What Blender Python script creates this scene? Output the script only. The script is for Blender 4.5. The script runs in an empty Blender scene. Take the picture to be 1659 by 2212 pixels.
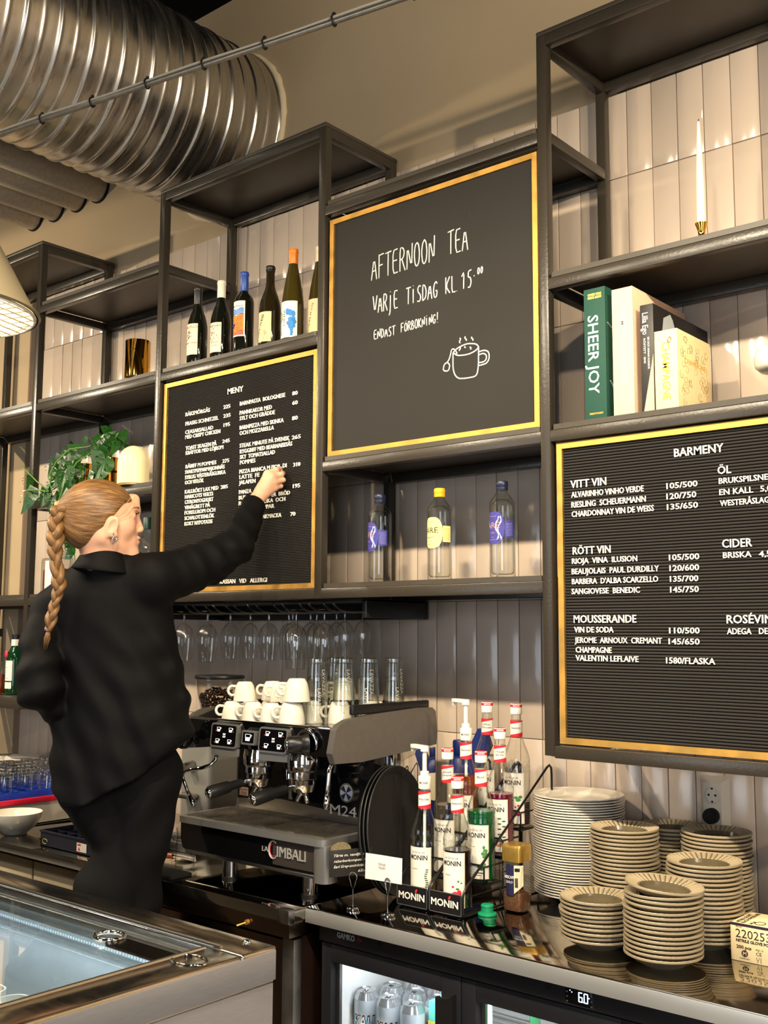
import bpy, bmesh, math, random
import numpy as np
from mathutils import Vector, Matrix, Quaternion

PI = math.pi
rnd = random.Random(11)
S = bpy.context.scene
COL = S.collection

# ------------------------------------------------------------------ camera, world, lights, exposure
cam = bpy.data.cameras.new('camera')
cam.sensor_fit = 'VERTICAL'
cam.sensor_height = 24.0
cam.lens = 2290.57 / 2212 * 24.0
cam.clip_start = 0.02
cam_o = bpy.data.objects.new('camera', cam)
COL.objects.link(cam_o)
_y, _p, _r = 0.7015, 0.1144, 0.0047
_fw = Vector((-math.sin(_y) * math.cos(_p), math.cos(_y) * math.cos(_p), math.sin(_p)))
_rt = Vector((math.cos(_y), math.sin(_y), 0))
_up = _rt.cross(_fw)
_rt, _up = math.cos(_r) * _rt + math.sin(_r) * _up, -math.sin(_r) * _rt + math.cos(_r) * _up
_m = Matrix((_rt, _up, -_fw)).transposed().to_4x4()
_m.translation = Vector((1.5151, -2.4549, 1.3278))
cam_o.matrix_world = _m
S.camera = cam_o

S.view_settings.view_transform = 'Standard'
S.view_settings.look = 'None'
S.view_settings.gamma = 1.0
S.view_settings.use_curve_mapping = False
S.view_settings.exposure = 0.0
try:
    S.cycles.use_denoising = True
    S.cycles.max_bounces = 10
    S.cycles.transparent_max_bounces = 24
    S.cycles.transmission_bounces = 8
    S.cycles.glossy_bounces = 5
    S.cycles.diffuse_bounces = 4
    S.cycles.caustics_reflective = False
    S.cycles.caustics_refractive = False
    S.cycles.sample_clamp_indirect = 6.0
except Exception:
    pass

WORLD_STRENGTH = 0.10
SPOT_W = 138.0
WASH_W = 215.0
GUEST_FILL_W = 110.0
DAY_FILL_W = 115.0
WARM = (1.0, 0.85, 0.62)
wd = bpy.data.worlds.new('room_air')
S.world = wd
wd.use_nodes = True
wd.node_tree.nodes['Background'].inputs[0].default_value = (0.80, 0.86, 1.0, 1)
wd.node_tree.nodes['Background'].inputs[1].default_value = WORLD_STRENGTH


def spot(loc, target, watts, size=2.5, blend=0.55, radius=0.035, color=WARM):
    l = bpy.data.lights.new('track_spot', 'SPOT')
    l.energy = watts
    l.color = color
    l.spot_size = size
    l.spot_blend = blend
    l.shadow_soft_size = radius
    o = bpy.data.objects.new('track_spot', l)
    COL.objects.link(o)
    o.location = loc
    d = Vector(target) - Vector(loc)
    o.rotation_euler = d.to_track_quat('-Z', 'Y').to_euler()
    return o


def area(loc, target, watts, sx, sy, color):
    l = bpy.data.lights.new('window_daylight', 'AREA')
    l.shape = 'RECTANGLE'
    l.size, l.size_y = sx, sy
    l.energy = watts
    l.color = color
    o = bpy.data.objects.new('window_daylight', l)
    COL.objects.link(o)
    o.location = loc
    d = Vector(target) - Vector(loc)
    o.rotation_euler = d.to_track_quat('-Z', 'Y').to_euler()
    return o


# assumed, unseen row of ceiling-track spots that washes the back bar
for _x, _k in ((-3.5, 1.0), (-2.4, 0.9), (-1.08, 1.15), (-0.26, 0.75), (0.28, 1.1), (0.95, 1.0)):
    spot((_x, -1.64, 2.84), (_x, 0.3, 0.70), SPOT_W * _k, size=2.05, blend=1.0)
# assumed wider ones, unseen, further along the same track, grazing and brightening the upper wall
for _x, _k in ((-4.2, 0.8), (2.4, 1.0), (3.8, 1.2)):
    spot((_x, -1.64, 2.84), (_x * 0.55, 0.4, 2.6), WASH_W * _k, size=2.5, blend=0.6)
# added fill spots, unseen, to brighten the guest-side floor and its bounce
for _x, _y2 in ((-2.6, -2.3), (0.2, -2.6), (2.6, -2.4)):
    spot((_x, _y2, 3.1), (_x, _y2 + 0.25, 0.0), GUEST_FILL_W, size=2.0, blend=0.8, radius=0.05, color=(1.0, 0.95, 0.88))
# cool daylight fill, added at two made-up windows in the unseen front wall
area((3.6, -6.85, 1.5), (0.0, 0.0, 0.8), DAY_FILL_W, 2.4, 2.2, (0.80, 0.89, 1.0))
area((-2.4, -6.85, 1.5), (-1.0, 0.0, 1.2), DAY_FILL_W * 0.6, 2.4, 2.2, (0.80, 0.89, 1.0))
area((4.9, -2.4, 1.5), (0.0, -1.4, 0.6), DAY_FILL_W * 0.2, 2.4, 2.2, (0.80, 0.89, 1.0))  # added side fill at one of the made-up windows, brightens the freezer's end panel

# ------------------------------------------------------------------ helpers


def C(r, g, b):
    f = lambda v: (v / 255 / 12.92) if v / 255 <= 0.04045 else ((v / 255 + 0.055) / 1.055) ** 2.4
    return (f(r), f(g), f(b), 1.0)


_M = {}


def mat(name, color, rough=0.5, metal=0.0, spec=0.5, emit=None, estr=0.0, noise=0.0, nscale=8.0, nstretch=(1, 1, 1),
        rvar=0.0, bump=0.0, bscale=60.0, bstretch=(1, 1, 1), coat=0.0, alpha=1.0, trans=0.0, ior=1.45, sheen=0.0, sss=0.0):
    """a principled material with optional procedural colour / roughness variation and bump"""
    if name in _M:
        return _M[name]
    m = bpy.data.materials.new(name)
    m.use_nodes = True
    nt = m.node_tree
    b = nt.nodes['Principled BSDF']
    b.inputs['Base Color'].default_value = color
    b.inputs['Roughness'].default_value = rough
    b.inputs['Metallic'].default_value = metal
    b.inputs['Specular IOR Level'].default_value = spec
    b.inputs['IOR'].default_value = ior
    b.inputs['Coat Weight'].default_value = coat
    b.inputs['Alpha'].default_value = alpha
    b.inputs['Transmission Weight'].default_value = trans
    b.inputs['Sheen Weight'].default_value = sheen
    if sss:
        b.inputs['Subsurface Weight'].default_value = sss
        b.inputs['Subsurface Radius'].default_value = (0.012, 0.005, 0.003)
    if emit:
        b.inputs['Emission Color'].default_value = emit
        b.inputs['Emission Strength'].default_value = estr
    if noise or rvar or bump:
        tc = nt.nodes.new('ShaderNodeTexCoord')

        def nz(scale, stretch, detail=3.0):
            mp = nt.nodes.new('ShaderNodeMapping')
            mp.inputs['Scale'].default_value = stretch
            nt.links.new(tc.outputs['Object'], mp.inputs['Vector'])
            n = nt.nodes.new('ShaderNodeTexNoise')
            n.inputs['Scale'].default_value = scale
            n.inputs['Detail'].default_value = detail
            nt.links.new(mp.outputs[0], n.inputs['Vector'])
            return n
        if noise or rvar:
            n = nz(nscale, nstretch)
            if noise:
                rp = nt.nodes.new('ShaderNodeMapRange')
                rp.inputs['From Min'].default_value = 0.3
                rp.inputs['From Max'].default_value = 0.7
                rp.inputs['To Min'].default_value = 1 - noise
                rp.inputs['To Max'].default_value = 1 + noise
                nt.links.new(n.outputs['Fac'], rp.inputs['Value'])
                mx = nt.nodes.new('ShaderNodeVectorMath')
                mx.operation = 'SCALE'
                mx.inputs[0].default_value = color[:3]
                nt.links.new(rp.outputs[0], mx.inputs['Scale'])
                nt.links.new(mx.outputs[0], b.inputs['Base Color'])
            if rvar:
                rr = nt.nodes.new('ShaderNodeMapRange')
                rr.inputs['From Min'].default_value = 0.3
                rr.inputs['From Max'].default_value = 0.7
                rr.inputs['To Min'].default_value = max(0.02, rough - rvar)
                rr.inputs['To Max'].default_value = min(1, rough + rvar)
                nt.links.new(n.outputs['Fac'], rr.inputs['Value'])
                nt.links.new(rr.outputs[0], b.inputs['Roughness'])
        if bump:
            n2 = nz(bscale, bstretch, 2.0)
            bp = nt.nodes.new('ShaderNodeBump')
            bp.inputs['Strength'].default_value = bump
            bp.inputs['Distance'].default_value = 0.002
            nt.links.new(n2.outputs['Fac'], bp.inputs['Height'])
            nt.links.new(bp.outputs[0], b.inputs['Normal'])
    _M[name] = m
    return m


def thin_glass(name, tint=(1, 1, 1, 1), edge=(0.66, 0.68, 0.66, 1), blend=0.22, rough=0.01, base=0.04):
    """clear thin glass wall: see-through, brighter reflections and a darker tint towards its edges"""
    if name in _M:
        return _M[name]
    m = bpy.data.materials.new(name)
    m.use_nodes = True
    nt = m.node_tree
    nt.nodes.remove(nt.nodes['Principled BSDF'])
    out = nt.nodes['Material Output']
    lw = nt.nodes.new('ShaderNodeLayerWeight')
    lw.inputs['Blend'].default_value = 0.5
    tr = nt.nodes.new('ShaderNodeBsdfTransparent')
    mc = nt.nodes.new('ShaderNodeMix')
    mc.data_type = 'RGBA'
    pw = nt.nodes.new('ShaderNodeMath')
    pw.operation = 'POWER'
    pw.inputs[1].default_value = 3.0
    nt.links.new(lw.outputs['Facing'], pw.inputs[0])
    nt.links.new(pw.outputs[0], mc.inputs['Factor'])
    mc.inputs[6].default_value = tint
    mc.inputs[7].default_value = edge
    nt.links.new(mc.outputs[2], tr.inputs['Color'])
    gl = nt.nodes.new('ShaderNodeBsdfGlossy')
    gl.inputs['Roughness'].default_value = rough
    l2 = nt.nodes.new('ShaderNodeLayerWeight')
    l2.inputs['Blend'].default_value = 0.5
    p5 = nt.nodes.new('ShaderNodeMath')
    p5.operation = 'POWER'
    p5.inputs[1].default_value = 2.8
    nt.links.new(l2.outputs['Facing'], p5.inputs[0])
    ad = nt.nodes.new('ShaderNodeMath')
    ad.operation = 'MULTIPLY_ADD'
    ad.use_clamp = True
    ad.inputs[1].default_value = 0.9
    ad.inputs[2].default_value = base
    nt.links.new(p5.outputs[0], ad.inputs[0])
    ms = nt.nodes.new('ShaderNodeMixShader')
    nt.links.new(ad.outputs[0], ms.inputs[0])
    nt.links.new(tr.outputs[0], ms.inputs[1])
    nt.links.new(gl.outputs[0], ms.inputs[2])
    nt.links.new(ms.outputs[0], out.inputs['Surface'])
    _M[name] = m
    return m


class MB:
    """collects shapes into one mesh"""

    def __init__(self):
        self.bm = bmesh.new()
        self.mi = 0

    def _fin(self, verts, M=None):
        if M is not None:
            bmesh.ops.transform(self.bm, matrix=M, verts=list(verts))
        fs = set()
        for v in verts:
            fs.update(v.link_faces)
        for f in fs:
            f.material_index = self.mi
        return verts

    def box(self, x0, x1, y0, y1, z0, z1, bev=0.0, seg=2, M=None):
        vs = [self.bm.verts.new((x, y, z)) for x in (x0, x1) for y in (y0, y1) for z in (z0, z1)]
        for q in ((0, 1, 3, 2), (4, 6, 7, 5), (0, 4, 5, 1), (2, 3, 7, 6), (0, 2, 6, 4), (1, 5, 7, 3)):
            self.bm.faces.new([vs[i] for i in q])
        if bev > 0:
            es = set()
            for v in vs:
                es.update(v.link_edges)
            r2 = bmesh.ops.bevel(self.bm, geom=list(es), offset=bev, segments=seg, affect='EDGES', profile=0.5)
            vs = set(r2['verts'])
            for f in r2['faces']:
                vs.update(f.verts)
            more = set(vs)
            for v in vs:
                for f in v.link_faces:
                    more.update(f.verts)
            vs = more
        return self._fin(list(vs), M)

    def cyl(self, p0, p1, r0, r1=None, n=24, caps=True):
        r1 = r0 if r1 is None else r1
        return self.tube([p0, p1], [r0, r1], n, caps)

    def tube(self, pts, r, n=10, caps=True, closed=False, flat=None):
        pts = [Vector(p) for p in pts]
        k = len(pts)
        rs = list(r) if isinstance(r, (list, tuple)) else [r] * k
        rings = []
        up = None
        for i in range(k):
            a = pts[(i - 1) % k] if (i > 0 or closed) else pts[i]
            b = pts[(i + 1) % k] if (i < k - 1 or closed) else pts[i]
            t = (b - a)
            if t.length < 1e-9:
                t = Vector((0, 0, 1))
            t.normalize()
            if up is None:
                up = Vector((0, 0, 1)) if abs(t.z) < 0.9 else Vector((1, 0, 0))
                if flat is not None:
                    up = Vector(flat)
            x = up.cross(t)
            if x.length < 1e-6:
                x = Vector((1, 0, 0)).cross(t)
            x.normalize()
            y = t.cross(x)
            up = y
            ring = []
            for j in range(n):
                q = 2 * PI * j / n
                ring.append(self.bm.verts.new(pts[i] + (x * math.cos(q) + y * math.sin(q)) * rs[i]))
            rings.append(ring)
        vs = [v for g in rings for v in g]
        for i in range(k - 1 if not closed else k):
            A, B = rings[i], rings[(i + 1) % k]
            for j in range(n):
                self.bm.faces.new((A[j], A[(j + 1) % n], B[(j + 1) % n], B[j]))
        if caps and not closed:
            self.bm.faces.new(list(reversed(rings[0])))
            self.bm.faces.new(rings[-1])
        return self._fin(vs)

    def lathe(self, prof, c=(0, 0, 0), n=32, cap0=True, cap1=True, M=None, wave=None):
        """prof: (r, z) list bottom to top; wave(angle, i, r) may modulate the radius"""
        rings = []
        for i, (r, z) in enumerate(prof):
            ring = []
            if r < 1e-6:
                ring = [self.bm.verts.new((c[0], c[1], c[2] + z))]
            else:
                for j in range(n):
                    q = 2 * PI * j / n
                    rr = wave(q, i, r) if wave else r
                    ring.append(self.bm.verts.new((c[0] + rr * math.cos(q), c[1] + rr * math.sin(q), c[2] + z)))
            rings.append(ring)
        for A, B in zip(rings[:-1], rings[1:]):
            if len(A) == 1 and len(B) == 1:
                continue
            for j in range(n):
                if len(A) == 1:
                    self.bm.faces.new((A[0], B[(j + 1) % n], B[j])[::-1])
                elif len(B) == 1:
                    self.bm.faces.new((A[j], A[(j + 1) % n], B[0]))
                else:
                    self.bm.faces.new((A[j], A[(j + 1) % n], B[(j + 1) % n], B[j]))
        if cap0 and len(rings[0]) > 1:
            self.bm.faces.new(list(reversed(rings[0])))
        if cap1 and len(rings[-1]) > 1:
            self.bm.faces.new(rings[-1])
        return self._fin([v for g in rings for v in g], M)

    def prism(self, poly, p0, ex, ey, depth):
        """polygon (u,v) in the plane p0 + u*ex + v*ey, extruded by vector depth"""
        p0, ex, ey, dp = Vector(p0), Vector(ex), Vector(ey), Vector(depth)
        A = [self.bm.verts.new(p0 + ex * u + ey * v) for u, v in poly]
        B = [self.bm.verts.new(v.co + dp) for v in A]
        k = len(A)
        self.bm.faces.new(A)
        self.bm.faces.new(list(reversed(B)))
        for i in range(k):
            self.bm.faces.new((A[(i + 1) % k], A[i], B[i], B[(i + 1) % k]))
        return self._fin(A + B)

    def ball(self, c, r, n=16, sc=(1, 1, 1), M=None):
        T = Matrix.Translation(c) @ (M if M is not None else Matrix()) @ Matrix.Diagonal((r * sc[0], r * sc[1], r * sc[2], 1))
        k = max(5, n // 2)
        vs = self.lathe([(math.sin(PI * i / k) if 0 < i < k else 0.0, -math.cos(PI * i / k)) for i in range(k + 1)], n=n)
        for v in vs:
            v.co = T @ v.co
        return vs

    def grid(self, f, nu, nv, closed_u=False):
        """surface f(u,v) -> point, u,v in 0..1"""
        V = [[self.bm.verts.new(f(i / (nu if closed_u else nu - 1), j / (nv - 1))) for j in range(nv)] for i in range(nu)]
        for i in range(nu if closed_u else nu - 1):
            for j in range(nv - 1):
                a, b = V[i], V[(i + 1) % nu]
                self.bm.faces.new((a[j], b[j], b[j + 1], a[j + 1]))
        return self._fin([v for r in V for v in r])

    def mesh(self, me, M=None):
        n0 = len(self.bm.verts)
        self.bm.from_mesh(me)
        self.bm.verts.ensure_lookup_table()
        return self._fin([self.bm.verts[i] for i in range(n0, len(self.bm.verts))], M)


def wpos(o):
    p = Vector((0, 0, 0))
    while o is not None:
        p += o.location
        o = o.parent
    return p


def obj(name, mb, mats, parent=None, smooth=40, world=False, recalc=True, kind=None):
    """links the collected shapes as ONE mesh object; world=True: the shapes are in room coordinates"""
    bm = mb.bm
    if recalc:
        bmesh.ops.recalc_face_normals(bm, faces=bm.faces)
    if world and parent is not None:
        bmesh.ops.translate(bm, verts=bm.verts, vec=-wpos(parent))
    me = bpy.data.meshes.new(name)
    bm.to_mesh(me)
    bm.free()
    for m in (mats if isinstance(mats, (list, tuple)) else [mats]):
        me.materials.append(m)
    if smooth:
        me.shade_smooth()
        if smooth < 180:
            me.set_sharp_from_angle(angle=math.radians(smooth))
    o = bpy.data.objects.new(name, me)
    COL.objects.link(o)
    if parent is not None:
        o.parent = parent
    if kind:
        o['kind'] = kind
    return o


def thing(name, label, cat, loc=(0, 0, 0), rotz=0.0, group=None):
    o = bpy.data.objects.new(name, None)
    o.empty_display_size = 0.05
    COL.objects.link(o)
    o.location = loc
    o.rotation_euler = (0, 0, rotz)
    return tag(o, label, cat, group)


def tag(o, label, cat, group=None):
    o['label'] = label
    o['category'] = cat
    if group:
        o['group'] = group
    return o


def tagobj(name, mb, mats, label, cat, loc=(0, 0, 0), rotz=0.0, group=None, smooth=40):
    o = obj(name, mb, mats, smooth=smooth)
    o.location = loc
    o.rotation_euler = (0, 0, rotz)
    return tag(o, label, cat, group)


def dup(root, loc, rotz=None, label=None, group=None, rot=None):
    """a copy of a thing with copies of its parts and sub-parts"""
    def cp(o, par):
        c = o.copy()
        COL.objects.link(c)
        if par is not None:
            c.parent = par
        for ch in list(o.children):
            cp(ch, c)
        return c
    r = cp(root, None)
    r.location = loc
    if rotz is not None:
        r.rotation_euler = (0, 0, rotz)
    if rot is not None:
        r.rotation_euler = rot
    if label:
        r['label'] = label
    if group:
        r['group'] = group
    return r


ORD = ('top', 'second', 'third', 'fourth', 'fifth', 'sixth', 'seventh', 'eighth', 'ninth', 'tenth', 'eleventh', 'twelfth', 'thirteenth',
       'fourteenth', 'fifteenth', 'sixteenth', 'seventeenth', 'eighteenth', 'nineteenth', 'twentieth')


def ordn(i):
    """0 -> first ... as a word"""
    tens = ('', '', 'twenty', 'thirty', 'forty', 'fifty')
    if i < 20:
        return ('first',) [0] if i == 0 else ORD[i]
    if (i + 1) % 10 == 0:
        return {30: 'thirtieth', 40: 'fortieth', 50: 'fiftieth'}[i + 1]
    return tens[(i + 1) // 10] + '-' + ordn((i + 1) % 10 - 1)


_CAP = {}


def text_mesh(s, cap, width=None, extrude=0.0008, shear=0.0, spacing=1.0, offset=0.0, res=2):
    """mesh of a line of text: x to the right, y up, baseline 0, capitals `cap` high, squeezed to `width` when given"""
    def mk(t):
        cu = bpy.data.curves.new('t', 'FONT')
        cu.body = t
        cu.size = 1.0
        cu.resolution_u = res
        cu.extrude = 0.0
        cu.shear = shear
        cu.space_character = spacing
        cu.offset = offset
        ob = bpy.data.objects.new('t', cu)
        COL.objects.link(ob)
        dg = bpy.context.evaluated_depsgraph_get()
        me = bpy.data.meshes.new_from_object(ob.evaluated_get(dg))
        bpy.data.objects.remove(ob)
        bpy.data.curves.remove(cu)
        return me
    if 'H' not in _CAP:
        mH = mk('H')
        ys = [v.co.y for v in mH.vertices]
        _CAP['H'] = max(ys) - min(ys)
    me = mk(s)
    xs = [v.co.x for v in me.vertices] or [0, 1]
    x0, x1 = min(xs), max(xs)
    ky = cap / _CAP['H']
    kx = ky if width is None else width / max(1e-6, x1 - x0)
    bm = bmesh.new()
    bm.from_mesh(me)
    bpy.data.meshes.remove(me)
    for v in bm.verts:
        v.co.x = (v.co.x - x0) * kx
        v.co.y *= ky
    if extrude:
        r = bmesh.ops.extrude_face_region(bm, geom=bm.faces[:])
        vs = [g for g in r['geom'] if isinstance(g, bmesh.types.BMVert)]
        bmesh.ops.translate(bm, verts=vs, vec=(0, 0, extrude))
    out = bpy.data.meshes.new('t')
    bm.to_mesh(out)
    bm.free()
    return out


def frame_mat(o, ex, ey):
    ex, ey = Vector(ex).normalized(), Vector(ey).normalized()
    M = Matrix((ex, ey, ex.cross(ey))).transposed().to_4x4()
    M.translation = Vector(o)
    return M


def text_on(mb, s, o, ex=(1, 0, 0), ey=(0, 0, 1), cap=0.01, width=None, align='l', **k):
    me = text_mesh(s, cap, width, **k)
    if align != 'l':
        xs = [v.co.x for v in me.vertices]
        w = max(xs)
        o = Vector(o) - Vector(ex).normalized() * (w / 2 if align == 'c' else w)
    mb.mesh(me, frame_mat(o, ex, ey))
    bpy.data.meshes.remove(me)


def text_round(mb, s, c, r, ang, z, cap, width=None, **k):
    """text wrapped around a vertical cylinder of radius r, centred at angle ang"""
    me = text_mesh(s, cap, width, **k)
    xs = [v.co.x for v in me.vertices]
    w = max(xs)
    for v in me.vertices:
        a = ang + (v.co.x - w / 2) / r
        rr = r + v.co.z
        v.co = Vector((c[0] + rr * math.cos(a), c[1] + rr * math.sin(a), c[2] + z + v.co.y))
    mb.mesh(me)
    bpy.data.meshes.remove(me)


def label_round(mb, c, r, ang, half, z0, z1, n=16, shape=None):
    """a paper label wrapped around a bottle, of half-width `half` radians"""
    def f(u, v):
        a = ang + (u * 2 - 1) * half
        lo, hi = z0, z1
        if shape:
            lo, hi = shape(u)
        return (c[0] + r * math.cos(a), c[1] + r * math.sin(a), c[2] + lo + (hi - lo) * v)
    mb.grid(f, n, 2)


def arc(cx, cy, r, a0, a1, n=8):
    return [(cx + r * math.cos(a0 + (a1 - a0) * i / (n - 1)), cy + r * math.sin(a0 + (a1 - a0) * i / (n - 1))) for i in range(n)]


def rrect(w, h, r, n=5, cx=0, cy=0):
    p = []
    for sx, sy, a in ((1, 1, 0), (-1, 1, PI / 2), (-1, -1, PI), (1, -1, 1.5 * PI)):
        p += arc(cx + sx * (w / 2 - r), cy + sy * (h / 2 - r), r, a, a + PI / 2, n)
    return p


# ------------------------------------------------------------------ materials
PAINT = mat('frame_paint', C(54, 48, 40), 0.3, spec=0.5, bump=0.22, bscale=130, noise=0.05, nscale=5)
BOARD = mat('shelf_board_paint', C(62, 55, 45), 0.42, bump=0.12, bscale=220, noise=0.05)
BOARD_UNDER = BOARD
WALLP = mat('beige_wall_paint', C(176, 154, 122), 0.9, spec=0.2, noise=0.05, nscale=1.6, bump=0.15, bscale=40)
GROUT = mat('tile_grout', C(128, 108, 90), 0.95, spec=0.1)
BRASS = mat('aged_brass', C(206, 158, 80), 0.5, metal=0.85, noise=0.14, nscale=22, rvar=0.1, bump=0.1, bscale=90)
GOLD = mat('polished_gold', C(226, 168, 66), 0.07, metal=1.0, noise=0.04, nscale=14)
FELT = mat('black_ribbed_felt', C(50, 47, 44), 0.9, spec=0.15)
SLATE = mat('chalkboard_slate', C(36, 33, 29), 0.62, spec=0.3, noise=0.14, nscale=3.0, rvar=0.08)
LETTER = mat('white_plastic_letter', C(240, 234, 220), 0.45)
CHALK = mat('chalk_white', C(226, 220, 206), 0.95, spec=0.1, noise=0.12, nscale=160)
STEEL = mat('brushed_steel', C(186, 178, 166), 0.17, metal=1.0, noise=0.03, nscale=18, nstretch=(0.5, 3, 3), rvar=0.04)
STEELTOP = mat('steel_worktop', C(182, 174, 160), 0.075, metal=1.0, noise=0.05, nscale=9, rvar=0.03)
STEELDK = mat('dull_steel_panel', C(150, 146, 142), 0.42, metal=1.0, noise=0.08, nscale=14, rvar=0.08)
CHROME = mat('chrome', C(224, 222, 218), 0.05, metal=1.0)
SATIN = mat('satin_chrome', C(176, 172, 166), 0.25, metal=1.0)
BLACK = mat('black_plastic', C(22, 21, 21), 0.35)
BLACKG = mat('black_gloss', C(10, 10, 11), 0.06, coat=0.4)
BLACKM = mat('black_matte', C(17, 16, 16), 0.75, spec=0.25)
WHITEP = mat('white_plastic', C(236, 230, 216), 0.35)
PORC = mat('glazed_porcelain', C(232, 224, 206), 0.12, noise=0.02)
PAPER = mat('paper', C(238, 226, 206), 0.8, spec=0.2, noise=0.02, nscale=30)
INK = mat('black_ink', C(30, 27, 25), 0.7, spec=0.2)
GLASS = thin_glass('clear_glass')
GLASSTHICK = thin_glass('thick_clear_glass', (0.97, 0.98, 0.96, 1), (0.30, 0.33, 0.30, 1), 0.3)
MENY_LINES = [('MENY', -1.3051, 2.1729, 0.0813, 0.0205), ('RÄKSMÖRGÅS', -1.5357, 2.1232, 0.1358, 0.0143), ('225', -1.3258, 2.1228, 0.0361, 0.0135), ('FRASIG SCHNITZEL', -1.535, 2.088, 0.1826, 0.0143), ('235', -1.3253, 2.0903, 0.0379, 0.0135), ('CEASARSALLAD', -1.5349, 2.056, 0.1548, 0.0143), ('195', -1.323, 2.0572, 0.0336, 0.0135), ('MED CRISPY CHICKEN', -1.5342, 2.0378, 0.1931, 0.0142), ('TOAST SKAGEN PÅ', -1.5312, 1.996, 0.1715, 0.0142), ('245', -1.3277, 1.9988, 0.0384, 0.0135), ('KRÄFTOR MED LÖJROM', -1.5291, 1.978, 0.2063, 0.0141), ('RÅBIFF M POMMES', -1.5277, 1.9273, 0.1691, 0.0141), ('275', -1.3247, 1.9274, 0.0347, 0.0134), ('SVARTPEPPARMAJONNÄS', -1.5301, 1.9072, 0.2169, 0.014), ('SYRLIG VÄSTERÅSGURKA', -1.53, 1.8874, 0.2222, 0.014), ('OCH VITLÖK', -1.5292, 1.8682, 0.1044, 0.0141), ('KALLRÖKT LAX MED', -1.5285, 1.8341, 0.1846, 0.014), ('285', -1.3313, 1.835, 0.0371, 0.0133), ('HARICOTS VERTS', -1.5277, 1.8152, 0.1559, 0.0141), ('CITRONYOGHURT', -1.5276, 1.7956, 0.1578, 0.014), ('VINÄGRETT PÅ', -1.5274, 1.7758, 0.1399, 0.0141), ('FORELLROM OCH', -1.5266, 1.7566, 0.1678, 0.014), ('SCHALOTTENLÖK', -1.5264, 1.7363, 0.1635, 0.0139), ('KOKT NYPOTATIS', -1.5256, 1.7161, 0.1537, 0.0139), ('BARNPASTA  BOLOGNESE', -1.2393, 2.1228, 0.2258, 0.0143), ('80', -0.979, 2.1224, 0.0251, 0.0135), ('PANNKAKOR MED', -1.2395, 2.0899, 0.1621, 0.0144), ('60', -0.9783, 2.0895, 0.0251, 0.0135), ('SYLT OCH GRÄDDE', -1.2389, 2.0699, 0.1769, 0.0144), ('BARNPIZZA MED SKINKA', -1.2379, 2.0368, 0.2187, 0.0143), ('80', -0.9783, 2.0374, 0.0261, 0.0135), ('OCH MOZZARELLA', -1.2374, 2.0171, 0.1717, 0.0143), ('STEAK MINUTE PÅ SVENSK', -1.236, 1.9724, 0.2468, 0.0141), ('265', -0.978, 1.972, 0.0408, 0.0134), ('RYGGBIFF MED BEARNAISESÅS', -1.2342, 1.9516, 0.2577, 0.0142), ('SKY  TOMATSALLAD', -1.2336, 1.932, 0.1748, 0.0143), ('POMMES', -1.233, 1.9127, 0.0782, 0.0143), ('PIZZA BIANCA M FIOR  DI', -1.2345, 1.8806, 0.2328, 0.0141), ('310', -0.9697, 1.8792, 0.0327, 0.0133), ('LATTE  FE', -1.2339, 1.8612, 0.1008, 0.0142), ('JALAPEN', -1.2356, 1.842, 0.0833, 0.0143), ('PANZA', -1.2346, 1.8086, 0.0633, 0.0142), ('195', -0.9698, 1.8076, 0.0331, 0.0133), ('BUR', -1.2351, 1.7886, 0.0387, 0.0142), ('ER  BRÖD', -1.0702, 1.7873, 0.0865, 0.0138), ('RÖ', -1.2345, 1.769, 0.0329, 0.0143), ('ILIKA  OCH', -1.1112, 1.7678, 0.1055, 0.0138), ('E', -1.2339, 1.7481, 0.0139, 0.0143), ('EPPAR', -1.1179, 1.7482, 0.0607, 0.0139), ('INKMACKA', -1.1181, 1.715, 0.0948, 0.0138), ('70', -0.9795, 1.7146, 0.0226, 0.0132), ('KASSAN   VID   ALLERGI', -1.3248, 1.4992, 0.2376, 0.0148)]
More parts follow.
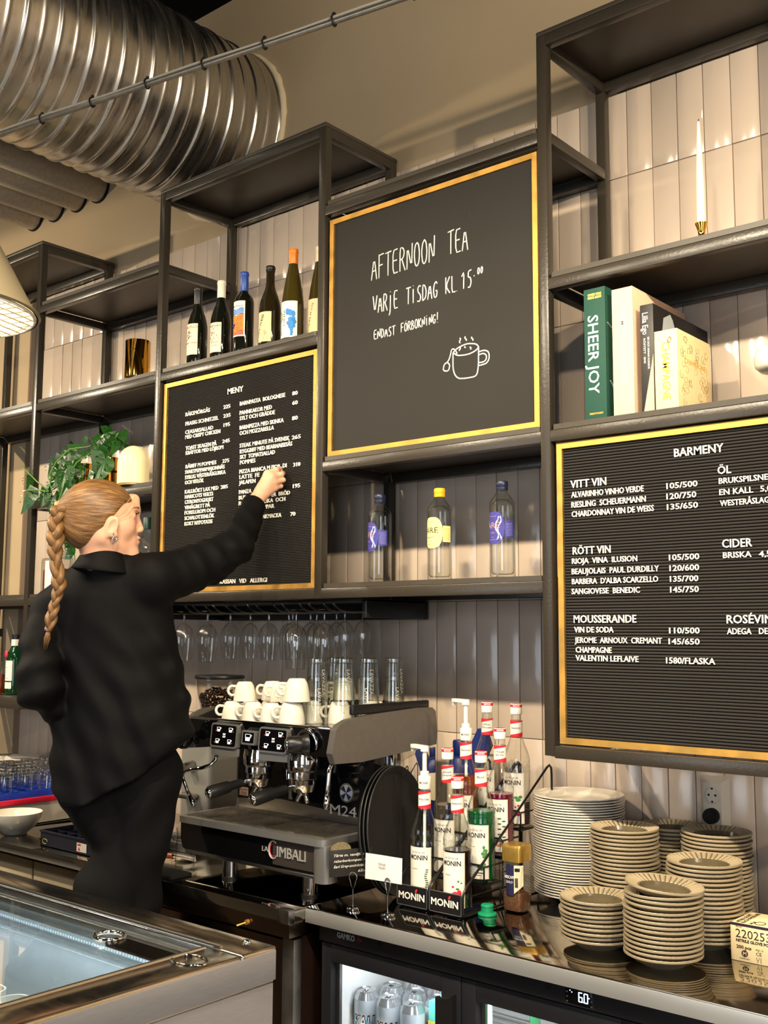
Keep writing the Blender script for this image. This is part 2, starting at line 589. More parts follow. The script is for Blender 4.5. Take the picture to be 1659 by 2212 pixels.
BAR_LINES = [('BARMENY', 0.3776, 1.7712, 0.1275, 0.0209), ('ÖL', 0.4886, 1.7172, 0.0335, 0.0192), ('BRUKSPILSNER', 0.4908, 1.6932, 0.1329, 0.014), ('EN KALL', 0.4912, 1.6656, 0.083, 0.0142), ('5,0', 0.5914, 1.6659, 0.0266, 0.0139), ('WESTERÅSLAGER', 0.492, 1.6387, 0.1406, 0.014), ('VITT VIN', 0.0804, 1.7177, 0.1067, 0.0205), ('ALVARINHO VINHO VERDE', 0.0825, 1.6918, 0.2103, 0.0154), ('105/500', 0.3548, 1.6924, 0.0815, 0.0146), ('RIESLING  SCHEUERMANN', 0.0825, 1.6648, 0.2151, 0.0154), ('120/750', 0.3541, 1.6658, 0.0783, 0.0147), ('CHARDONNAY VIN DE WEISS', 0.0831, 1.6396, 0.2363, 0.0153), ('135/650', 0.3547, 1.6394, 0.0813, 0.0146), ('RÖTT VIN', 0.0843, 1.5394, 0.1115, 0.0198), ('RIOJA  VINA  ILUSION', 0.0814, 1.5145, 0.1889, 0.0147), ('105/500', 0.3566, 1.5127, 0.0789, 0.0145), ('BEAUJOLAIS  PAUL DURDILLY', 0.0804, 1.487, 0.2486, 0.0147), ('120/600', 0.3572, 1.4861, 0.0771, 0.0144), ("BARBERA  D'ALBA SCARZELLO", 0.0804, 1.4606, 0.2456, 0.0146), ('135/700', 0.3577, 1.4594, 0.0736, 0.0144), ('SANGIOVESE  BENEDIC', 0.0789, 1.4345, 0.1968, 0.0147), ('145/750', 0.3575, 1.4329, 0.0743, 0.0144), ('MOUSSERANDE', 0.0842, 1.3592, 0.18, 0.0197), ('VIN DE SODA', 0.0852, 1.334, 0.1142, 0.0147), ('110/500', 0.352, 1.3324, 0.0788, 0.0142), ('JEROME  ARNOUX  CREMANT', 0.0862, 1.307, 0.246, 0.0144), ('145/650', 0.3499, 1.3056, 0.0801, 0.0143), ('CHAMPAGNE', 0.0887, 1.2816, 0.1048, 0.0147), ('VALENTIN LEFLAIVE', 0.0879, 1.2604, 0.1798, 0.0145), ('1580/FLASKA', 0.342, 1.2586, 0.1256, 0.0149), ('CIDER', 0.4941, 1.5376, 0.0731, 0.02), ('BRISKA', 0.4954, 1.5126, 0.0693, 0.0139), ('4,5', 0.5827, 1.5119, 0.028, 0.0137), ('ROSÉVIN', 0.4993, 1.3567, 0.1103, 0.0196), ('ADEGA', 0.4993, 1.3309, 0.059, 0.0141), ('DE', 0.5762, 1.3316, 0.0208, 0.0139)]
CHALK_WORDS = [
('AFTERNOON', -0.6325, 2.4468, -0.376, 2.4543, 0.0769) ,
('TEA', -0.3279, 2.4611, -0.2525, 2.4591, 0.0725) ,
('VARJE', -0.6252, 2.3361, -0.5215, 2.3357, 0.0568) ,
('TISDAG', -0.4893, 2.3391, -0.3661, 2.337, 0.0519) ,
('KL', -0.3387, 2.3414, -0.2967, 2.3398, 0.0503) ,
('15', -0.2797, 2.3433, -0.2403, 2.3406, 0.0531) ,
('00', -0.2218, 2.3765, -0.2003, 2.3779, 0.0197) ,
('ENDAST', -0.6213, 2.2523, -0.5324, 2.2512, 0.0292) ,
('FÖRBOKNING!', -0.5106, 2.2546, -0.3604, 2.2595, 0.0286) ,
]
CUP = [[(-0.3105, 2.1566), (-0.3002, 2.1643), (-0.2889, 2.1693), (-0.272, 2.1734), (-0.2552, 2.1747), (-0.2275, 2.1689), (-0.2183, 2.1594), (-0.2221, 2.1531), (-0.2332, 2.1472), (-0.2498, 2.143), (-0.2665, 2.1422), (-0.2946, 2.1446), (-0.3105, 2.1566)], [(-0.3105, 2.1566), (-0.3111, 2.1333), (-0.3106, 2.1097), (-0.3079, 2.0976), (-0.3034, 2.0875), (-0.296, 2.0794), (-0.2865, 2.0742), (-0.2613, 2.0717), (-0.2337, 2.072), (-0.2259, 2.0764), (-0.2226, 2.0841), (-0.2192, 2.1042), (-0.2183, 2.1594)], [(-0.2178, 2.1431), (-0.2058, 2.1448), (-0.1949, 2.1438), (-0.1852, 2.1389), (-0.1815, 2.1301), (-0.1816, 2.1187), (-0.1854, 2.1102), (-0.1925, 2.1045), (-0.2088, 2.1025), (-0.2181, 2.1027)], [(-0.2179, 2.1339), (-0.2086, 2.136), (-0.1993, 2.1354), (-0.1918, 2.1295), (-0.1908, 2.1202), (-0.1951, 2.1131), (-0.2033, 2.1104), (-0.2169, 2.1108)], [(-0.2957, 2.1508), (-0.3002, 2.1596), (-0.3082, 2.168), (-0.3162, 2.167), (-0.3196, 2.1535), (-0.3242, 2.1401), (-0.3317, 2.131)], [(-0.3317, 2.131), (-0.322, 2.121), (-0.3278, 2.1031), (-0.3479, 2.1077), (-0.3432, 2.1268), (-0.3317, 2.131)], [(-0.2859, 2.197), (-0.282, 2.1916), (-0.2877, 2.1874), (-0.2843, 2.1807)], [(-0.2663, 2.1981), (-0.2674, 2.1932), (-0.2629, 2.1891), (-0.2613, 2.1837)], [(-0.2423, 2.1928), (-0.2435, 2.1889), (-0.2379, 2.1846), (-0.2385, 2.1801)], [(-0.2861, 2.1689), (-0.2821, 2.1644), (-0.2878, 2.1621), (-0.2867, 2.1582)], [(-0.2675, 2.1689), (-0.2681, 2.1662), (-0.2648, 2.1633)], [(-0.2497, 2.1635), (-0.2453, 2.1604), (-0.247, 2.1551)], [(-0.2558, 2.5817), (-0.2616, 2.5712), (-0.2656, 2.5612)]]
# ------------------------------------------------------------------ the room
FZ = -0.303           # floor
CZ = 4.04             # ceiling
WY = 0.395            # painted face of the back wall

mb = MB()
mb.box(-7, 5, -7, 0.6, FZ - 0.1, FZ)
obj('floor', mb, mat('grey_floor', C(166, 162, 158), 0.4, noise=0.15, nscale=3), kind='structure')
mb = MB()
mb.box(-7, 5, -7, 0.6, CZ, CZ + 0.1)
obj('ceiling', mb, mat('black_ceiling', C(14, 13, 13), 0.9, spec=0.1), kind='structure')
mb = MB()
mb.box(-7, 5, WY, 0.6, FZ, CZ)
wall_back = obj('wall_back', mb, WALLP, kind='structure')
ROOMW = mat('warm_grey_wall', C(150, 136, 118), 0.85, spec=0.2, noise=0.05)
mb = MB()
mb.box(-7.1, -7, -7, 0.6, FZ, CZ)
obj('wall_left', mb, ROOMW, kind='structure')
mb = MB()
for y0, y1, z0, z1 in ((-7, -3.6, FZ, CZ), (-1.2, 0.6, FZ, CZ), (-3.6, -1.2, FZ, 0.4), (-3.6, -1.2, 2.6, CZ)):  # leaves an opening for the side one of the added windows
    mb.box(5, 5.1, y0, y1, z0, z1)
obj('wall_right', mb, ROOMW, kind='structure')
mb = MB()
for x0, x1, z0, z1 in ((-7, -3.6, FZ, CZ), (-1.2, 2.4, FZ, CZ), (4.8, 5, FZ, CZ), (-3.6, -1.2, FZ, 0.4), (-3.6, -1.2, 2.6, CZ), (2.4, 4.8, FZ, 0.4), (2.4, 4.8, 2.6, CZ)):  # leaves openings for the two added front windows
    mb.box(x0, x1, -7.15, -7, z0, z1)
obj('wall_front', mb, ROOMW, kind='structure')
for n_, (xa, xb) in enumerate(((-3.6, -1.2), (2.4, 4.8))):  # unseen front windows, added to go with the daylight fill lamps
    mb = MB()
    for a, b, c_, d in ((xa, xb, 0.4, 0.46), (xa, xb, 2.54, 2.6), (xa, xa + 0.06, 0.46, 2.54), (xb - 0.06, xb, 0.46, 2.54), ((xa + xb) / 2 - 0.03, (xa + xb) / 2 + 0.03, 0.46, 2.54)):
        mb.box(a, b, -7.12, -7.05, c_, d)
    w = obj('window_%d' % (n_ + 1), mb, BLACKM, kind='structure')
    mb = MB()
    mb.box(xa + 0.06, xb - 0.06, -7.09, -7.084, 0.46, 2.54)
    obj('pane', mb, GLASS, w)

mb = MB()
for a, b, c_, d in ((-3.6, -1.2, 0.4, 0.46), (-3.6, -1.2, 2.54, 2.6), (-3.6, -3.54, 0.46, 2.54), (-1.26, -1.2, 0.46, 2.54), (-2.43, -2.37, 0.46, 2.54)):
    mb.box(5.02, 5.08, a, b, c_, d)
w = obj('window_3', mb, BLACKM, kind='structure')  # third of the added, unseen windows, goes with the side fill lamp
mb = MB()
mb.box(5.045, 5.051, -3.54, -1.26, 0.46, 2.54)
obj('pane', mb, GLASS, w)

# glazed tile cladding on the lower back wall: every tile a little different in tilt, like hand-made ones
def tile_material():
    m = bpy.data.materials.new('glazed_tile')
    m.use_nodes = True
    nt = m.node_tree
    b = nt.nodes['Principled BSDF']
    b.inputs['Roughness'].default_value = 0.16
    b.inputs['Specular IOR Level'].default_value = 0.55
    tc = nt.nodes.new('ShaderNodeTexCoord')
    at_ = nt.nodes.new('ShaderNodeAttribute')
    at_.attribute_name = 'shade'
    n = nt.nodes.new('ShaderNodeTexNoise')
    n.inputs['Scale'].default_value = 7
    nt.links.new(tc.outputs['Object'], n.inputs['Vector'])
    ad = nt.nodes.new('ShaderNodeMath')
    ad.operation = 'ADD'
    nt.links.new(at_.outputs['Fac'], ad.inputs[0])
    nt.links.new(n.outputs['Fac'], ad.inputs[1])
    mr = nt.nodes.new('ShaderNodeMapRange')
    mr.inputs['From Min'].default_value = 0.3
    mr.inputs['From Max'].default_value = 1.3
    mr.inputs['To Min'].default_value = 0.90
    mr.inputs['To Max'].default_value = 1.08
    nt.links.new(ad.outputs[0], mr.inputs['Value'])
    v = nt.nodes.new('ShaderNodeVectorMath')
    v.operation = 'SCALE'
    v.inputs[0].default_value = C(190, 172, 154)[:3]
    nt.links.new(mr.outputs[0], v.inputs['Scale'])
    nt.links.new(v.outputs[0], b.inputs['Base Color'])
    mp = nt.nodes.new('ShaderNodeMapping')
    mp.inputs['Scale'].default_value = (26, 26, 9)
    nt.links.new(tc.outputs['Object'], mp.inputs['Vector'])
    n2 = nt.nodes.new('ShaderNodeTexNoise')
    n2.inputs['Scale'].default_value = 1.0
    n2.inputs['Detail'].default_value = 2
    nt.links.new(mp.outputs[0], n2.inputs['Vector'])
    bp = nt.nodes.new('ShaderNodeBump')
    bp.inputs['Strength'].default_value = 0.30
    bp.inputs['Distance'].default_value = 0.004
    nt.links.new(n2.outputs['Fac'], bp.inputs['Height'])
    nt.links.new(bp.outputs[0], b.inputs['Normal'])
    return m


mb = MB()
mb.box(-3.24, 1.96, 0.3885, 0.396, FZ, 2.992)
obj('grout_bed', mb, GROUT, wall_back, smooth=0)
mb = MB()
lay = mb.bm.faces.layers.float.new('shade')
zj = [2.992] + [2.72 - 0.428 * k for k in range(7)] + [FZ]
x = 0.0824 - 0.0816 * 40
while x < 1.9:
    for z1, z0 in zip(zj[:-1], zj[1:]):
        if z0 < 0.1:
            z0 = max(z0, 0.1)
        if z1 <= z0:
            continue
        n0 = len(mb.bm.faces)
        g = 0.0011
        tl = rnd.gauss(0, 0.0009)
        tv = rnd.gauss(0, 0.0007)
        yf = 0.3850 + rnd.uniform(-0.0005, 0.0005)
        vs = mb.box(x + g, x + 0.0816 - g, yf, 0.3905, z0 + g, z1 - g, bev=0.0014, seg=2)
        xm = x + 0.0408
        for v in vs:
            if v.co.y < 0.389:
                v.co.y += (v.co.x - xm) / 0.04 * tl + (v.co.z - (z0 + z1) / 2) / 0.2 * tv
        sh = rnd.random()
        mb.bm.faces.ensure_lookup_table()
        for f in mb.bm.faces[n0:]:
            f[lay] = sh
    x += 0.0816
obj('tile_cladding', mb, tile_material(), wall_back, smooth=50)

# ------------------------------------------------------------------ the steel shelving
PX = [-3.404, -2.553, -1.702, -0.851, 0.0, 0.851]
PW, DB = 0.03, 0.372
sh = thing('metal_shelving', 'dark grey welded steel shelving with open cubes of stepped height along the tiled wall', 'shelving', (-1.276, 0.186, 1.011))
TOPZ = 3.02
zspan = [(1.011, TOPZ), (1.011, TOPZ), (1.4385, TOPZ), (1.4385, TOPZ), (1.011, TOPZ), (1.011, TOPZ)]
for px_, (z0, z1) in zip(PX, zspan):
    for y0 in (0, DB - PW):
        mb = MB()
        mb.box(px_, px_ + PW, y0, y0 + PW, z0, z1, bev=0.002)
        obj('post', mb, PAINT, sh, world=True)
RH = 0.032
bays = [(0, [3.02, 2.305, 1.471, 1.038]), (1, [2.738, 2.305, 1.879, 1.471]), (2, [3.02, 2.305, 1.471]), (3, [2.738, 1.879, 1.471]), (4, [3.02, 2.305, 1.879, 1.038])]
noboard = {(2, 1.471), (4, 1.038)}
side_levels = {i: set() for i in range(6)}
for b, levels in bays:
    for z in levels:
        xa, xb = PX[b] + PW, PX[b + 1]
        for y0 in (0.0, DB - PW):
            mb = MB()
            mb.box(xa, xb, y0 + 0.0003, y0 + PW, z - RH, z, bev=0.002)
            obj('rail', mb, PAINT, sh, world=True)
        side_levels[b].add(z)
        side_levels[b + 1].add(z)
        if (b, z) in noboard:
            continue
        mb = MB()
        th = 0.0145
        if z > 3:
            mb.box(xa - PW, xb + PW, -0.001, DB + 0.004, z + 0.0006, z + th, bev=0.0025)
        else:
            ins = 0.0035
            poly = rrect(xb - xa - 2 * ins, DB - 0.004, 0.012, 4, (xa + xb) / 2, (DB) / 2 - 0.001)
            mb.prism(poly, (0, 0, z + 0.0006), (1, 0, 0), (0, 1, 0), (0, 0, th))
        obj('shelf_board', mb, BOARD, sh, world=True, smooth=30)
for i, zs in side_levels.items():
    for z in sorted(zs):
        mb = MB()
        mb.box(PX[i] + 0.0004, PX[i] + PW - 0.0004, PW, DB - PW, z - RH, z, bev=0.002)
        obj('side_rail', mb, PAINT, sh, world=True)
# underside panels of the tower tops
for b in (0, 2, 4):
    pass

# ------------------------------------------------------------------ letter boards and chalkboard
def framed(t, x0, x1, z0, z1, w=0.0165, y0=0.013, y1=0.042):
    mb = MB()
    for (a, b, c_, d) in (((x0, z0), (x1, z0), (x1 - w, z0 + w), (x0 + w, z0 + w)), ((x1, z0), (x1, z1), (x1 - w, z1 - w), (x1 - w, z0 + w)),
                          ((x1, z1), (x0, z1), (x0 + w, z1 - w), (x1 - w, z1 - w)), ((x0, z1), (x0, z0), (x0 + w, z0 + w), (x0 + w, z1 - w))):
        mb.prism([a, b, c_, d], (0, y0, 0), (1, 0, 0), (0, 0, 1), (0, y1 - y0, 0))
    obj('brass_frame', mb, BRASS, t, world=True, smooth=20)
    mb = MB()
    mb.box(x0 + w * 0.3, x1 - w * 0.3, y1 - 0.012, y1, z0 + w * 0.3, z1 - w * 0.3)
    obj('backing_panel', mb, BLACKM, t, world=True)
    # the two clamps that hold the frame to the posts
    for xx in (x0 - 0.004, x1 + 0.0005):
        for zz in (z0 + 0.1, z1 - 0.1):
            mb = MB()
            mb.box(xx, xx + 0.0035, y0 + 0.012, y1 - 0.004, zz, zz + 0.03)
            obj('clamp', mb, BLACK, t, world=True)


def ribs(t, x0, x1, z0, z1, pitch, w=0.0165, y=0.020):
    n = int(round((z1 - z0 - 2 * w) / pitch))
    p = (z1 - z0 - 2 * w) / n
    prof = []
    for i in range(n):
        zb = z0 + w + i * p
        prof += [(y + 0.006, zb + 0.02 * p), (y + 0.0012, zb + 0.16 * p), (y, zb + 0.36 * p), (y, zb + 0.64 * p), (y + 0.0012, zb + 0.84 * p), (y + 0.006, zb + 0.98 * p)]
    mb = MB()
    A = [mb.bm.verts.new((x0 + w, a, b)) for a, b in prof]
    B = [mb.bm.verts.new((x1 - w, a, b)) for a, b in prof]
    for i in range(len(A) - 1):
        mb.bm.faces.new((A[i], B[i], B[i + 1], A[i + 1]))
    obj('ribbed_felt', mb, FELT, t, world=True, smooth=60, recalc=False)


def letters(t, lines, lab, y=0.0185):
    for s, xx, zz, w, cap in lines:
        mb = MB()
        text_on(mb, s, (xx, y, zz), (1, 0, 0), (0, 0, 1), cap, w, extrude=0.0028, offset=0.010)
        obj('heading' if cap > 0.0165 else ('price' if s[0].isdigit() else 'menu_line'), mb, LETTER, t, world=True, smooth=30)


def menu_board(label, x0, x1, z0, z1, pitch, lines):
    t = thing('letter_board', label, 'menu board', ((x0 + x1) / 2, 0.03, z0))
    framed(t, x0, x1, z0, z1)
    ribs(t, x0, x1, z0, z1, pitch)
    letters(t, lines, label)
    return t


menu_board('black felt letter board headed MENY in a brass frame, touched by the woman', -1.6615, -0.8615, 1.4735, 2.2625, 0.0054, MENY_LINES)
menu_board('black felt letter board headed BARMENY in a brass frame, under the shelf of books', 0.0405, 0.8405, 1.0435, 1.843, 0.0078, BAR_LINES)

cb = thing('chalkboard', 'brass framed chalkboard announcing afternoon tea with a drawn tea mug', 'chalkboard', (-0.4105, 0.03, 1.894))
CX0, CX1, CZ0, CZ1 = -0.8105, -0.0105, 1.895, 2.689
framed(cb, CX0, CX1, CZ0, CZ1)
mb = MB()
mb.box(CX0 + 0.0165, CX1 - 0.0165, 0.020, 0.030, CZ0 + 0.0165, CZ1 - 0.0165)
obj('slate', mb, SLATE, cb, world=True)

STROKES = {  # hand-lettered capitals in a unit box
    'A': [[(0, 0), (.48, 1), (.95, 0)], [(.2, .36), (.8, .40)]], 'F': [[(.1, 0), (.12, 1)], [(.1, .98), (.95, 1.02)], [(.1, .52), (.75, .56)]],
    'T': [[(-.05, .97), (1.05, 1.02)], [(.5, 1), (.47, 0)]], 'E': [[(.9, 1), (.1, .98), (.12, 0), (.95, .03)], [(.12, .52), (.8, .54)]],
    'R': [[(.08, 0), (.1, 1), (.6, .98), (.85, .78), (.65, .55), (.1, .48)], [(.4, .5), (.98, 0)]], 'N': [[(.05, 0), (.1, 1), (.85, 0), (.95, 1.05)]],
    'O': [[(.5, 1), (.2, .88), (.04, .5), (.2, .1), (.5, 0), (.82, .14), (.95, .5), (.8, .9), (.5, 1)]], 'V': [[(0, 1), (.45, 0), (.98, 1)]],
    'J': [[(.62, .82), (.6, .1), (.5, -.18), (.2, -.3)], [(.6, 1.0), (.63, 1.04)]], 'I': [[(.5, .84), (.5, 0)], [(.5, 1.02), (.52, 1.08)]],
    'S': [[(.9, .9), (.55, 1), (.2, .85), (.25, .6), (.75, .42), (.88, .2), (.6, 0), (.08, .06)]],
    'D': [[(.08, 0), (.1, 1), (.6, .9), (.92, .55), (.75, .14), (.08, 0)]], 'G': [[(.92, .85), (.6, 1), (.2, .8), (.06, .4), (.3, .02), (.75, .06), (.92, .42), (.55, .44)]],
    'K': [[(.1, 0), (.1, 1)], [(.9, 1), (.12, .45), (.95, 0)]], 'L': [[(.12, 1), (.12, .02), (.85, .02)], [(1.1, .02), (1.12, .04)]],
    '1': [[(.1, .72), (.6, 1), (.5, 0)]], '5': [[(.95, 1), (.3, .98), (.25, .62), (.7, .6), (.92, .32), (.6, .02), (.2, .06)]],
    '0': [[(.5, 1), (.15, .6), (.25, .1), (.55, 0), (.85, .4), (.8, .85), (.5, 1)]], 'B': [[(.08, 0), (.1, 1), (.7, .9), (.72, .62), (.12, .54), (.85, .4), (.8, .08), (.08, 0)]],
    'Ö': [[(.5, .92), (.2, .82), (.04, .45), (.2, .08), (.5, 0), (.82, .14), (.95, .45), (.8, .84), (.5, .92)], [(.25, 1.08), (.28, 1.12)], [(.68, 1.1), (.71, 1.14)]],
    '!': [[(.5, 1.15), (.42, .32)], [(.4, .04), (.42, .08)]]}


def chalk_stroke(mb, pts, y=0.0196, r=0.0019):
    if len(pts) > 2:       # smooth the polyline once (Chaikin) so curves read as drawn by hand
        q = [pts[0]]
        for a, b in zip(pts[:-1], pts[1:]):
            q += [(a[0] * .78 + b[0] * .22, a[1] * .78 + b[1] * .22), (a[0] * .22 + b[0] * .78, a[1] * .22 + b[1] * .78)]
        pts = q + [pts[-1]]
    vs = mb.tube([(p[0], 0, p[1]) for p in pts], r, 6, flat=(0, 1, 0))
    for v in vs:
        v.co.y = y + v.co.y * 0.25


for word, x0, z0, x1, z1, cap in CHALK_WORDS:
    mb = MB()
    n = len(word)
    adv = (x1 - x0) / (n - 0.12 * (n > 1))
    for i, ch in enumerate(word):
        t0 = i / max(1, n - 1) if n > 1 else 0
        zz = z0 + (z1 - z0) * (i / n)
        k = adv * (0.80 if ch not in 'IJ!' else 0.6)
        for st in STROKES[ch]:
            chalk_stroke(mb, [(x0 + i * adv + u * k, zz + v * cap * rnd.uniform(0.98, 1.02)) for u, v in st], r=0.0022 if cap > .03 else 0.0018)
    obj('chalk_word', mb, CHALK, cb, world=True, smooth=180)
mb = MB()
x0, z0 = CHALK_WORDS[6][1] - 0.012, CHALK_WORDS[6][2]
chalk_stroke(mb, [(x0, z0 - 0.003), (x0 + 0.002, z0)])
obj('chalk_dot', mb, CHALK, cb, world=True, smooth=180)
for i, st in enumerate(CUP):
    pass
mb = MB()
for st in CUP[:12]:
    chalk_stroke(mb, st, r=0.0022)
obj('chalk_drawing', mb, CHALK, cb, world=True, smooth=180)
mb = MB()
chalk_stroke(mb, CUP[12], r=0.0005)
obj('chalk_scratch', mb, SLATE, cb, world=True, smooth=180)
# ------------------------------------------------------------------ overhead: duct, pipes, conduit, pendant
GALV = mat('galvanised_sheet', C(206, 202, 196), 0.3, metal=1.0, noise=0.10, nscale=6, nstretch=(1, 8, 1), rvar=0.06)
DUCTC = (-1.78, 3.42)
DR = 0.345
mb = MB()
Ny = 640
yA, yB = WY - 0.002, -5.2
turns_pitch = 0.125


def duct_pt(u, v):
    a = 2 * PI * u
    y = yA + (yB - yA) * v
    ph = ((y / turns_pitch) + u) % 1.0
    d = min(ph, 1 - ph) * turns_pitch          # distance from the lock seam
    rib = 0.007 * math.exp(-(d / 0.006) ** 2)
    ph2 = (ph + 0.5) % 1.0
    d2 = min(ph2, 1 - ph2) * turns_pitch
    rib += 0.0035 * math.exp(-(d2 / 0.006) ** 2)
    r = DR + rib
    return (DUCTC[0] + r * math.cos(a), y, DUCTC[1] + r * math.sin(a))


mb.grid(duct_pt, 72, 1500, closed_u=True)
duct = obj('ventilation_duct', mb, GALV, smooth=180)
tag(duct, 'large galvanised spiral duct running into the beige wall near the ceiling', 'duct')
mb = MB()
mb.tube([(DUCTC[0] + (DR + 0.004) * math.cos(q), WY - 0.004, DUCTC[1] + (DR + 0.004) * math.sin(q)) for q in [2 * PI * i / 90 + 0.0 for i in range(90)]], [0.012 + 0.006 * rnd.random() for _ in range(90)], 8, closed=True)
obj('plaster_collar', mb, mat('rough_plaster', C(206, 188, 154), 0.95, bump=0.4, bscale=80), duct, smooth=180)

INSUL = mat('grey_pipe_insulation', C(186, 172, 150), 0.8, noise=0.12, nscale=60, bump=0.5, bscale=120)
for i, (xx, lab) in enumerate(((-2.69, 'short grey insulated pipe nearest the big spiral duct'), (-2.865, 'second grey insulated pipe from the spiral duct'),
                               (-3.06, 'third grey insulated pipe left of the spiral duct'), (-3.25, 'fourth grey insulated pipe, low at the left edge'), )):
    mb = MB()
    zz = 3.455
    mb.cyl((xx, WY - 0.002, zz), (xx, -5.0, zz), 0.073, n=28)
    p = tag(obj('insulated_pipe', mb, INSUL), lab, 'pipe', 'insulated pipes under the ceiling')
    mb = MB()
    mb.tube([(xx + 0.074 * math.cos(q), WY - 0.006, zz + 0.074 * math.sin(q)) for q in [2 * PI * k / 30 for k in range(30)]], 0.006, 6, closed=True)
    obj('end_sleeve', mb, BLACKM, p)

cd = thing('conduit', 'thin grey conduit with black clips crossing in front of the duct', 'conduit', (-.95, -0.53, 3.02))
a_, b_ = Vector((-1.7248, -.6654, 3.02)), Vector((-.1863, -.3923, 3.02))
a_, b_ = a_ + (a_ - b_) * 1.6, b_ + (b_ - a_) * 1.3
dirc = (b_ - a_).normalized()
mb = MB()
mb.cyl(a_, b_, 0.0085, n=14)
obj('tube', mb, mat('zinc_conduit', C(150, 142, 128), 0.35, metal=0.8, noise=0.15, nscale=40), cd, world=True)
mb = MB()
mb.tube([a_ + (b_ - a_) * t + Vector((0, -0.004, 0.0105 + 0.002 * math.sin(t * 60))) for t in [i / 60 for i in range(61)]], 0.004, 8)
obj('cable', mb, mat('grey_cable', C(176, 166, 148), 0.6), cd, world=True)
CLIPX = (-2.55, -2.2, -1.85, -1.524, -1.298, -1.067, -.845, -.623, -.388, -.14, .12)
for xx in CLIPX:
    p = a_ + dirc * ((xx - a_.x) / dirc.x)
    mb = MB()
    side = dirc.cross(Vector((0, 0, 1))).normalized()
    mb.tube([p + side * (0.0125 * math.cos(q)) + Vector((0, 0, 0.003 + 0.0155 * math.sin(q))) for q in [2 * PI * k / 16 for k in range(16)]], 0.003, 6, closed=True)
    mb.box(p.x - 0.004, p.x + 0.004, p.y - 0.004, p.y + 0.004, p.z + 0.016, p.z + 0.026)
    obj('clip', mb, BLACK, cd, world=True)

# wire-guarded pendant lamp at the left edge
PL = Vector((-1.097, -1.157, 2.152))
pl = thing('pendant_lamp', 'conical pendant lamp with a wire guard over its glowing mouth', 'lamp', PL)
mb = MB()
prof = [(0.246, 0.0), (0.252, 0.004), (0.246, 0.012), (0.238, 0.016), (0.10, 0.27), (0.062, 0.31), (0.05, 0.36), (0.0, 0.36)]
mb.lathe(prof, n=64, cap0=False)
mb.lathe([(0.240, 0.003), (0.231, 0.02), (0.096, 0.266), (0.0, 0.30)], n=64, cap0=False)
obj('shade', mb, [mat('olive_grey_enamel', C(128, 116, 92), 0.4)], pl, smooth=35, recalc=False)
mb = MB()
mb.lathe([(0.236, 0.008), (0.227, 0.022), (0.093, 0.262), (0.0, 0.29)], n=64, cap0=False)
obj('reflector', mb, mat('cream_reflector', C(244, 226, 190), 0.5), pl, smooth=35)
mb = MB()
mb.ball((0, 0, 0.14), 0.045, 24, sc=(1, 1, 1.25))
obj('bulb', mb, mat('glowing_bulb', C(255, 240, 210), 0.4, emit=C(255, 226, 170), estr=26.0), pl, smooth=180)
mb = MB()
mb.tube([(0.236 * math.cos(q), 0.236 * math.sin(q), 0.0) for q in [2 * PI * k / 72 for k in range(72)]], 0.0042, 8, closed=True)
obj('guard_ring', mb, WHITEP, pl, smooth=180)
mb = MB()
for k in range(-6, 7):
    q = k * 0.0365
    h = math.sqrt(max(0, 0.236 ** 2 - q * q))
    for zz, sw in ((-0.001, 0), (0.0015, 1)):
        P0, P1 = (q, -h, zz), (q, h, zz)
        if sw:
            P0, P1 = (-h, q, zz), (h, q, zz)
        mb.cyl(P0, P1, 0.0017, n=6)
g_ = obj('wire_guard', mb, WHITEP, pl, smooth=180)
g_.rotation_euler = (0, 0, 0.35)
mb = MB()
mb.cyl((0, 0, 0.36), (0, 0, CZ - PL.z - 0.005), 0.004, n=8)
obj('cord', mb, BLACK, pl)
l = bpy.data.lights.new('pendant_bulb', 'POINT')
l.energy = 9
l.color = WARM
l.shadow_soft_size = 0.05
lo = bpy.data.objects.new('pendant_bulb', l)
COL.objects.link(lo)
lo.location = PL + Vector((0, 0, 0.07))
# ------------------------------------------------------------------ bottles and ornaments on the shelves
DKGLASS = mat('dark_wine_glass', C(16, 17, 10), 0.04, spec=0.6)
OLIVE = mat('olive_wine_glass', C(66, 56, 18), 0.05, spec=0.6, trans=0.25)
BROWNG = mat('brown_wine_glass', C(34, 27, 12), 0.05, spec=0.6)
LCREAM = mat('cream_label', C(238, 222, 188), 0.75, noise=0.03, nscale=60)
LWHITE = mat('white_label', C(240, 232, 216), 0.75, noise=0.02, nscale=60)
CAMDIR = lambda x, y: math.atan2(-2.4549 - y, 1.5151 - x)


def bottle_profile(kind, H, R):
    if kind == 'burgundy':
        return [(R * .6, 0), (R * .96, .002), (R, .008), (R, H * .44), (R * .985, H * .49), (R * .90, H * .56), (R * .74, H * .63), (R * .56, H * .69), (R * .44, H * .745), (R * .40, H * .80), (R * .385, H * .93)]
    if kind == 'bordeaux':
        return [(R * .6, 0), (R * .96, .002), (R, .008), (R, H * .60), (R * .985, H * .635), (R * .90, H * .675), (R * .70, H * .71), (R * .50, H * .735), (R * .42, H * .76), (R * .39, H * .80), (R * .385, H * .93)]
    return [(R * .6, 0), (R * .96, .002), (R, .008), (R, H * .36), (R * .97, H * .44), (R * .86, H * .55), (R * .70, H * .66), (R * .55, H * .745), (R * .44, H * .81), (R * .40, H * .86), (R * .39, H * .94)]


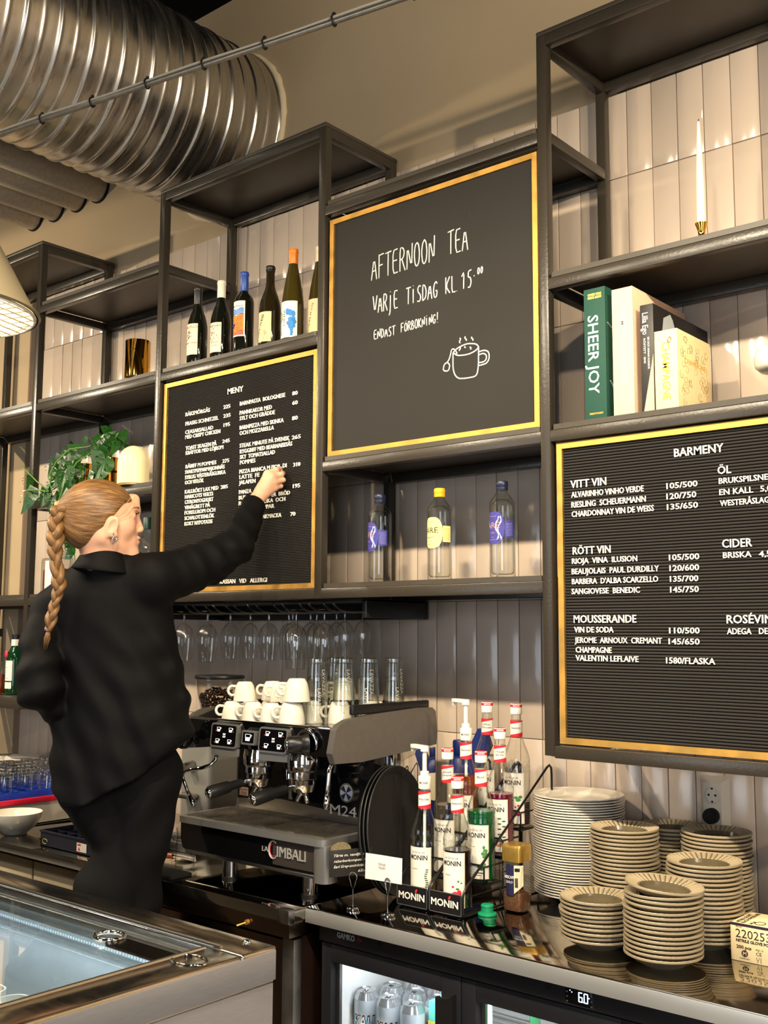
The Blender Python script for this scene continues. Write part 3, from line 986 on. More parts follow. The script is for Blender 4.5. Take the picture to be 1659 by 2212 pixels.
def wine_bottle(label, x, y, z, kind, H, R, glass, capcol, cap_z, lab):
    t = thing('wine_bottle', label, 'wine bottle', (x, y, z), group='wine bottles above the food menu')
    mb = MB()
    mb.lathe(bottle_profile(kind, H, R), n=40)
    obj('bottle_glass', mb, glass, t, smooth=60)
    mb = MB()
    rc = R * .42
    mb.lathe([(rc * 1.0, H * cap_z), (rc * .985, H * .95), (rc * 1.06, H * .955), (rc * 1.06, H * .985), (rc * .98, H * .999), (0, H)], n=32, cap0=True)
    obj('capsule', mb, mat('capsule_%d_%d_%d' % capcol, C(*capcol), 0.35, spec=0.5), t, smooth=40)
    lab(t, R)
    return t


A0 = -PI / 2 - 0.04      # the labels face straight out of the shelf


def lab_plain(col, z0, z1, half, prints, ang=A0):
    def f(t, R):
        mb = MB()
        label_round(mb, (0, 0, 0), R + 0.0004, ang, half, z0, z1)
        lb = obj('label', mb, col, t, smooth=180)
        for s, zc, cap, w, colr, da in prints:
            mb = MB()
            text_round(mb, s, (0, 0, 0), R + 0.0006, ang + da, zc, cap, w, extrude=0.0002)
            obj('label_print', mb, mat('print_%d_%d_%d' % colr, C(*colr), 0.7), lb, smooth=0)
        f.last = lb
    return f


def sketch(lb, R, ang, z0, n, w, h, col=(60, 50, 45)):
    """a fine printed drawing: wandering line work on the label"""
    mb = MB()
    r = random.Random(n)
    for k in range(n):
        u, v = r.uniform(-w, w), r.uniform(0, h)
        pts = []
        for i in range(6):
            a = ang + u / R
            pts.append(((R + 0.0007) * math.cos(a), (R + 0.0007) * math.sin(a), z0 + v))
            u += r.uniform(-.004, .004)
            v += r.uniform(-.003, .005)
        mb.tube(pts, 0.00035, 4)
    obj('label_drawing', mb, mat('print_%d_%d_%d' % col, C(*col), 0.7), lb, smooth=0)


def lab1(t, R):
    f = lab_plain(LCREAM, .03, .148, .95, [('SCARZELLO', .131, .0095, .07, (190, 80, 60), 0), ("BARBERA D'ALBA", .072, .006, .07, (120, 90, 60), 0), ('2021', .060, .003, None, (120, 90, 60), 0.1)])
    f(t, R)
    sketch(f.last, R, A0 - .1, .088, 26, .013, .03)


def lab2(t, R):
    f = lab_plain(LCREAM, .02, .131, .95, [('BEAUJOLAIS', .116, .0065, .066, (60, 50, 50), 0), ('paul', .056, .004, .03, (60, 50, 50), .2), ('AOC 2022', .044, .003, .03, (60, 50, 50), .2)])
    f(t, R)
    sketch(f.last, R, A0 + .05, .062, 34, .018, .045, (110, 60, 60))


def lab3(t, R):
    f = lab_plain(LWHITE, .055, .185, .98, [('Vina Ilusion', .164, .007, .054, (70, 90, 110), 0.05)])
    f(t, R)
    lb = f.last
    for nm, z0, z1, col in (('printed_sky', .134, .157, (112, 150, 206)), ('printed_field', .066, .135, (236, 130, 52)), ('printed_earth', .060, .075, (220, 96, 70))):
        mb = MB()
        label_round(mb, (0, 0, 0), R + 0.0007 + (.0001 if nm == 'printed_earth' else 0), A0, .86, z0, z1, shape=lambda u, a=z0, b=z1: (a, b + .004 * math.sin(u * 9)))
        obj(nm, mb, mat('print_' + nm, C(*col), 0.7, noise=0.25, nscale=60), lb, smooth=180)
    mb = MB()
    for i in range(6):
        for j in range(9):
            a = A0 + .1 + i * .11 + (j % 2) * .03
            mb.ball(((R + .001) * math.cos(a), (R + .001) * math.sin(a), .074 + j * .0065), .0013, 6, sc=(1, 1, .7))
    obj('printed_vines', mb, mat('print_vines', C(90, 50, 40), .8), lb, smooth=180)
    mb = MB()
    for i, (u, v) in enumerate(((-.004, 0), (.0, 0), (.004, 0), (-.006, .004), (-.002, .004), (.002, .004), (.006, .004), (0, -.004), (-.003, -.004), (0, -.008))):
        a = A0 - .3 + u / R
        mb.ball(((R + .001) * math.cos(a), (R + .001) * math.sin(a), .096 + v), .0026, 8)
    obj('printed_grapes', mb, mat('print_grapes', C(70, 40, 110), .7), lb, smooth=180)


def lab4(t, R):
    f = lab_plain(mat('peach_label', C(244, 208, 160), .75), .015, .122, .98, [])
    f(t, R)
    mb = MB()
    me = text_mesh('VIN-WEIß', .010, .085, extrude=.0002, offset=.02)
    for v in me.vertices:       # lettering climbs the label at a slant
        u, w = v.co.x - .042, v.co.y
        uu, vv = u * .34 - w * .94, u * .94 + w * .34
        a = A0 - .05 + uu / R
        v.co = Vector(((R + .0007) * math.cos(a), (R + .0007) * math.sin(a), .070 + vv))
    mb.mesh(me)
    obj('label_print', mb, mat('print_green', C(70, 150, 90), .7), f.last, smooth=0)
    sketch(f.last, R, A0 + .45, .02, 16, .006, .04, (170, 150, 90))


def lab5(t, R):
    f = lab_plain(LWHITE, .012, .140, 1.25, [])
    f(t, R)
    lb = f.last
    mb = MB()
    for u, v, r in ((.0, .05, .008), (.010, .052, .008), (-.006, .062, .008), (.006, .064, .009), (.014, .066, .008), (.0, .075, .009), (.010, .077, .008), (.004, .04, .007), (.005, .030, .006), (.004, .022, .005)):
        a = A0 + .62 + u / R
        mb.ball(((R + .0004) * math.cos(a), (R + .0004) * math.sin(a), v), r, 10, sc=(1, 1, 1), M=Matrix.Rotation(a, 4, 'Z') @ Matrix.Diagonal((.08, 1, 1, 1)))
    obj('printed_blue_grapes', mb, mat('print_blue', C(52, 132, 204), .6, noise=.2, nscale=80), lb, smooth=180)
    mb = MB()
    for k in range(3):
        a = A0 + .35 + k * .26
        mb.ball(((R + .0004) * math.cos(a), (R + .0004) * math.sin(a), .102 - .004 * k), .010, 10, M=Matrix.Rotation(a, 4, 'Z') @ Matrix.Diagonal((.08, .8, 1.2, 1)))
    obj('printed_blue_leaf', mb, mat('print_blue', C(52, 132, 204), .6), lb, smooth=180)
    mb = MB()
    a = A0 - .62
    mb.ball(((R + .0004) * math.cos(a), (R + .0004) * math.sin(a), .088), .013, 12, M=Matrix.Rotation(a, 4, 'Z') @ Matrix.Diagonal((.08, .8, 1.15, 1)))
    obj('printed_green_drop', mb, mat('print_lime', C(160, 208, 40), .6), lb, smooth=180)
    mb = MB()
    ring = [((R + .0008) * math.cos(a + .34 * math.cos(q)), (R + .0008) * math.sin(a + .34 * math.cos(q)), .088 + .017 * math.sin(q)) for q in [2 * PI * k / 20 for k in range(20)]]
    mb.tube(ring, .0006, 5, closed=True)
    mb.tube([((R + .0008) * math.cos(a), (R + .0008) * math.sin(a), .071), ((R + .0008) * math.cos(a + .05), (R + .0008) * math.sin(a + .05), .032)], .0006, 5)
    mb.tube([((R + .0008) * math.cos(a + .28 * math.cos(q)), (R + .0008) * math.sin(a + .28 * math.cos(q)), .028 + .005 * math.sin(q)) for q in [2 * PI * k / 16 for k in range(16)]], .0006, 5, closed=True)
    obj('printed_glass', mb, INK, lb, smooth=180)
    mb = MB()
    me = text_mesh('VINO', .009, .06, extrude=.0002)
    for v in me.vertices:
        u, w = v.co.x, v.co.y
        aa = A0 - .12 + w / R
        v.co = Vector(((R + .0007) * math.cos(aa), (R + .0007) * math.sin(aa), .112 - u))
    mb.mesh(me)
    obj('label_print', mb, INK, lb, smooth=0)


def lab6(t, R):
    f = lab_plain(mat('peach_label', C(244, 208, 160), .75), .020, .142, 1.1, [])
    f(t, R)
    mb = MB()
    me = text_mesh('RIESLING', .0085, .10, extrude=.0002)
    for v in me.vertices:
        u, w = v.co.x - .05, v.co.y
        uu, vv = u * .25 - w * .97, u * .97 + w * .25
        aa = A0 - .05 + uu / R
        v.co = Vector(((R + .0007) * math.cos(aa), (R + .0007) * math.sin(aa), .078 + vv))
    mb.mesh(me)
    obj('label_print', mb, mat('print_grey', C(130, 110, 80), .7), f.last, smooth=0)


ZC = 2.3202
wine_bottle('dark red wine bottle with black capsule, leftmost above the food menu', -1.5131, .0435, ZC, 'burgundy', .296, .0375, DKGLASS, (34, 30, 30), .74, lab1)
wine_bottle('dark wine bottle with a white capsule and cream drawing label', -1.3898, .0507, ZC, 'burgundy', .296, .0375, DKGLASS, (232, 220, 196), .78, lab2)
wine_bottle('wine bottle with blue capsule and orange vineyard picture label', -1.2608, .0461, ZC, 'bordeaux', .30, .036, DKGLASS, (36, 70, 150), .76, lab3)
wine_bottle('brown wine bottle with black top and peach label lettered in green', -1.1351, .055, ZC, 'burgundy', .296, .0385, BROWNG, (24, 20, 18), .93, lab4)
wine_bottle('tall olive wine bottle with orange screw cap and blue grapes label', -1.0279, .0612, ZC, 'flute', .335, .0385, OLIVE, (240, 122, 20), .80, lab5)
wine_bottle('olive wine bottle with cream cap half hidden behind the upright post', -.9427, .1048, ZC, 'flute', .335, .038, OLIVE, (236, 214, 170), .82, lab6)

# ---- three clear spirit bottles
NAVY = mat('navy_cap', C(26, 32, 56), .35)
YCAP = mat('yellow_cap', C(232, 172, 30), .35)
SPIRIT = thin_glass('spirit_glass', (0.97, 0.98, 0.96, 1), (0.60, 0.64, 0.60, 1), 0.25, base=0.07)


def are_bottle(label, x, y, cap, lcol, pcol, ang, wm):
    t = thing('spirit_bottle', label, 'bottle', (x, y, 1.4862), group='clear spirit bottles under the chalkboard')
    H, R = .275, .0365
    mb = MB()
    mb.lathe([(R * .7, .0), (R * .97, .002), (R, .007), (R, .208), (R * .985, .214), (R * .9, .220), (R * .70, .230), (R * .50, .240), (R * .41, .246), (R * .41, .262)], n=40)
    obj('bottle_glass', mb, SPIRIT, t, smooth=50)
    mb = MB()
    mb.lathe([(0, .012), (R * .75, .0105), (R * .86, .014), (R * .9, .02), (R * .9, .203), (R * .82, .212), (R * .5, .222), (0, .222)], n=32)
    obj('spirit', mb, thin_glass('clear_spirit', (.985, .985, .97, 1), (.55, .57, .52, 1), .3, base=0.0), t, smooth=50)
    mb = MB()
    mb.lathe([(R * .44, .249), (R * .46, .252), (R * .46, .258), (R * .44, .259), (R * .47, .261), (R * .47, .272), (R * .42, .2755), (0, .2757)], n=32, cap0=True)
    obj('screw_cap', mb, cap, t, smooth=35)
    mb = MB()
    label_round(mb, (0, 0, 0), R + .0004, ang, .95, .068, .142, n=28, shape=lambda u: (.140 - .046 * (1 - abs(2 * u - 1) ** 3.2) ** .5, .140 + .046 * (1 - abs(2 * u - 1) ** 3.2) ** .5))
    lb = obj('label', mb, lcol, t, smooth=180)
    mb = MB()
    text_round(mb, 'ÅRE', (0, 0, 0), R + .0006, ang - .1, .139, .017, .050, extrude=.0002)
    text_round(mb, '· GIN ·' if wm else 'AKVAVIT', (0, 0, 0), R + .0006, ang - .1, .124, .0045, .028, extrude=.0002)
    obj('label_print', mb, pcol, lb, smooth=0)
    mb = MB()
    for zc, hw in ((.106, .012), (.113, .006), (.172, .014)):
        label_round(mb, (0, 0, 0), R + .0006, ang - .1, hw / R, zc, zc + .0009, n=8)
    obj('label_small_print', mb, pcol, lb, smooth=0)
    if wm:
        mb = MB()
        for k in range(2):
            pts = [((R + .0007) * math.cos(ang + .35 + .2 * k + .14 * math.sin(i * .9 + k)), (R + .0007) * math.sin(ang + .35 + .2 * k + .14 * math.sin(i * .9 + k)), .104 + i * .0075) for i in range(10)]
            mb.tube(pts, [.0022 + .001 * math.sin(i * 2.1) for i in range(10)], 6)
        obj('label_mountain', mb, mat('print_lilac', C(176, 178, 214), .7), lb, smooth=180)
    mb = MB()
    label_round(mb, (0, 0, 0), R + .0004, ang + 1.35, .40, .112, .160, n=12)
    bl = obj('back_label', mb, lcol, t, smooth=180)
    mb = MB()
    for k in range(9):
        label_round(mb, (0, 0, 0), R + .0006, ang + 1.35 - .02 * (k % 3), .28, .118 + k * .0042, .1188 + k * .0042, n=6)
    obj('back_label_print', mb, mat('print_dim_%d' % wm, C(150, 150, 180) if wm else C(150, 130, 60), .7), bl, smooth=0)
    return t


COPPER = mat('copper_print', C(232, 170, 130), .3, metal=.6)
LBLUE = mat('royal_blue_label', C(58, 56, 138), .6, noise=.06, nscale=40)
LYEL = mat('pale_yellow_label', C(240, 226, 140), .7, noise=.03, nscale=40)
are_bottle('clear spirit bottle with blue label, left one of two, beside the rear post', -.6241, .0576, NAVY, LBLUE, COPPER, -1.95, 1)
are_bottle('clear spirit bottle with yellow cap and pale yellow label', -.3935, .0623, YCAP, LYEL, INK, -1.62, 0)
are_bottle('clear spirit bottle with blue label, right one of two, the nearer', -.1631, .053, NAVY, LBLUE, COPPER, -1.75, 1)

# ---- books
def book(label, x0, x1, z1, y0, y1, cover, prints, z0=1.8942, tilt=0.0, page=LCREAM):
    t = thing('book', label, 'book', ((x0 + x1) / 2, y0, z0), group='books above the bar menu')
    w, h, d = (x1 - x0), z1 - z0, y1 - y0
    mb = MB()
    mb.box(-w / 2, w / 2, 0, .003, 0, h, bev=.0008)
    mb.box(-w / 2, -w / 2 + .003, .001, d, 0, h, bev=.0008)
    mb.box(w / 2 - .003, w / 2, .001, d, 0, h, bev=.0008)
    obj('cover', mb, cover, t)
    mb = MB()
    mb.box(-w / 2 + .003, w / 2 - .003, .003, d - .004, .003, h - .003)
    obj('pages', mb, page, t)
    for nm, s, zt, u, cap, width, m in prints:
        mb = MB()
        text_on(mb, s, (u, -.0002, zt), (0, 0, -1), (1, 0, 0), cap, width, extrude=.0003, offset=.01)
        obj(nm, mb, m, t)
    if tilt:
        t.rotation_euler = (0, tilt, 0)
    return t


GREENB = mat('dark_green_cloth', C(22, 70, 56), .7, noise=.05, nscale=80)
PINKB = mat('blush_cloth', C(240, 196, 160), .75, noise=.04, nscale=80)
BLKB = mat('worn_black_cover', C(34, 31, 29), .45, noise=.15, nscale=30)
CHAMB = mat('cream_boxed_cover', C(244, 216, 160), .6, noise=.04, nscale=50)
GOLDF = mat('gold_foil', C(226, 176, 80), .3, metal=.9)
PALEB = mat('pale_blue_print', C(196, 226, 228), .6)
b = book('thick dark green photo album titled SHEER JOY on its spine', .1282, .1918, 2.2545, .02, .30, GREENB, [('title', 'SHEER JOY', 2.2545 - 1.894 - .075, -.020, .031, .215, PALEB)])
mb = MB()
for s, zc in (('COFFEE TABLE', .340), ('PHOTO ALBUM', .3315)):
    text_on(mb, s, (.001, -.0002, zc), (1, 0, 0), (0, 0, 1), .0062, .040, align='c', extrude=.0003, offset=.03)
text_on(mb, 'PRINTWORKS', (.001, -.0002, .015), (1, 0, 0), (0, 0, 1), .005, .040, align='c', extrude=.0003, offset=.03)
obj('small_print', mb, GOLDF, b)
mb = MB()
mb.tube([(.0325, .02 + .012 * i, .085 + .02 * math.cos(i * .9)) for i in range(8)], .0018, 6)
mb.tube([(.0325, .01, .262), (.0325, .04, .25)], .0018, 6)
obj('cover_drawing', mb, mat('silver_print', C(170, 176, 176), .5), b)
b = book('thick blush pink photo album with pale lettering, beside the green one', .2105, .2705, 2.2385, .022, .345, PINKB, [('title', 'FAMILY and FRIENDS', 2.2385 - 1.894 - .065, -.005, .014, .185, mat('cream_print', C(250, 222, 180), .6))])
mb = MB()
text_on(mb, 'PRINTWORKS', (.0, -.0002, .027), (1, 0, 0), (0, 0, 1), .003, .034, align='c', extrude=.0003)
obj('small_print', mb, mat('cream_print', C(250, 222, 180), .6), b)
b = book('worn black cookbook with white handwritten title, between pink and cream books', .288, .325, 2.182, .028, .37, BLKB, [('title', 'Lilla Ego', 2.182 - 1.894 - .022, -.012, .016, .058, mat('white_print', C(230, 224, 212), .6)), ('subtitle', 'EN OCH ANNAN KOKBOK', .200, .001, .0052, .085, mat('white_print', C(230, 224, 212), .6)), ('subtitle', 'RÖSTETT · EMS', .198, -.010, .0052, .066, mat('white_print', C(230, 224, 212), .6))])
mb = MB()
pts = [(-.012, .0), (.0, .0), (.014, .0), (.0165, .06), (.0165, .16), (.008, .09)]
mb.prism([(u, v) for u, v in ((-.013, .003), (.0165, .003), (.0165, .155), (.006, .10), (-.004, .05))], (0, -.0004, 0), (1, 0, 0), (0, 0, 1), (0, .0003, 0))
obj('torn_cover_patch', mb, mat('bare_board', C(206, 186, 150), .9), b)
mb = MB()
me = mb.prism([(.06, .262), (.10, .280), (.115, .268), (.14, .225), (.10, .20), (.05, .22)], (.0186, 0, 0), (0, 1, 0), (0, 0, 1), (.0004, 0, 0))
obj('cover_picture', mb, mat('silver_print', C(170, 166, 156), .5), b)
b = book('cream book titled CHAMPAGNE in gold with an ornamental cover', .330, .3922, 2.1018, .02, .222, CHAMB, [('title', 'CHAMPAGNE', 2.1018 - 1.894 - .032, -.010, .020, .150, mat('orange_gold', C(238, 168, 40), .4, metal=.3))])
mb = MB()
r_ = random.Random(5)
for k in range(44):
    cy, cz = r_.uniform(.02, .18), r_.uniform(.02, .19)
    s_ = r_.choice((-1, 1))
    mb.tube([(.0313, cy + (.004 + .0011 * i) * math.cos(s_ * i * .7 + k), cz + (.004 + .0011 * i) * math.sin(s_ * i * .7 + k)) for i in range(9)], .0005, 4)
obj('cover_ornament', mb, mat('ochre_line', C(150, 118, 66), .6), b, smooth=180)
mb = MB()
text_on(mb, 'CHAMPAGNE', (.0313, .04, .125), (0, 1, 0), (0, 0, 1), .014, .13, extrude=.0003)
obj('cover_title', mb, mat('orange_gold', C(238, 168, 40), .4, metal=.3), b)
mb = MB()
for k in range(6):
    mb.tube([(.010 + .006 * math.cos(i * .8 + k) * (1 - i * .06), -.0004, .180 + .009 * math.sin(i * .8 + k * 1.1) * (1 - i * .06)) for i in range(8)], .0004, 4)
obj('spine_ornament', mb, mat('ochre_line', C(150, 118, 66), .6), b, smooth=180)

# ---- candle, gold vase, ribbed lamp, dome lamp
cn = thing('candle', 'tall white taper candle in a small gold holder above the books', 'candle', (.4487, .06, 2.3202))
mb = MB()
mb.lathe([(.011, 0), (.014, .002), (.012, .006), (.0085, .02), (.010, .035), (.016, .052), (.0162, .054), (.0125, .054), (.0115, .044), (0, .044)], n=32)
obj('holder', mb, GOLD, cn, smooth=50)
mb = MB()
mb.lathe([(.0112, .044), (.0110, .10), (.0095, .18), (.0062, .27), (.0034, .322), (.0022, .328), (0, .329)], n=28)
obj('wax', mb, mat('ivory_wax', C(244, 226, 196), .5, sss=.2), cn, smooth=60)
mb = MB()
mb.tube([(0, 0, .327), (.0005, 0, .334)], .0011, 6)
obj('wick', mb, BLACKM, cn)
mb = MB()
mb.lathe([(.0006, .333), (.0021, .338), (.0019, .346), (.0006, .356), (0, .357)], n=12)
o_ = obj('plastic_flame', mb, mat('ivory_wax', C(244, 226, 196), .5), cn, smooth=180)
o_.rotation_euler = (.0, .03, 0)

mb = MB()
R = .0495
mb.lathe([(R - .004, 0), (R, .003), (R, .148), (R - .0012, .1495), (R - .0024, .148), (R - .0024, .004), (0, .004)], n=64)
tagobj('vase', mb, GOLD, 'polished gold cylinder vase alone on a left shelf', 'vase', (-1.865, .037, 2.3202), smooth=40)

RIBG = mat('ribbed_milk_glass', C(240, 232, 214), .25)
rl = thing('table_lamp', 'white ribbed glass lamp cut off by the right edge, beside the books', 'lamp', (.605, .15, 1.8942))
mb = MB()
mb.lathe([(.0, .085), (.05, .088), (.062, .10), (.064, .125), (.058, .142), (.04, .151), (0, .154)], n=72, wave=lambda a, i, r: r * (1 + (.008 if r > .03 else 0) * math.cos(36 * a)))
obj('shade', mb, RIBG, rl, smooth=60)
mb = MB()
mb.lathe([(.045, 0), (.045, .006), (.012, .010), (.007, .016), (.007, .09), (0, .09)], n=32)
obj('base', mb, GOLD, rl, smooth=40)

dl = thing('table_lamp', 'glowing white dome table lamp beside the trailing plant', 'lamp', (-1.868, .035, 1.8942))
mb = MB()
mb.lathe([(.055, 0), (.055, .007), (0, .007)], n=48)
obj('base', mb, BRASS, dl)
mb = MB()
prof = [(.0605, .006), (.0605, .09)] + [(.0605 * math.cos(a), .09 + .068 * math.sin(a)) for a in [PI / 2 * k / 12 for k in range(1, 12)]] + [(0, .158)]
mb.lathe(prof, n=96, cap0=True, wave=lambda a, i, r: r * (1 + (.010 if i < 2 else 0) * math.cos(48 * a)))
obj('dome', mb, mat('lit_opal_glass', C(206, 190, 152), .3, emit=C(255, 222, 150), estr=0.62), dl, smooth=70)

# ---- trailing plant
pt = thing('potted_plant', 'trailing green monstera in a gold pot spilling over the left shelf', 'potted plant', (-2.195, .15, 1.8942))
mb = MB()
mb.lathe([(.047, 0), (.05, .003), (.05, .155), (.048, .157), (.046, .155), (.046, .12), (0, .12)], n=56)
obj('pot', mb, GOLD, pt, smooth=40)
mb = MB()
mb.lathe([(.0505, .092), (.0512, .093), (.0512, .101), (.0505, .102)], n=56, cap0=False, cap1=False)
obj('pot_band', mb, mat('dark_red_band', C(60, 22, 16), .3), pt)
mb = MB()
mb.lathe([(.0, .135), (.03, .134), (.0455, .128), (.0455, .120), (0, .12)], n=32, cap1=False)
obj('soil', mb, mat('soil', C(40, 28, 18), .95, bump=1, bscale=200), pt)
mb = MB()
mb.lathe([(.04, 0), (.042, .003), (.042, .16), (.040, .162), (.038, .16), (.038, .005), (0, .005)], n=48)
tagobj('vase', mb, GOLD, 'gold pot half hidden behind the trailing plant leaves', 'vase', (-2.44, .2, 1.8942))
LEAFM = mat('monstera_leaf', C(34, 78, 24), .3, noise=.35, nscale=18, spec=.5)
VEINM = mat('leaf_stem', C(96, 140, 56), .5)


def leaf_mesh():
    cu = bpy.data.curves.new('leaf', 'CURVE')
    cu.dimensions = '2D'
    cu.fill_mode = 'BOTH'

    def spl(pts):
        s = cu.splines.new('POLY')
        s.points.add(len(pts) - 1)
        for p, q in zip(s.points, pts):
            p.co = (q[0], q[1], 0, 1)
        s.use_cyclic_u = True
    for sg in (1, -1):
        half = [(0, 0)] + [(sg * (.40 * math.sin(PI * t ** .62) ** .9), -.06 * math.sin(PI * min(1, t * 3)) * (t < .33) + t * 1.0) for t in [k / 18 for k in range(1, 18)]] + [(0, 1.0)]
        spl(half if sg > 0 else half[::-1])
        for (c0, c1, a, l, w) in ((.16, .24, .5, .07, .022), (.19, .43, .75, .08, .022), (.15, .62, .95, .06, .018)):
            spl([(sg * (c0 + l * math.cos(q) * math.cos(a) - w * math.sin(q) * math.sin(a)), c1 + l * math.cos(q) * math.sin(a) * .6 + w * math.sin(q) * math.cos(a)) for q in [2 * PI * k / 10 for k in range(10)]])
    ob = bpy.data.objects.new('leaf', cu)
    COL.objects.link(ob)
    dg = bpy.context.evaluated_depsgraph_get()
    me = bpy.data.meshes.new_from_object(ob.evaluated_get(dg))
    bpy.data.objects.remove(ob)
    bm = bmesh.new()
    bm.from_mesh(me)
    bmesh.ops.subdivide_edges(bm, edges=[e for e in bm.edges if e.calc_length() > .12], cuts=1)
    for v in bm.verts:
        x_, y_ = v.co.x, v.co.y
        v.co.z = -abs(x_) * .28 + abs(x_) ** 2 * .2 - .22 * (y_ - .3) ** 2 + .02 * math.sin(y_ * 17) * abs(x_) * 2
    bm.to_mesh(me)
    bm.free()
    me.materials.clear()
    me.materials.append(LEAFM)
    me.shade_smooth()
    return me


LEAVES = [(-2.037, .08, 2.112, .095), (-2.138, .10, 2.117, .08), (-2.230, .14, 2.163, .06), (-2.054, .06, 2.073, .07), (-2.041, .10, 2.068, .06), (-2.155, .14, 2.154, .06), (-2.163, .08, 2.098, .065), (-2.119, .03, 2.038, .085), (-2.095, .0, 1.994, .1), (-2.021, -.02, 1.966, .1), (-2.329, .12, 2.132, .06), (-2.377, .1, 2.129, .075), (-2.442, .12, 2.131, .06), (-2.293, .08, 2.083, .06), (-2.364, .06, 2.068, .07), (-2.447, .08, 2.079, .06), (-2.419, .03, 2.040, .07), (-2.336, .0, 2.008, .065), (-2.436, .02, 2.017, .06), (-2.268, .0, 2.002, .05), (-2.258, -.02, 1.960, .07), (-2.309, -.03, 1.964, .06), (-2.267, -.04, 1.917, .09), (-2.325, -.04, 1.929, .06), (-2.234, -.03, 1.928, .06), (-2.262, .02, 1.965, .06), (-2.35, -.04, 1.899, .06), (-2.232, -.05, 1.869, .075), (-2.291, -.05, 1.864, .07), (-2.376, -.04, 1.881, .065), (-2.417, -.03, 1.896, .06), (-2.505, -.04, 1.961, .06), (-2.500, -.05, 1.884, .1), (-2.263, -.05, 1.839, .06), (-2.313, -.05, 1.837, .05), (-2.264, .03, 2.015, .05), (-2.207, .02, 1.979, .05), (-2.187, .0, 1.927, .05), (-2.109, -.01, 1.938, .06), (-2.183, -.04, 1.885, .05), (-2.03, .02, 1.99, .06), (-2.289, .12, 2.148, .05),
          (-2.08, .09, 2.13, .07), (-2.10, .06, 2.09, .08), (-2.18, .06, 2.12, .06), (-2.24, .08, 2.12, .07), (-2.30, .05, 2.04, .06), (-2.39, .0, 1.98, .06), (-2.20, -.04, 1.96, .06), (-2.29, -.04, 1.95, .07)]
VINES = [[(-2.181, .14, 2.03), (-2.189, .12, 2.126), (-2.274, .10, 2.103), (-2.349, .06, 2.096), (-2.386, .02, 2.036), (-2.354, -.03, 1.968), (-2.31, -.04, 1.905)], [(-2.198, .14, 2.03), (-2.210, .08, 2.074), (-2.248, .03, 2.023), (-2.234, -.03, 1.938), (-2.238, -.05, 1.86)], [(-2.334, -.04, 1.907), (-2.423, -.04, 1.953), (-2.559, -.03, 2.031)], [(-2.333, -.04, 1.903), (-2.42, -.04, 1.918), (-2.509, -.04, 1.922)], [(-2.181, .14, 2.03), (-2.096, .10, 2.103), (-2.038, .08, 2.131)], [(-2.191, .14, 2.03), (-2.146, .12, 2.102), (-2.174, .12, 2.144)], [(-2.19, .15, 2.03), (-2.11, .11, 2.08), (-2.05, .10, 2.09)]]
for v_ in VINES:
    mb = MB()
    mb.tube(v_, [.0028] * len(v_), 6)
    obj('vine', mb, VEINM, pt, world=True, smooth=180)
LME = leaf_mesh()
PV = wpos(pt)
for i, (x_, y_, z_, s_) in enumerate(LEAVES):
    o = bpy.data.objects.new('leaf', LME)
    COL.objects.link(o)
    o.parent = pt
    tip = Vector((rnd.uniform(-.7, .7), rnd.uniform(-.5, .1), -1.0 if z_ < 2.08 else rnd.uniform(-.9, .5))).normalized()
    if x_ > -2.06 and z_ > 2.08:
        tip = Vector((.85, -.3, -.35)).normalized()
    nrm = (Vector((.55, -.75, .35)) + Vector((rnd.uniform(-.5, .5), rnd.uniform(-.4, .4), rnd.uniform(-.3, .4)))).normalized()
    nrm = (nrm - tip * nrm.dot(tip)).normalized()
    xx = tip.cross(nrm)
    M = Matrix((xx, tip, nrm)).transposed().to_4x4()
    s2 = s_ * 1.32
    M = Matrix.Translation(Vector((x_, y_, z_)) - PV - tip * s2 * .5) @ M @ Matrix.Diagonal((s2, s2, s2, 1))
    o.matrix_local = M

# ---- bottles on the low left shelves
WHISKY = thin_glass('whisky_glass', (.95, .96, .92, 1), (.3, .34, .28, 1), .3)
t = thing('spirit_bottle', 'clear whiskey bottle with dark green cap, behind the woman\'s face', 'bottle', (-1.862, .106, 1.4862))
mb = MB()
mb.lathe([(.03, 0), (.042, .003), (.043, .01), (.043, .165), (.040, .18), (.028, .20), (.019, .218), (.0165, .235), (.0165, .25)], n=36)
obj('bottle_glass', mb, WHISKY, t, smooth=50)
mb = MB()
mb.lathe([(.0175, .245), (.0178, .288), (.016, .291), (0, .2915)], n=28, cap0=True)
obj('screw_cap', mb, mat('bottle_green_cap', C(20, 58, 48), .4), t)
mb = MB()
label_round(mb, (0, 0, 0), .0435, -1.25, 1.25, .02, .142)
lb = obj('label', mb, mat('dark_green_label', C(30, 44, 38), .6), t, smooth=180)
mb = MB()
for s, zc in (('MORE', .112), ('DEW', .092)):
    text_round(mb, s, (0, 0, 0), .0438, -1.05, zc, .013, None, extrude=.0003, offset=.02)
obj('label_print', mb, mat('yellow_print', C(226, 214, 120), .6), lb)
mb = MB()
mb.lathe([(.036, 0), (.038, .004), (.038, .15), (.034, .175), (.018, .205), (.0145, .225), (.0145, .27), (0, .271)], n=32)
tagobj('liqueur_bottle', mb, mat('deep_red_glass', C(110, 14, 18), .08), 'deep red bottle behind the green capped whiskey bottle', 'bottle', (-1.80, .21, 1.4862))

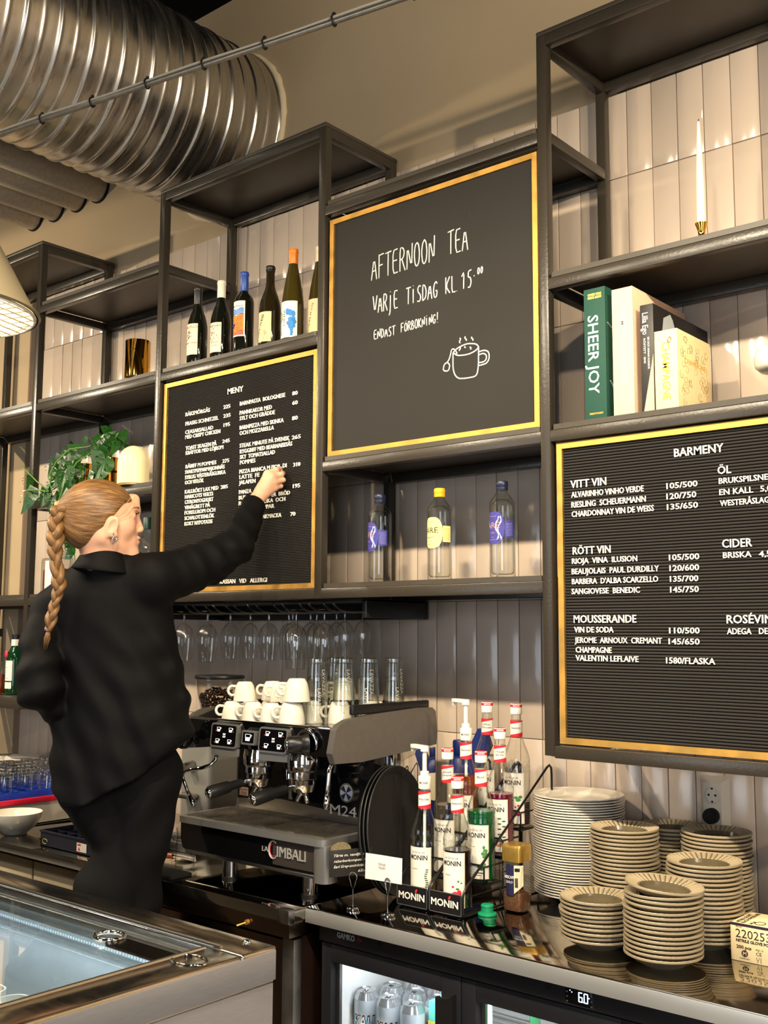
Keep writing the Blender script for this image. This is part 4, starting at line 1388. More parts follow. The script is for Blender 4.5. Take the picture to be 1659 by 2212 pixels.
t = thing('glass_jar', 'glass jar of red brown sticks with a white label, left of the braid', 'jar', (-2.60, .2, 1.4862))
t.location.x = -2.62
mb = MB()
mb.box(-.075, .075, -.04, .04, 0, .17, bev=.012)
mb.box(-.03, .03, -.025, .025, .17, .25, bev=.01)
obj('jar_glass', mb, GLASSTHICK, t)
mb = MB()
mb.box(-.068, .068, -.033, .033, .006, .12, bev=.01)
for k in range(22):
    xx, yy = rnd.uniform(-.06, .06), rnd.uniform(-.03, .03)
    mb.cyl((xx, yy, .09), (xx + rnd.uniform(-.02, .02), yy + rnd.uniform(-.01, .01), .155 + rnd.uniform(-.02, .02)), .0016, n=5)
obj('filling', mb, mat('red_brown_filling', C(120, 48, 34), .7, noise=.5, nscale=60, nstretch=(1, 1, .2)), t)
mb = MB()
mb.box(-.032, .0745, -.042, -.0405, .03, .155)
lb = obj('label', mb, LWHITE, t)
mb = MB()
text_on(mb, 'HG', (.03, -.0421, .085), (1, 0, 0), (0, 0, 1), .014, None, extrude=.0002)
obj('label_print', mb, mat('print_grey', C(130, 110, 80), .7), lb)

t = thing('plant_vase', 'small glass vase with a green cutting behind the woman\'s neck', 'vase', (-2.38, .14, 1.4862))
mb = MB()
mb.lathe([(.03, 0), (.034, .004), (.036, .10), (.03, .13), (.032, .15)], n=32, cap1=False)
obj('vase_glass', mb, GLASSTHICK, t, smooth=60)
mb = MB()
mb.lathe([(0, .006), (.031, .006), (.033, .09), (0, .09)], n=28)
obj('water', mb, thin_glass('water', (.9, .95, .88, 1), (.5, .6, .5, 1), .3), t, smooth=60)
mb = MB()
mb.tube([(0, 0, .02), (.004, -.005, .12), (-.03, -.01, .22)], .002, 6)
mb.tube([(0, 0, .02), (-.01, 0, .14), (-.05, -.015, .26)], .002, 6)
obj('stem', mb, VEINM, t, smooth=180)
for k, (x_, y_, z_) in enumerate(((-.05, -.02, .26), (-.03, -.03, .22), (-.06, -.02, .20), (-.02, -.03, .17), (-.05, -.03, .15), (.0, -.03, .21))):
    o = bpy.data.objects.new('leaf', LME)
    COL.objects.link(o)
    o.parent = t
    o.location = (x_, y_, z_)
    o.scale = (.075, .075, .075)
    o.rotation_euler = (1.2 + .3 * math.sin(k * 2), .3 * math.cos(k), 2.6 + k * .4)

AMBER = mat('amber_liquor', C(150, 58, 14), .08, trans=.35)
t = thing('spirit_bottle', 'green bottle with white label and white neck band, lower left shelf', 'bottle', (-2.80, .12, 1.0528))
mb = MB()
mb.lathe([(.03, 0), (.0375, .003), (.038, .01), (.038, .155), (.035, .175), (.024, .20), (.0165, .215), (.0155, .24), (.0155, .25)], n=36)
obj('bottle_glass', mb, mat('green_glass', C(18, 62, 30), .06, trans=.3), t, smooth=50)
mb = MB()
mb.lathe([(.0185, .215), (.0185, .242), (.0165, .243)], n=28)
obj('neck_band', mb, LWHITE, t)
mb = MB()
mb.lathe([(.0165, .242), (.0168, .264), (0, .265)], n=28)
obj('screw_cap', mb, BLACK, t)
mb = MB()
label_round(mb, (0, 0, 0), .0385, -1.75, .95, .062, .150)
label_round(mb, (0, 0, 0), .0385, -1.75, .90, .028, .056)
lb = obj('label', mb, LWHITE, t, smooth=180)
mb = MB()
for zc, hw in ((.143, .018), (.118, .020), (.104, .014), (.096, .013), (.072, .02)):
    label_round(mb, (0, 0, 0), .0388, -1.8, hw / .0385, zc, zc + .0014, n=8)
obj('label_print', mb, mat('print_grey', C(130, 110, 80), .7), lb, smooth=0)
mb = MB()
mb.ball((-.012, -.036, .178), .014, 12, sc=(1, .4, 1.3))
obj('wax_seal', mb, mat('pink_red_seal', C(196, 50, 74), .4), t, smooth=180)
t = thing('spirit_bottle', 'amber liquor bottle at the left edge beside the green bottle', 'bottle', (-2.885, .085, 1.0528))
mb = MB()
mb.lathe([(.03, 0), (.037, .003), (.038, .01), (.038, .15), (.034, .17), (.022, .20), (.016, .22), (.0155, .26)], n=36)
obj('bottle_glass', mb, WHISKY, t, smooth=50)
mb = MB()
mb.lathe([(0, .006), (.035, .006), (.035, .088), (0, .088)], n=30)
obj('liquor', mb, AMBER, t, smooth=50)
mb = MB()
label_round(mb, (0, 0, 0), .0384, -1.3, .7, .09, .13)
obj('label', mb, LCREAM, t, smooth=180)
mb = MB()
mb.lathe([(.0165, .255), (.0165, .29), (0, .291)], n=24)
obj('screw_cap', mb, BLACK, t)
t = thing('spirit_bottle', 'dark bottle with an amber neck behind the green and amber bottles', 'bottle', (-2.90, .22, 1.0528))
mb = MB()
mb.lathe([(.03, 0), (.037, .003), (.038, .01), (.038, .16), (.03, .19), (.016, .21), (.0155, .24)], n=32)
obj('bottle_glass', mb, mat('green_glass', C(18, 62, 30), .06, trans=.3), t, smooth=50)
mb = MB()
mb.lathe([(.0175, .212), (.0175, .25), (0, .251)], n=24)
obj('capsule', mb, mat('amber_capsule', C(224, 160, 20), .4), t)
# ------------------------------------------------------------------ counters and fridge
CT = 0.600      # height of the steel worktops
t = thing('steel_worktop', 'long polished steel worktop on top of the glass door fridge', 'worktop', (.6, .02, .56))
mb = MB()
mb.box(-.541, 2.0, -.337, .383, .560, CT, bev=.003)
obj('top', mb, STEELTOP, t, world=True, smooth=30)
mb = MB()
mb.box(-.541, 2.0, -.3405, -.3372, .561, CT - .0035, bev=.001)
obj('front_lip', mb, mat('satin_steel_lip', C(214, 214, 212), .36, metal=.75), t, world=True)
t = thing('steel_worktop', 'steel worktop under the espresso machine, ending at the fridge', 'worktop', (-1.72, 0, .53))
mb = MB()
mb.box(-2.95, -.5415, -.40, .383, .568, CT, bev=.0025)
obj('top', mb, STEELTOP, t, world=True, smooth=30)
mb = MB()
mb.box(-1.26, -.545, -.396, -.30, .527, .5675, bev=.002)
obj('fascia', mb, mat('brown_steel', C(128, 106, 92), .22, metal=1.0, noise=.06), t, world=True)
mb = MB()
mb.box(-.582, -.5405, -.404, -.38, .565, .6015, bev=.0015)
obj('corner_cap', mb, SATIN, t, world=True)
mb = MB()
mb.cyl((-.70, -.398, .546), (-.70, -.408, .546), .007, n=14)
mb.cyl((-.70, -.408, .546), (-.712, -.43, .540), .0022, .003, n=8)
obj('toggle_switch', mb, BRASS, t, world=True)

t = thing('steel_cabinet', 'dark steel base cabinet below the espresso machine', 'cabinet', (-.9, 0, FZ))
mb = MB()
mb.box(-1.26, -.56, -.33, .36, FZ + .08, .52)
mb.box(-1.24, -.58, -.28, .34, FZ + .001, FZ + .08)
obj('body', mb, mat('brown_steel_panel', C(104, 74, 66), .28, metal=.9, noise=.08), t, world=True)
mb = MB()
mb.box(-.605, -.560, -.362, -.3305, FZ + .05, .515, bev=.004)
obj('corner_post', mb, STEELDK, t, world=True)
mb = MB()
mb.box(-1.25, -.61, -.352, -.3305, FZ + .09, .505, bev=.003)
obj('door', mb, mat('brown_steel', C(128, 106, 92), .22, metal=1.0, noise=.06), t, world=True)

BEIGE = mat('beige_cabinet_front', C(168, 152, 122), .5, noise=.05)
for i in range(3):
    x0 = -2.94 + i * .56
    t = thing('base_cabinet', ('beige base cabinet at the far left end of the counter', 'beige base cabinet with a black handle, second from the left', 'beige base cabinet beside the woman\'s leg')[i], 'cabinet', (x0 + .28, 0, FZ), group='beige cabinets under the left counter')
    mb = MB()
    mb.box(x0, x0 + .556, -.34, .36, FZ + .08, .56)
    mb.box(x0 + .01, x0 + .546, -.29, .34, FZ + .001, FZ + .08)
    obj('carcass', mb, BEIGE, t, world=True)
    mb = MB()
    mb.box(x0 + .003, x0 + .553, -.362, -.341, FZ + .085, .548, bev=.003)
    d = obj('door', mb, BEIGE, t, world=True)
    mb = MB()
    hx = x0 + (.505 if i != 1 else .05)
    if i == 2:
        hx = x0 + .3
    pts = [(hx, -.3625, .532), (hx, -.388, .532), (hx, -.392, .525), (hx, -.392, .40), (hx, -.388, .393), (hx, -.3625, .393)]
    mb.tube(pts, .006, 8)
    obj('handle', mb, BLACK, d, world=True)

# glass-door bottle fridge
FY = -.305
FBLK = mat('fridge_black', C(26, 26, 30), .38, noise=.06, nscale=40)
fr = thing('back_bar_fridge', 'black back bar fridge with lit glass doors under the steel worktop', 'fridge', (.6, 0, FZ))
mb = MB()
mb.box(-.522, -.49, -.27, .37, FZ + .05, .556)
mb.box(1.93, 1.97, -.27, .37, FZ + .05, .556)
mb.box(-.49, 1.93, -.27, .37, FZ + .05, FZ + .12)
mb.box(-.49, 1.93, -.27, .37, .508, .556)
mb.box(-.49, 1.93, .33, .37, FZ + .12, .508)
obj('cabinet_body', mb, FBLK, fr, world=True)
mb = MB()
mb.box(-.522, 1.97, FY, -.271, .5115, .5585, bev=.002)
obj('fascia', mb, FBLK, fr, world=True)
mb = MB()
for xx in (-.3088, .19):
    mb.cyl((xx, FY - .0008, .541), (xx, FY + .004, .541), .0085, n=20)
obj('lock_hole', mb, BLACKM, fr, world=True)
mb = MB()
text_on(mb, 'GAMKO', (-.4567, FY - .0006, .5305), (1, 0, 0), (0, 0, 1), .0135, .063, extrude=.0006, offset=.035)
obj('brand_lettering', mb, mat('silver_print', C(170, 176, 176), .5), fr, world=True)
mb = MB()
for s_, in ((.0092,), ):
    mb.tube([(-.380, FY - .0006, .537 + s_), (-.380 + s_, FY - .0006, .537), (-.380, FY - .0006, .537 - s_), (-.380 - s_, FY - .0006, .537)], .0011, 6, closed=True)
mb.prism([(0, .0045), (.0045, 0), (0, -.0045), (-.0045, 0)], (-.380, FY - .001, .537), (1, 0, 0), (0, 0, 1), (0, .001, 0))
obj('brand_diamond', mb, mat('dull_red', C(120, 40, 36), .5), fr, world=True)
mb = MB()
mb.box(.232, .306, FY - .0012, FY + .003, .5135, .5545, bev=.003)
dp = obj('thermostat', mb, BLACKG, fr, world=True)
mb = MB()
GLOWB = mat('display_digits', C(190, 225, 255), .4, emit=C(190, 225, 255), estr=3.5)


def seg(mb, x, z, w, h, segs, y, r=.0011):
    P = {'a': ((0, h), (w, h)), 'b': ((w, h), (w, h / 2)), 'c': ((w, h / 2), (w, 0)), 'd': ((0, 0), (w, 0)), 'e': ((0, 0), (0, h / 2)), 'f': ((0, h / 2), (0, h)), 'g': ((0, h / 2), (w, h / 2))}
    for s in segs:
        (a, b), (c_, d) = P[s]
        mb.cyl((x + a, y, z + b), (x + c_, y, z + d), r, n=6)


seg(mb, .269, .5245, .0085, .019, 'acdefg', FY - .0016)
seg(mb, .2825, .5245, .0085, .019, 'abcdef', FY - .0016)
mb.ball((.2802, FY - .0016, .5245), .0010, 8)
mb.ball((.2945, FY - .0016, .536), .0014, 8)
mb.ball((.247, FY - .0016, .544), .0012, 8)
mb.ball((.2515, FY - .0016, .541), .0012, 8)
obj('display_digits', mb, GLOWB, dp, world=True, smooth=180)
mb = MB()
for xx, zz in ((.239, .540), (.239, .530), (.239, .520), (.300, .542), (.300, .530), (.300, .519)):
    mb.box(xx - .0022, xx + .0022, FY - .0016, FY - .0011, zz - .0016, zz + .0016)
obj('touch_keys', mb, mat('grey_print', C(100, 102, 108), .5), dp, world=True)

WHITEIN = mat('white_fridge_liner', C(222, 224, 222), .35)
mb = MB()
mb.box(-.489, -.4865, -.262, .328, FZ + .122, .505)
mb.box(.4, .41, -.262, .328, FZ + .122, .505)
mb.box(-.4865, .4, .322, .329, FZ + .122, .505)
mb.box(-.4865, .4, -.26, .322, FZ + .122, FZ + .128)
obj('liner', mb, WHITEIN, fr, world=True)
mb = MB()
mb.box(-.4864, -.4855, -.02, .12, .42, .50)
pl_ = obj('rating_label', mb, mat('label_grey', C(206, 208, 206), .5), fr, world=True)
mb = MB()
text_on(mb, 'CE', (-.4852, -.005, .428), (0, 1, 0), (0, 0, 1), .014, None, extrude=.0002)
for k in range(5):
    mb.box(-.4853, -.4851, .0, .09 - .012 * (k % 3), .452 + k * .009, .4545 + k * .009)
obj('rating_print', mb, INK, pl_, world=True)
SHZ = .205
mb = MB()
for k in range(26):
    yy = -.245 + k * .0222
    mb.cyl((-.484, yy, SHZ - .002), (.398, yy, SHZ - .002), .0018, n=6)
for xx in (-.48, -.25, 0, .2, .395):
    mb.cyl((xx, -.247, SHZ - .005), (xx, .318, SHZ - .005), .0028, n=6)
obj('wire_shelf', mb, CHROME, fr, world=True)
LEDW = mat('white_led', C(235, 245, 255), .4, emit=C(232, 243, 255), estr=9)
mb = MB()
mb.box(-.014, -.004, -.256, -.246, FZ + .15, .50)
obj('led_strip', mb, LEDW, fr, world=True)
mb = MB()
mb.box(-.46, .38, -.255, -.243, .498, .506)
obj('led_strip', mb, LEDW, fr, world=True)
for k, xx in enumerate((-.25, .2)):
    l = bpy.data.lights.new('fridge_led', 'AREA')
    l.shape = 'RECTANGLE'
    l.size, l.size_y = .36, .02
    l.energy = 1.5
    l.color = (.9, .96, 1)
    lo = bpy.data.objects.new('fridge_led', l)
    COL.objects.link(lo)
    lo.location = (xx, -.236, .496)
    lo.rotation_euler = (math.radians(25), 0, 0)
for k, (x0, x1) in enumerate(((-.512, -.0545), (-.0515, .428), (.4315, .91), (.914, 1.39), (1.394, 1.93))):
    mb = MB()
    z0, z1, fw_ = FZ + .06, .509, .052
    gx0, gx1 = x0 + .042, x1 - .058
    if k == 0:
        gx0 = x0 + .034
    y0, y1 = FY, -.272
    mb.box(x0, gx0, y0, y1, z0, z1, bev=.002)
    mb.box(gx1, x1, y0, y1, z0, z1, bev=.002)
    mb.box(gx0, gx1, y0, y1, z1 - .045, z1, bev=.002)
    mb.box(gx0, gx1, y0, y1, z0, z0 + .06, bev=.002)
    d = obj('door', mb, FBLK, fr, world=True)
    mb = MB()
    mb.box(gx0, gx1, -.288, -.284, z0 + .06, z1 - .045)
    obj('door_glass', mb, GLASS, d, world=True)
    mb = MB()
    mb.box(gx0, gx0 + .012, -.283, -.273, z0 + .06, z1 - .045)
    obj('spacer', mb, SATIN, d, world=True)
    mb = MB()
    hx0, hx1 = gx1 - .006, x1 - .012
    mb.prism([(hx0, .10), (hx1, .10), (hx1, .468), (hx1 - .008, .462), (hx1 - .02, .456), (hx0 + .008, .452), (hx0, .455)], (0, FY - .016, 0), (1, 0, 0), (0, 0, 1), (0, .0155, 0))
    obj('handle', mb, BLACK, d, world=True)

CANM = mat('silver_can', C(214, 216, 218), .22, metal=.85)
can = thing('drink_can', 'x', 'can', (0, 0, 0))
mb = MB()
mb.lathe([(.024, 0), (.027, .002), (.033, .010), (.033, .150), (.0265, .163), (.0268, .166), (.0258, .1665), (.0245, .1635), (0, .1635)], n=36)
obj('can_body', mb, CANM, can, smooth=40)
mb = MB()
label_round(mb, (0, 0, 0), .0333, -1.05, 1.35, .012, .146, n=24)
cl = obj('printed_wrap', mb, mat('can_wrap', C(206, 216, 222), .35, metal=.3, noise=.1, nscale=20), can, smooth=180)
mb = MB()
label_round(mb, (0, 0, 0), .0335, -1.05, 1.3, .03, .10, n=30, shape=lambda u: (.050 + .012 * math.sin(u * 14), .088 + .014 * math.sin(u * 11 + 1)))
obj('blue_wave', mb, mat('can_blue', C(120, 196, 230), .35, metal=.2), cl, smooth=180)
mb = MB()
text_round(mb, 'KALL', (0, 0, 0), .0337, -1.0, .078, .030, .072, extrude=.0002, shear=.15, offset=.06)
obj('can_lettering_shadow', mb, INK, cl)
mb = MB()
text_round(mb, 'KALL', (0, 0, 0), .0339, -1.0, .079, .028, .068, extrude=.0002, shear=.15)
obj('can_lettering', mb, mat('can_white', C(240, 242, 242), .4), cl)
mb = MB()
mb.tube([(.004 * math.cos(q), -.006 + .009 * math.sin(q), .1645) for q in [2 * PI * k / 14 for k in range(14)]], .0012, 5, closed=True)
mb.cyl((0, .004, .1638), (0, .004, .1655), .0025, n=10)
obj('ring_pull', mb, CHROME, can)
cans = [(-.452, -.19, 'silver can with blue KALL print, leftmost in the front row'), (-.372, -.192, 'silver can with blue KALL print, middle of the front row'), (-.292, -.19, 'silver can with blue KALL print, right end of the front row'),
        (-.425, -.115, 'silver can behind the leftmost front can'), (-.345, -.115, 'silver can behind the middle front can'), (-.268, -.115, 'silver can behind the right front can'),
        (-.40, -.04, 'silver can at the back left of the fridge shelf'), (-.32, -.04, 'silver can at the back right of the fridge shelf')]
for i, (x_, y_, lb_) in enumerate(cans):
    c_ = can if i == 0 else dup(can, (0, 0, 0))
    c_.location = (x_, y_, SHZ + .0005)
    c_['label'] = lb_
    c_['group'] = 'silver cans in the fridge'
t = thing('drink_carton', 'teal and yellow drink carton beside the cans in the fridge', 'carton', (-.215, -.15, SHZ + .0005))
mb = MB()
mb.box(-.032, .032, -.032, .032, 0, .18, bev=.003)
obj('box', mb, mat('teal_carton', C(96, 196, 176), .5), t)
mb = MB()
mb.box(-.0325, .0325, -.0325, .0325, .03, .13)
w_ = obj('printed_panel', mb, mat('yellow_carton', C(232, 206, 60), .5), t)
mb = MB()
for k in range(5):
    mb.ball((-.024, -.0327, .05 + k * .016), .007, 8, sc=(1, .1, .7))
obj('blue_print', mb, mat('print_blue', C(52, 132, 204), .6), w_, smooth=180)
for x_, y_, col, cap, lb_ in ((.075, -.18, C(60, 130, 84), C(30, 60, 40), 'green glass bottle behind the second fridge door'), (.155, -.17, C(150, 120, 80), C(200, 190, 170), 'pale brown bottle behind the second fridge door'),
                              (.235, -.18, C(226, 74, 44), C(240, 240, 235), 'orange red bottle behind the second fridge door')):
    t = thing('drink_bottle', lb_, 'bottle', (x_, y_, SHZ + .0005))
    mb = MB()
    mb.lathe([(.02, 0), (.03, .002), (.031, .01), (.031, .13), (.026, .16), (.013, .19), (.0125, .225)], n=32)
    obj('bottle_glass', mb, mat('bottle_%d' % int(x_ * 1000), col, .1, trans=.3), t, smooth=50)
    mb = MB()
    mb.lathe([(.0145, .22), (.0145, .236), (0, .238)], n=20)
    obj('cap', mb, mat('cap_%d' % int(x_ * 1000), cap, .4), t)
# ------------------------------------------------------------------ espresso machine
GREYMET = mat('anthracite_metal', C(112, 106, 99), .38, metal=.5, noise=.05, nscale=50)
SILV = mat('silver_grey_trim', C(184, 180, 174), .3, metal=.8)
LETM = mat('cast_letter_metal', C(206, 202, 196), .35, metal=.5)
em = thing('espresso_machine', 'two group black and chrome espresso machine with cups stacked on top', 'espresso machine', (-.82, -.05, CT))
x0, x1 = -1.13, -.50
for xx, yy in ((-.93, -.262), (-.60, -.262), (-.93, .14), (-.60, .14)):
    mb = MB()
    mb.cyl((xx, yy, CT + .012), (xx, yy, .665), .0225, n=24)
    ft = obj('foot', mb, CHROME, em, world=True)
    mb = MB()
    mb.cyl((xx, yy, CT + .0003), (xx, yy, CT + .0125), .024, n=24)
    obj('rubber_pad', mb, BLACK, ft, world=True)
# lower body
mb = MB()
mb.prism([(-1.125, .700), (-1.115, .675), (-1.08, .662), (-.545, .662), (-.545, .752), (-1.125, .752)], (0, -.292, 0), (1, 0, 0), (0, 0, 1), (0, .45, 0))
obj('lower_body', mb, BLACKG, em, world=True, smooth=20)
mb = MB()
mb.box(-.716, -.546, -.2945, -.2925, .680, .748)
obj('brand_plate', mb, mat('brown_grey_plate', C(84, 76, 70), .25, metal=.5), em, world=True)
mb = MB()
mb.box(-1.10, -.55, -.2945, -.2925, .662, .672, bev=.0008)
obj('lower_trim', mb, SATIN, em, world=True)
mb = MB()
mb.prism(rrect(.058, .062, .024, 7, -.532, -.272), (0, 0, .655), (1, 0, 0), (0, 1, 0), (0, 0, .099))
obj('corner_column', mb, SILV, em, world=True, smooth=40)
mb = MB()
mb.box(-.5035, -.5025, -.24, .16, .665, .75)
mb.box(-.545, -.503, -.243, .16, .664, .752)
obj('lower_side', mb, BLACK, em, world=True)
mb = MB()
text_on(mb, 'LA', (-.7585, -.2946, .712), (1, 0, 0), (0, 0, 1), .0135, .024, extrude=.0022)
text_on(mb, 'IMBALI', (-.697, -.2952, .7035), (1, 0, 0), (0, 0, 1), .029, .112, extrude=.0026)
mb.tube([(-.713 + .017 * math.cos(q), -.296, .720 + .024 * math.sin(q)) for q in [.9 + (2 * PI - 1.5) * k / 26 for k in range(27)]], [.0014 + .0016 * math.sin(PI * k / 26) for k in range(27)], 8)
obj('brand_lettering', mb, LETM, em, world=True)
mb = MB()
mb.tube([(-.714 + .0125 * math.cos(q), -.2953, .719 + .017 * math.sin(q)) for q in [1.2 + (2 * PI - 2.2) * k / 20 for k in range(21)]], .0012, 6)
obj('brand_swoosh', mb, mat('brand_red', C(190, 26, 40), .3), em, world=True)
# drip tray
mb = MB()
mb.prism(rrect(.625, .235, .028, 7, -.8185, -.1905), (0, 0, .7525), (1, 0, 0), (0, 1, 0), (0, 0, .019))
obj('drip_tray_rim', mb, SILV, em, world=True, smooth=40)
mb = MB()
for k in range(5):
    a = -1.108 + k * .1165
    mb.box(a, a + .1145, -.283, -.094, .772, .7745, bev=.0006)
obj('drip_grille', mb, mat('perforated_steel', C(146, 134, 118), .34, metal=.9, noise=.12, nscale=70), em, world=True)
mb = MB()
for k in range(58):
    for j in range(20):
        xx, yy = -1.098 + k * .0098, -.276 + j * .0092
        mb.box(xx - .0025, xx + .0025, yy - .0012, yy + .0012, .7744, .7748)
obj('drip_slots', mb, BLACKM, em, world=True, smooth=0)
# back panel
mb = MB()
mb.box(-1.10, -.52, -.085, -.02, .755, .98)
obj('back_panel', mb, mat('black_mirror_panel', C(14, 13, 14), .08, spec=.6), em, world=True)
mb = MB()
mb.prism([(-.0, 0), (.58, 0), (.58, .022), (.27, .042), (.20, .046), (0, .03)], (-1.10, -.0856, .772), (1, 0, 0), (0, 0, 1), (0, .0005, 0))
mb.box(-1.1015, -1.096, -.088, -.02, .77, .98)
obj('splash_trim', mb, SATIN, em, world=True)
mb = MB()
text_on(mb, 'M24', (-.690, -.0862, .796), (1, 0, 0), (0, 0, 1), .030, .105, extrude=.0016)
obj('model_lettering', mb, LETM, em, world=True)
mb = MB()
mb.box(-1.088, -1.048, -.0862, -.0852, .812, .838)
lb = obj('service_sticker', mb, mat('faded_pink_sticker', C(178, 140, 122), .7), em, world=True)
mb = MB()
text_on(mb, 'KAFFE', (-1.085, -.0863, .827), (1, 0, 0), (0, 0, 1), .006, .034, extrude=.0002)
for k in range(3):
    mb.box(-1.084, -1.055 + .003 * (k % 2), -.0865, -.0862, .8145 + k * .0037, .8158 + k * .0037)
obj('sticker_print', mb, INK, lb, world=True)
mb = MB()
mb.cyl((-.615, -.084, .865), (-.615, -.098, .865), .028, n=36)
g_ = obj('pressure_gauge', mb, SATIN, em, world=True, smooth=30)
mb = MB()
mb.cyl((-.615, -.098, .865), (-.615, -.0995, .865), .023, n=36)
obj('gauge_face', mb, mat('gauge_grey', C(176, 178, 184), .4), g_, world=True)
mb = MB()
for k in range(4):
    a0 = PI / 4 + k * PI / 2
    mb.prism([(0, 0), (.022 * math.cos(a0 - .38), .022 * math.sin(a0 - .38)), (.022 * math.cos(a0), .022 * math.sin(a0)), (.022 * math.cos(a0 + .38), .022 * math.sin(a0 + .38))], (-.615, -.1002, .865), (1, 0, 0), (0, 0, 1), (0, .0004, 0))
obj('gauge_marks', mb, mat('navy_cap', C(26, 32, 56), .35), g_, world=True)
# upper body: a curved side profile between the two cheeks
side = [(-.272, .972), (-.285, 1.0), (-.270, 1.062), (-.255, 1.076), (-.22, 1.088), (-.12, 1.097), (.10, 1.106), (.165, 1.104), (.182, 1.092), (.190, 1.03), (.185, .992), (.10, .985), (-.16, .968)]
mb = MB()
mb.prism(side, (-.522, 0, 0), (0, 1, 0), (0, 0, 1), (.022, 0, 0))
o_ = obj('side_cheek', mb, GREYMET, em, world=True, smooth=30)
mb = MB()
mb.prism(side, (-1.136, 0, 0), (0, 1, 0), (0, 0, 1), (.018, 0, 0))
obj('side_cheek', mb, GREYMET, em, world=True, smooth=30)
mb = MB()
mb.prism([(-.255, .985), (-.272, 1.062), (-.258, 1.066), (-.05, 1.055), (.17, 1.055), (.17, .985), (-.1, .965)], (-1.118, 0, 0), (0, 1, 0), (0, 0, 1), (.596, 0, 0))
obj('upper_body', mb, BLACKG, em, world=True, smooth=20)
mb = MB()
mb.box(-1.118, -.522, -.272, -.262, 1.062, 1.0695, bev=.002)
obj('front_edge', mb, CHROME, em, world=True)
mb = MB()
mb.box(-1.118, -.522, .165, .175, 1.055, 1.115)
mb.box(-.530, -.512, -.185, .165, 1.098, 1.126, bev=.004)
mb.prism([(-.26, 1.062), (.17, 1.062), (.17, 1.112), (-.1, 1.108)], (-1.118, 0, 0), (0, 1, 0), (0, 0, 1), (.01, 0, 0))
obj('cup_rail', mb, BLACK, em, world=True)
mb = MB()
mb.box(-1.105, -.535, -.255, .16, 1.0555, 1.0595)
obj('cup_tray', mb, SATIN, em, world=True)
# rear lower chrome side
mb = MB()
mb.box(-.5225, -.502, -.02, .185, .755, .985, bev=.003)
obj('rear_side_panel', mb, CHROME, em, world=True)
# control panels
TOUCH = mat('touch_black', C(9, 9, 10), .12)
GLOW = mat('icon_white', C(240, 240, 235), .4, emit=C(255, 250, 240), estr=.8)
GLOWR = mat('icon_red', C(255, 90, 70), .4, emit=C(255, 70, 50), estr=1.2)
ux = Vector((0, -.14, .99)).normalized()      # the panels lean a little


def panel(xa, xb, za, zb, big):
    nonlocal_y = -.283
    w, h = xb - xa, zb - za
    po = Vector((xa, nonlocal_y + .012, za))
    exx, eyy = Vector((1, 0, 0)), Vector((0, .10, .995)).normalized()
    nn = exx.cross(eyy)
    mb = MB()
    mb.prism(rrect(w, h, .010 if big else .004, 5, w / 2, h / 2), po + nn * .0, exx, eyy, nn * .016)
    if big:
        mb.prism([(.0, .0), (w, .0), (w + .0, -.022), (.006, -.024)], po, exx, eyy, nn * .010)
    f = obj('control_panel' if big else 'display_frame', mb, SILV, em, world=True, smooth=30)
    mb = MB()
    b_ = .0055 if big else .006
    mb.prism(rrect(w - 2 * b_, h - 2 * b_, .006 if big else .001, 5, w / 2, h / 2), po + nn * .0158, exx, eyy, nn * .0008)
    obj('touch_screen', mb, TOUCH, f, world=True)
    mb = MB()
    mr_ = MB()

    def icon(u, v, s):
        q = po + nn * .0168
        mb.prism([(u - s, v - s), (u + s * .9, v - s), (u + s, v + s * .1), (u - s * 1.1, v + s * .1)], q, exx, eyy, nn * .0004)
        for a, b in (((u - s * 1.15, v + s * .1), (u - s * 1.2, v + s)), ((u + s, v + s * .1), (u + s * 1.1, v + s)), ((u - s * 1.2, v + s), (u + s * 1.1, v + s)), ((u + s * 1.1, v + s * .8), (u + s * 1.7, v + s * .8)), ((u + s * 1.7, v + s * .8), (u + s * 1.2, v))):
            mb.cyl(q + exx * a[0] + eyy * a[1], q + exx * b[0] + eyy * b[1], .0006, n=5)
    if big:
        for u, v in ((.30, .74), (.75, .74), (.28, .26), (.73, .26)):
            icon(w * u, h * v, .0062)
            q = po + nn * .017 + exx * (w * u + (-.011 if u < .5 else .012)) + eyy * (h * v - .004)
            mr_.ball(q, .0012, 8)
        for k, s in enumerate(('START', 'STOP')):
            text_on(mb, s, po + nn * .0166 + exx * (w * .52) + eyy * (h * .52 - k * .0075), exx, eyy, .0052, .012, align='c', extrude=.0004)
        o1 = obj('touch_icons', mb, GLOW, f, world=True, smooth=0)
        obj('indicator_lights', mr_, GLOWR, f, world=True, smooth=180)
    else:
        icon(w * .48, h * .5, .0095)
        obj('touch_icons', mb, GLOW, f, world=True, smooth=0)
    return f


panel(-1.006, -.888, .984, 1.056, True)
panel(-.866, -.808, 1.000, 1.042, False)
panel(-.794, -.676, .984, 1.056, True)
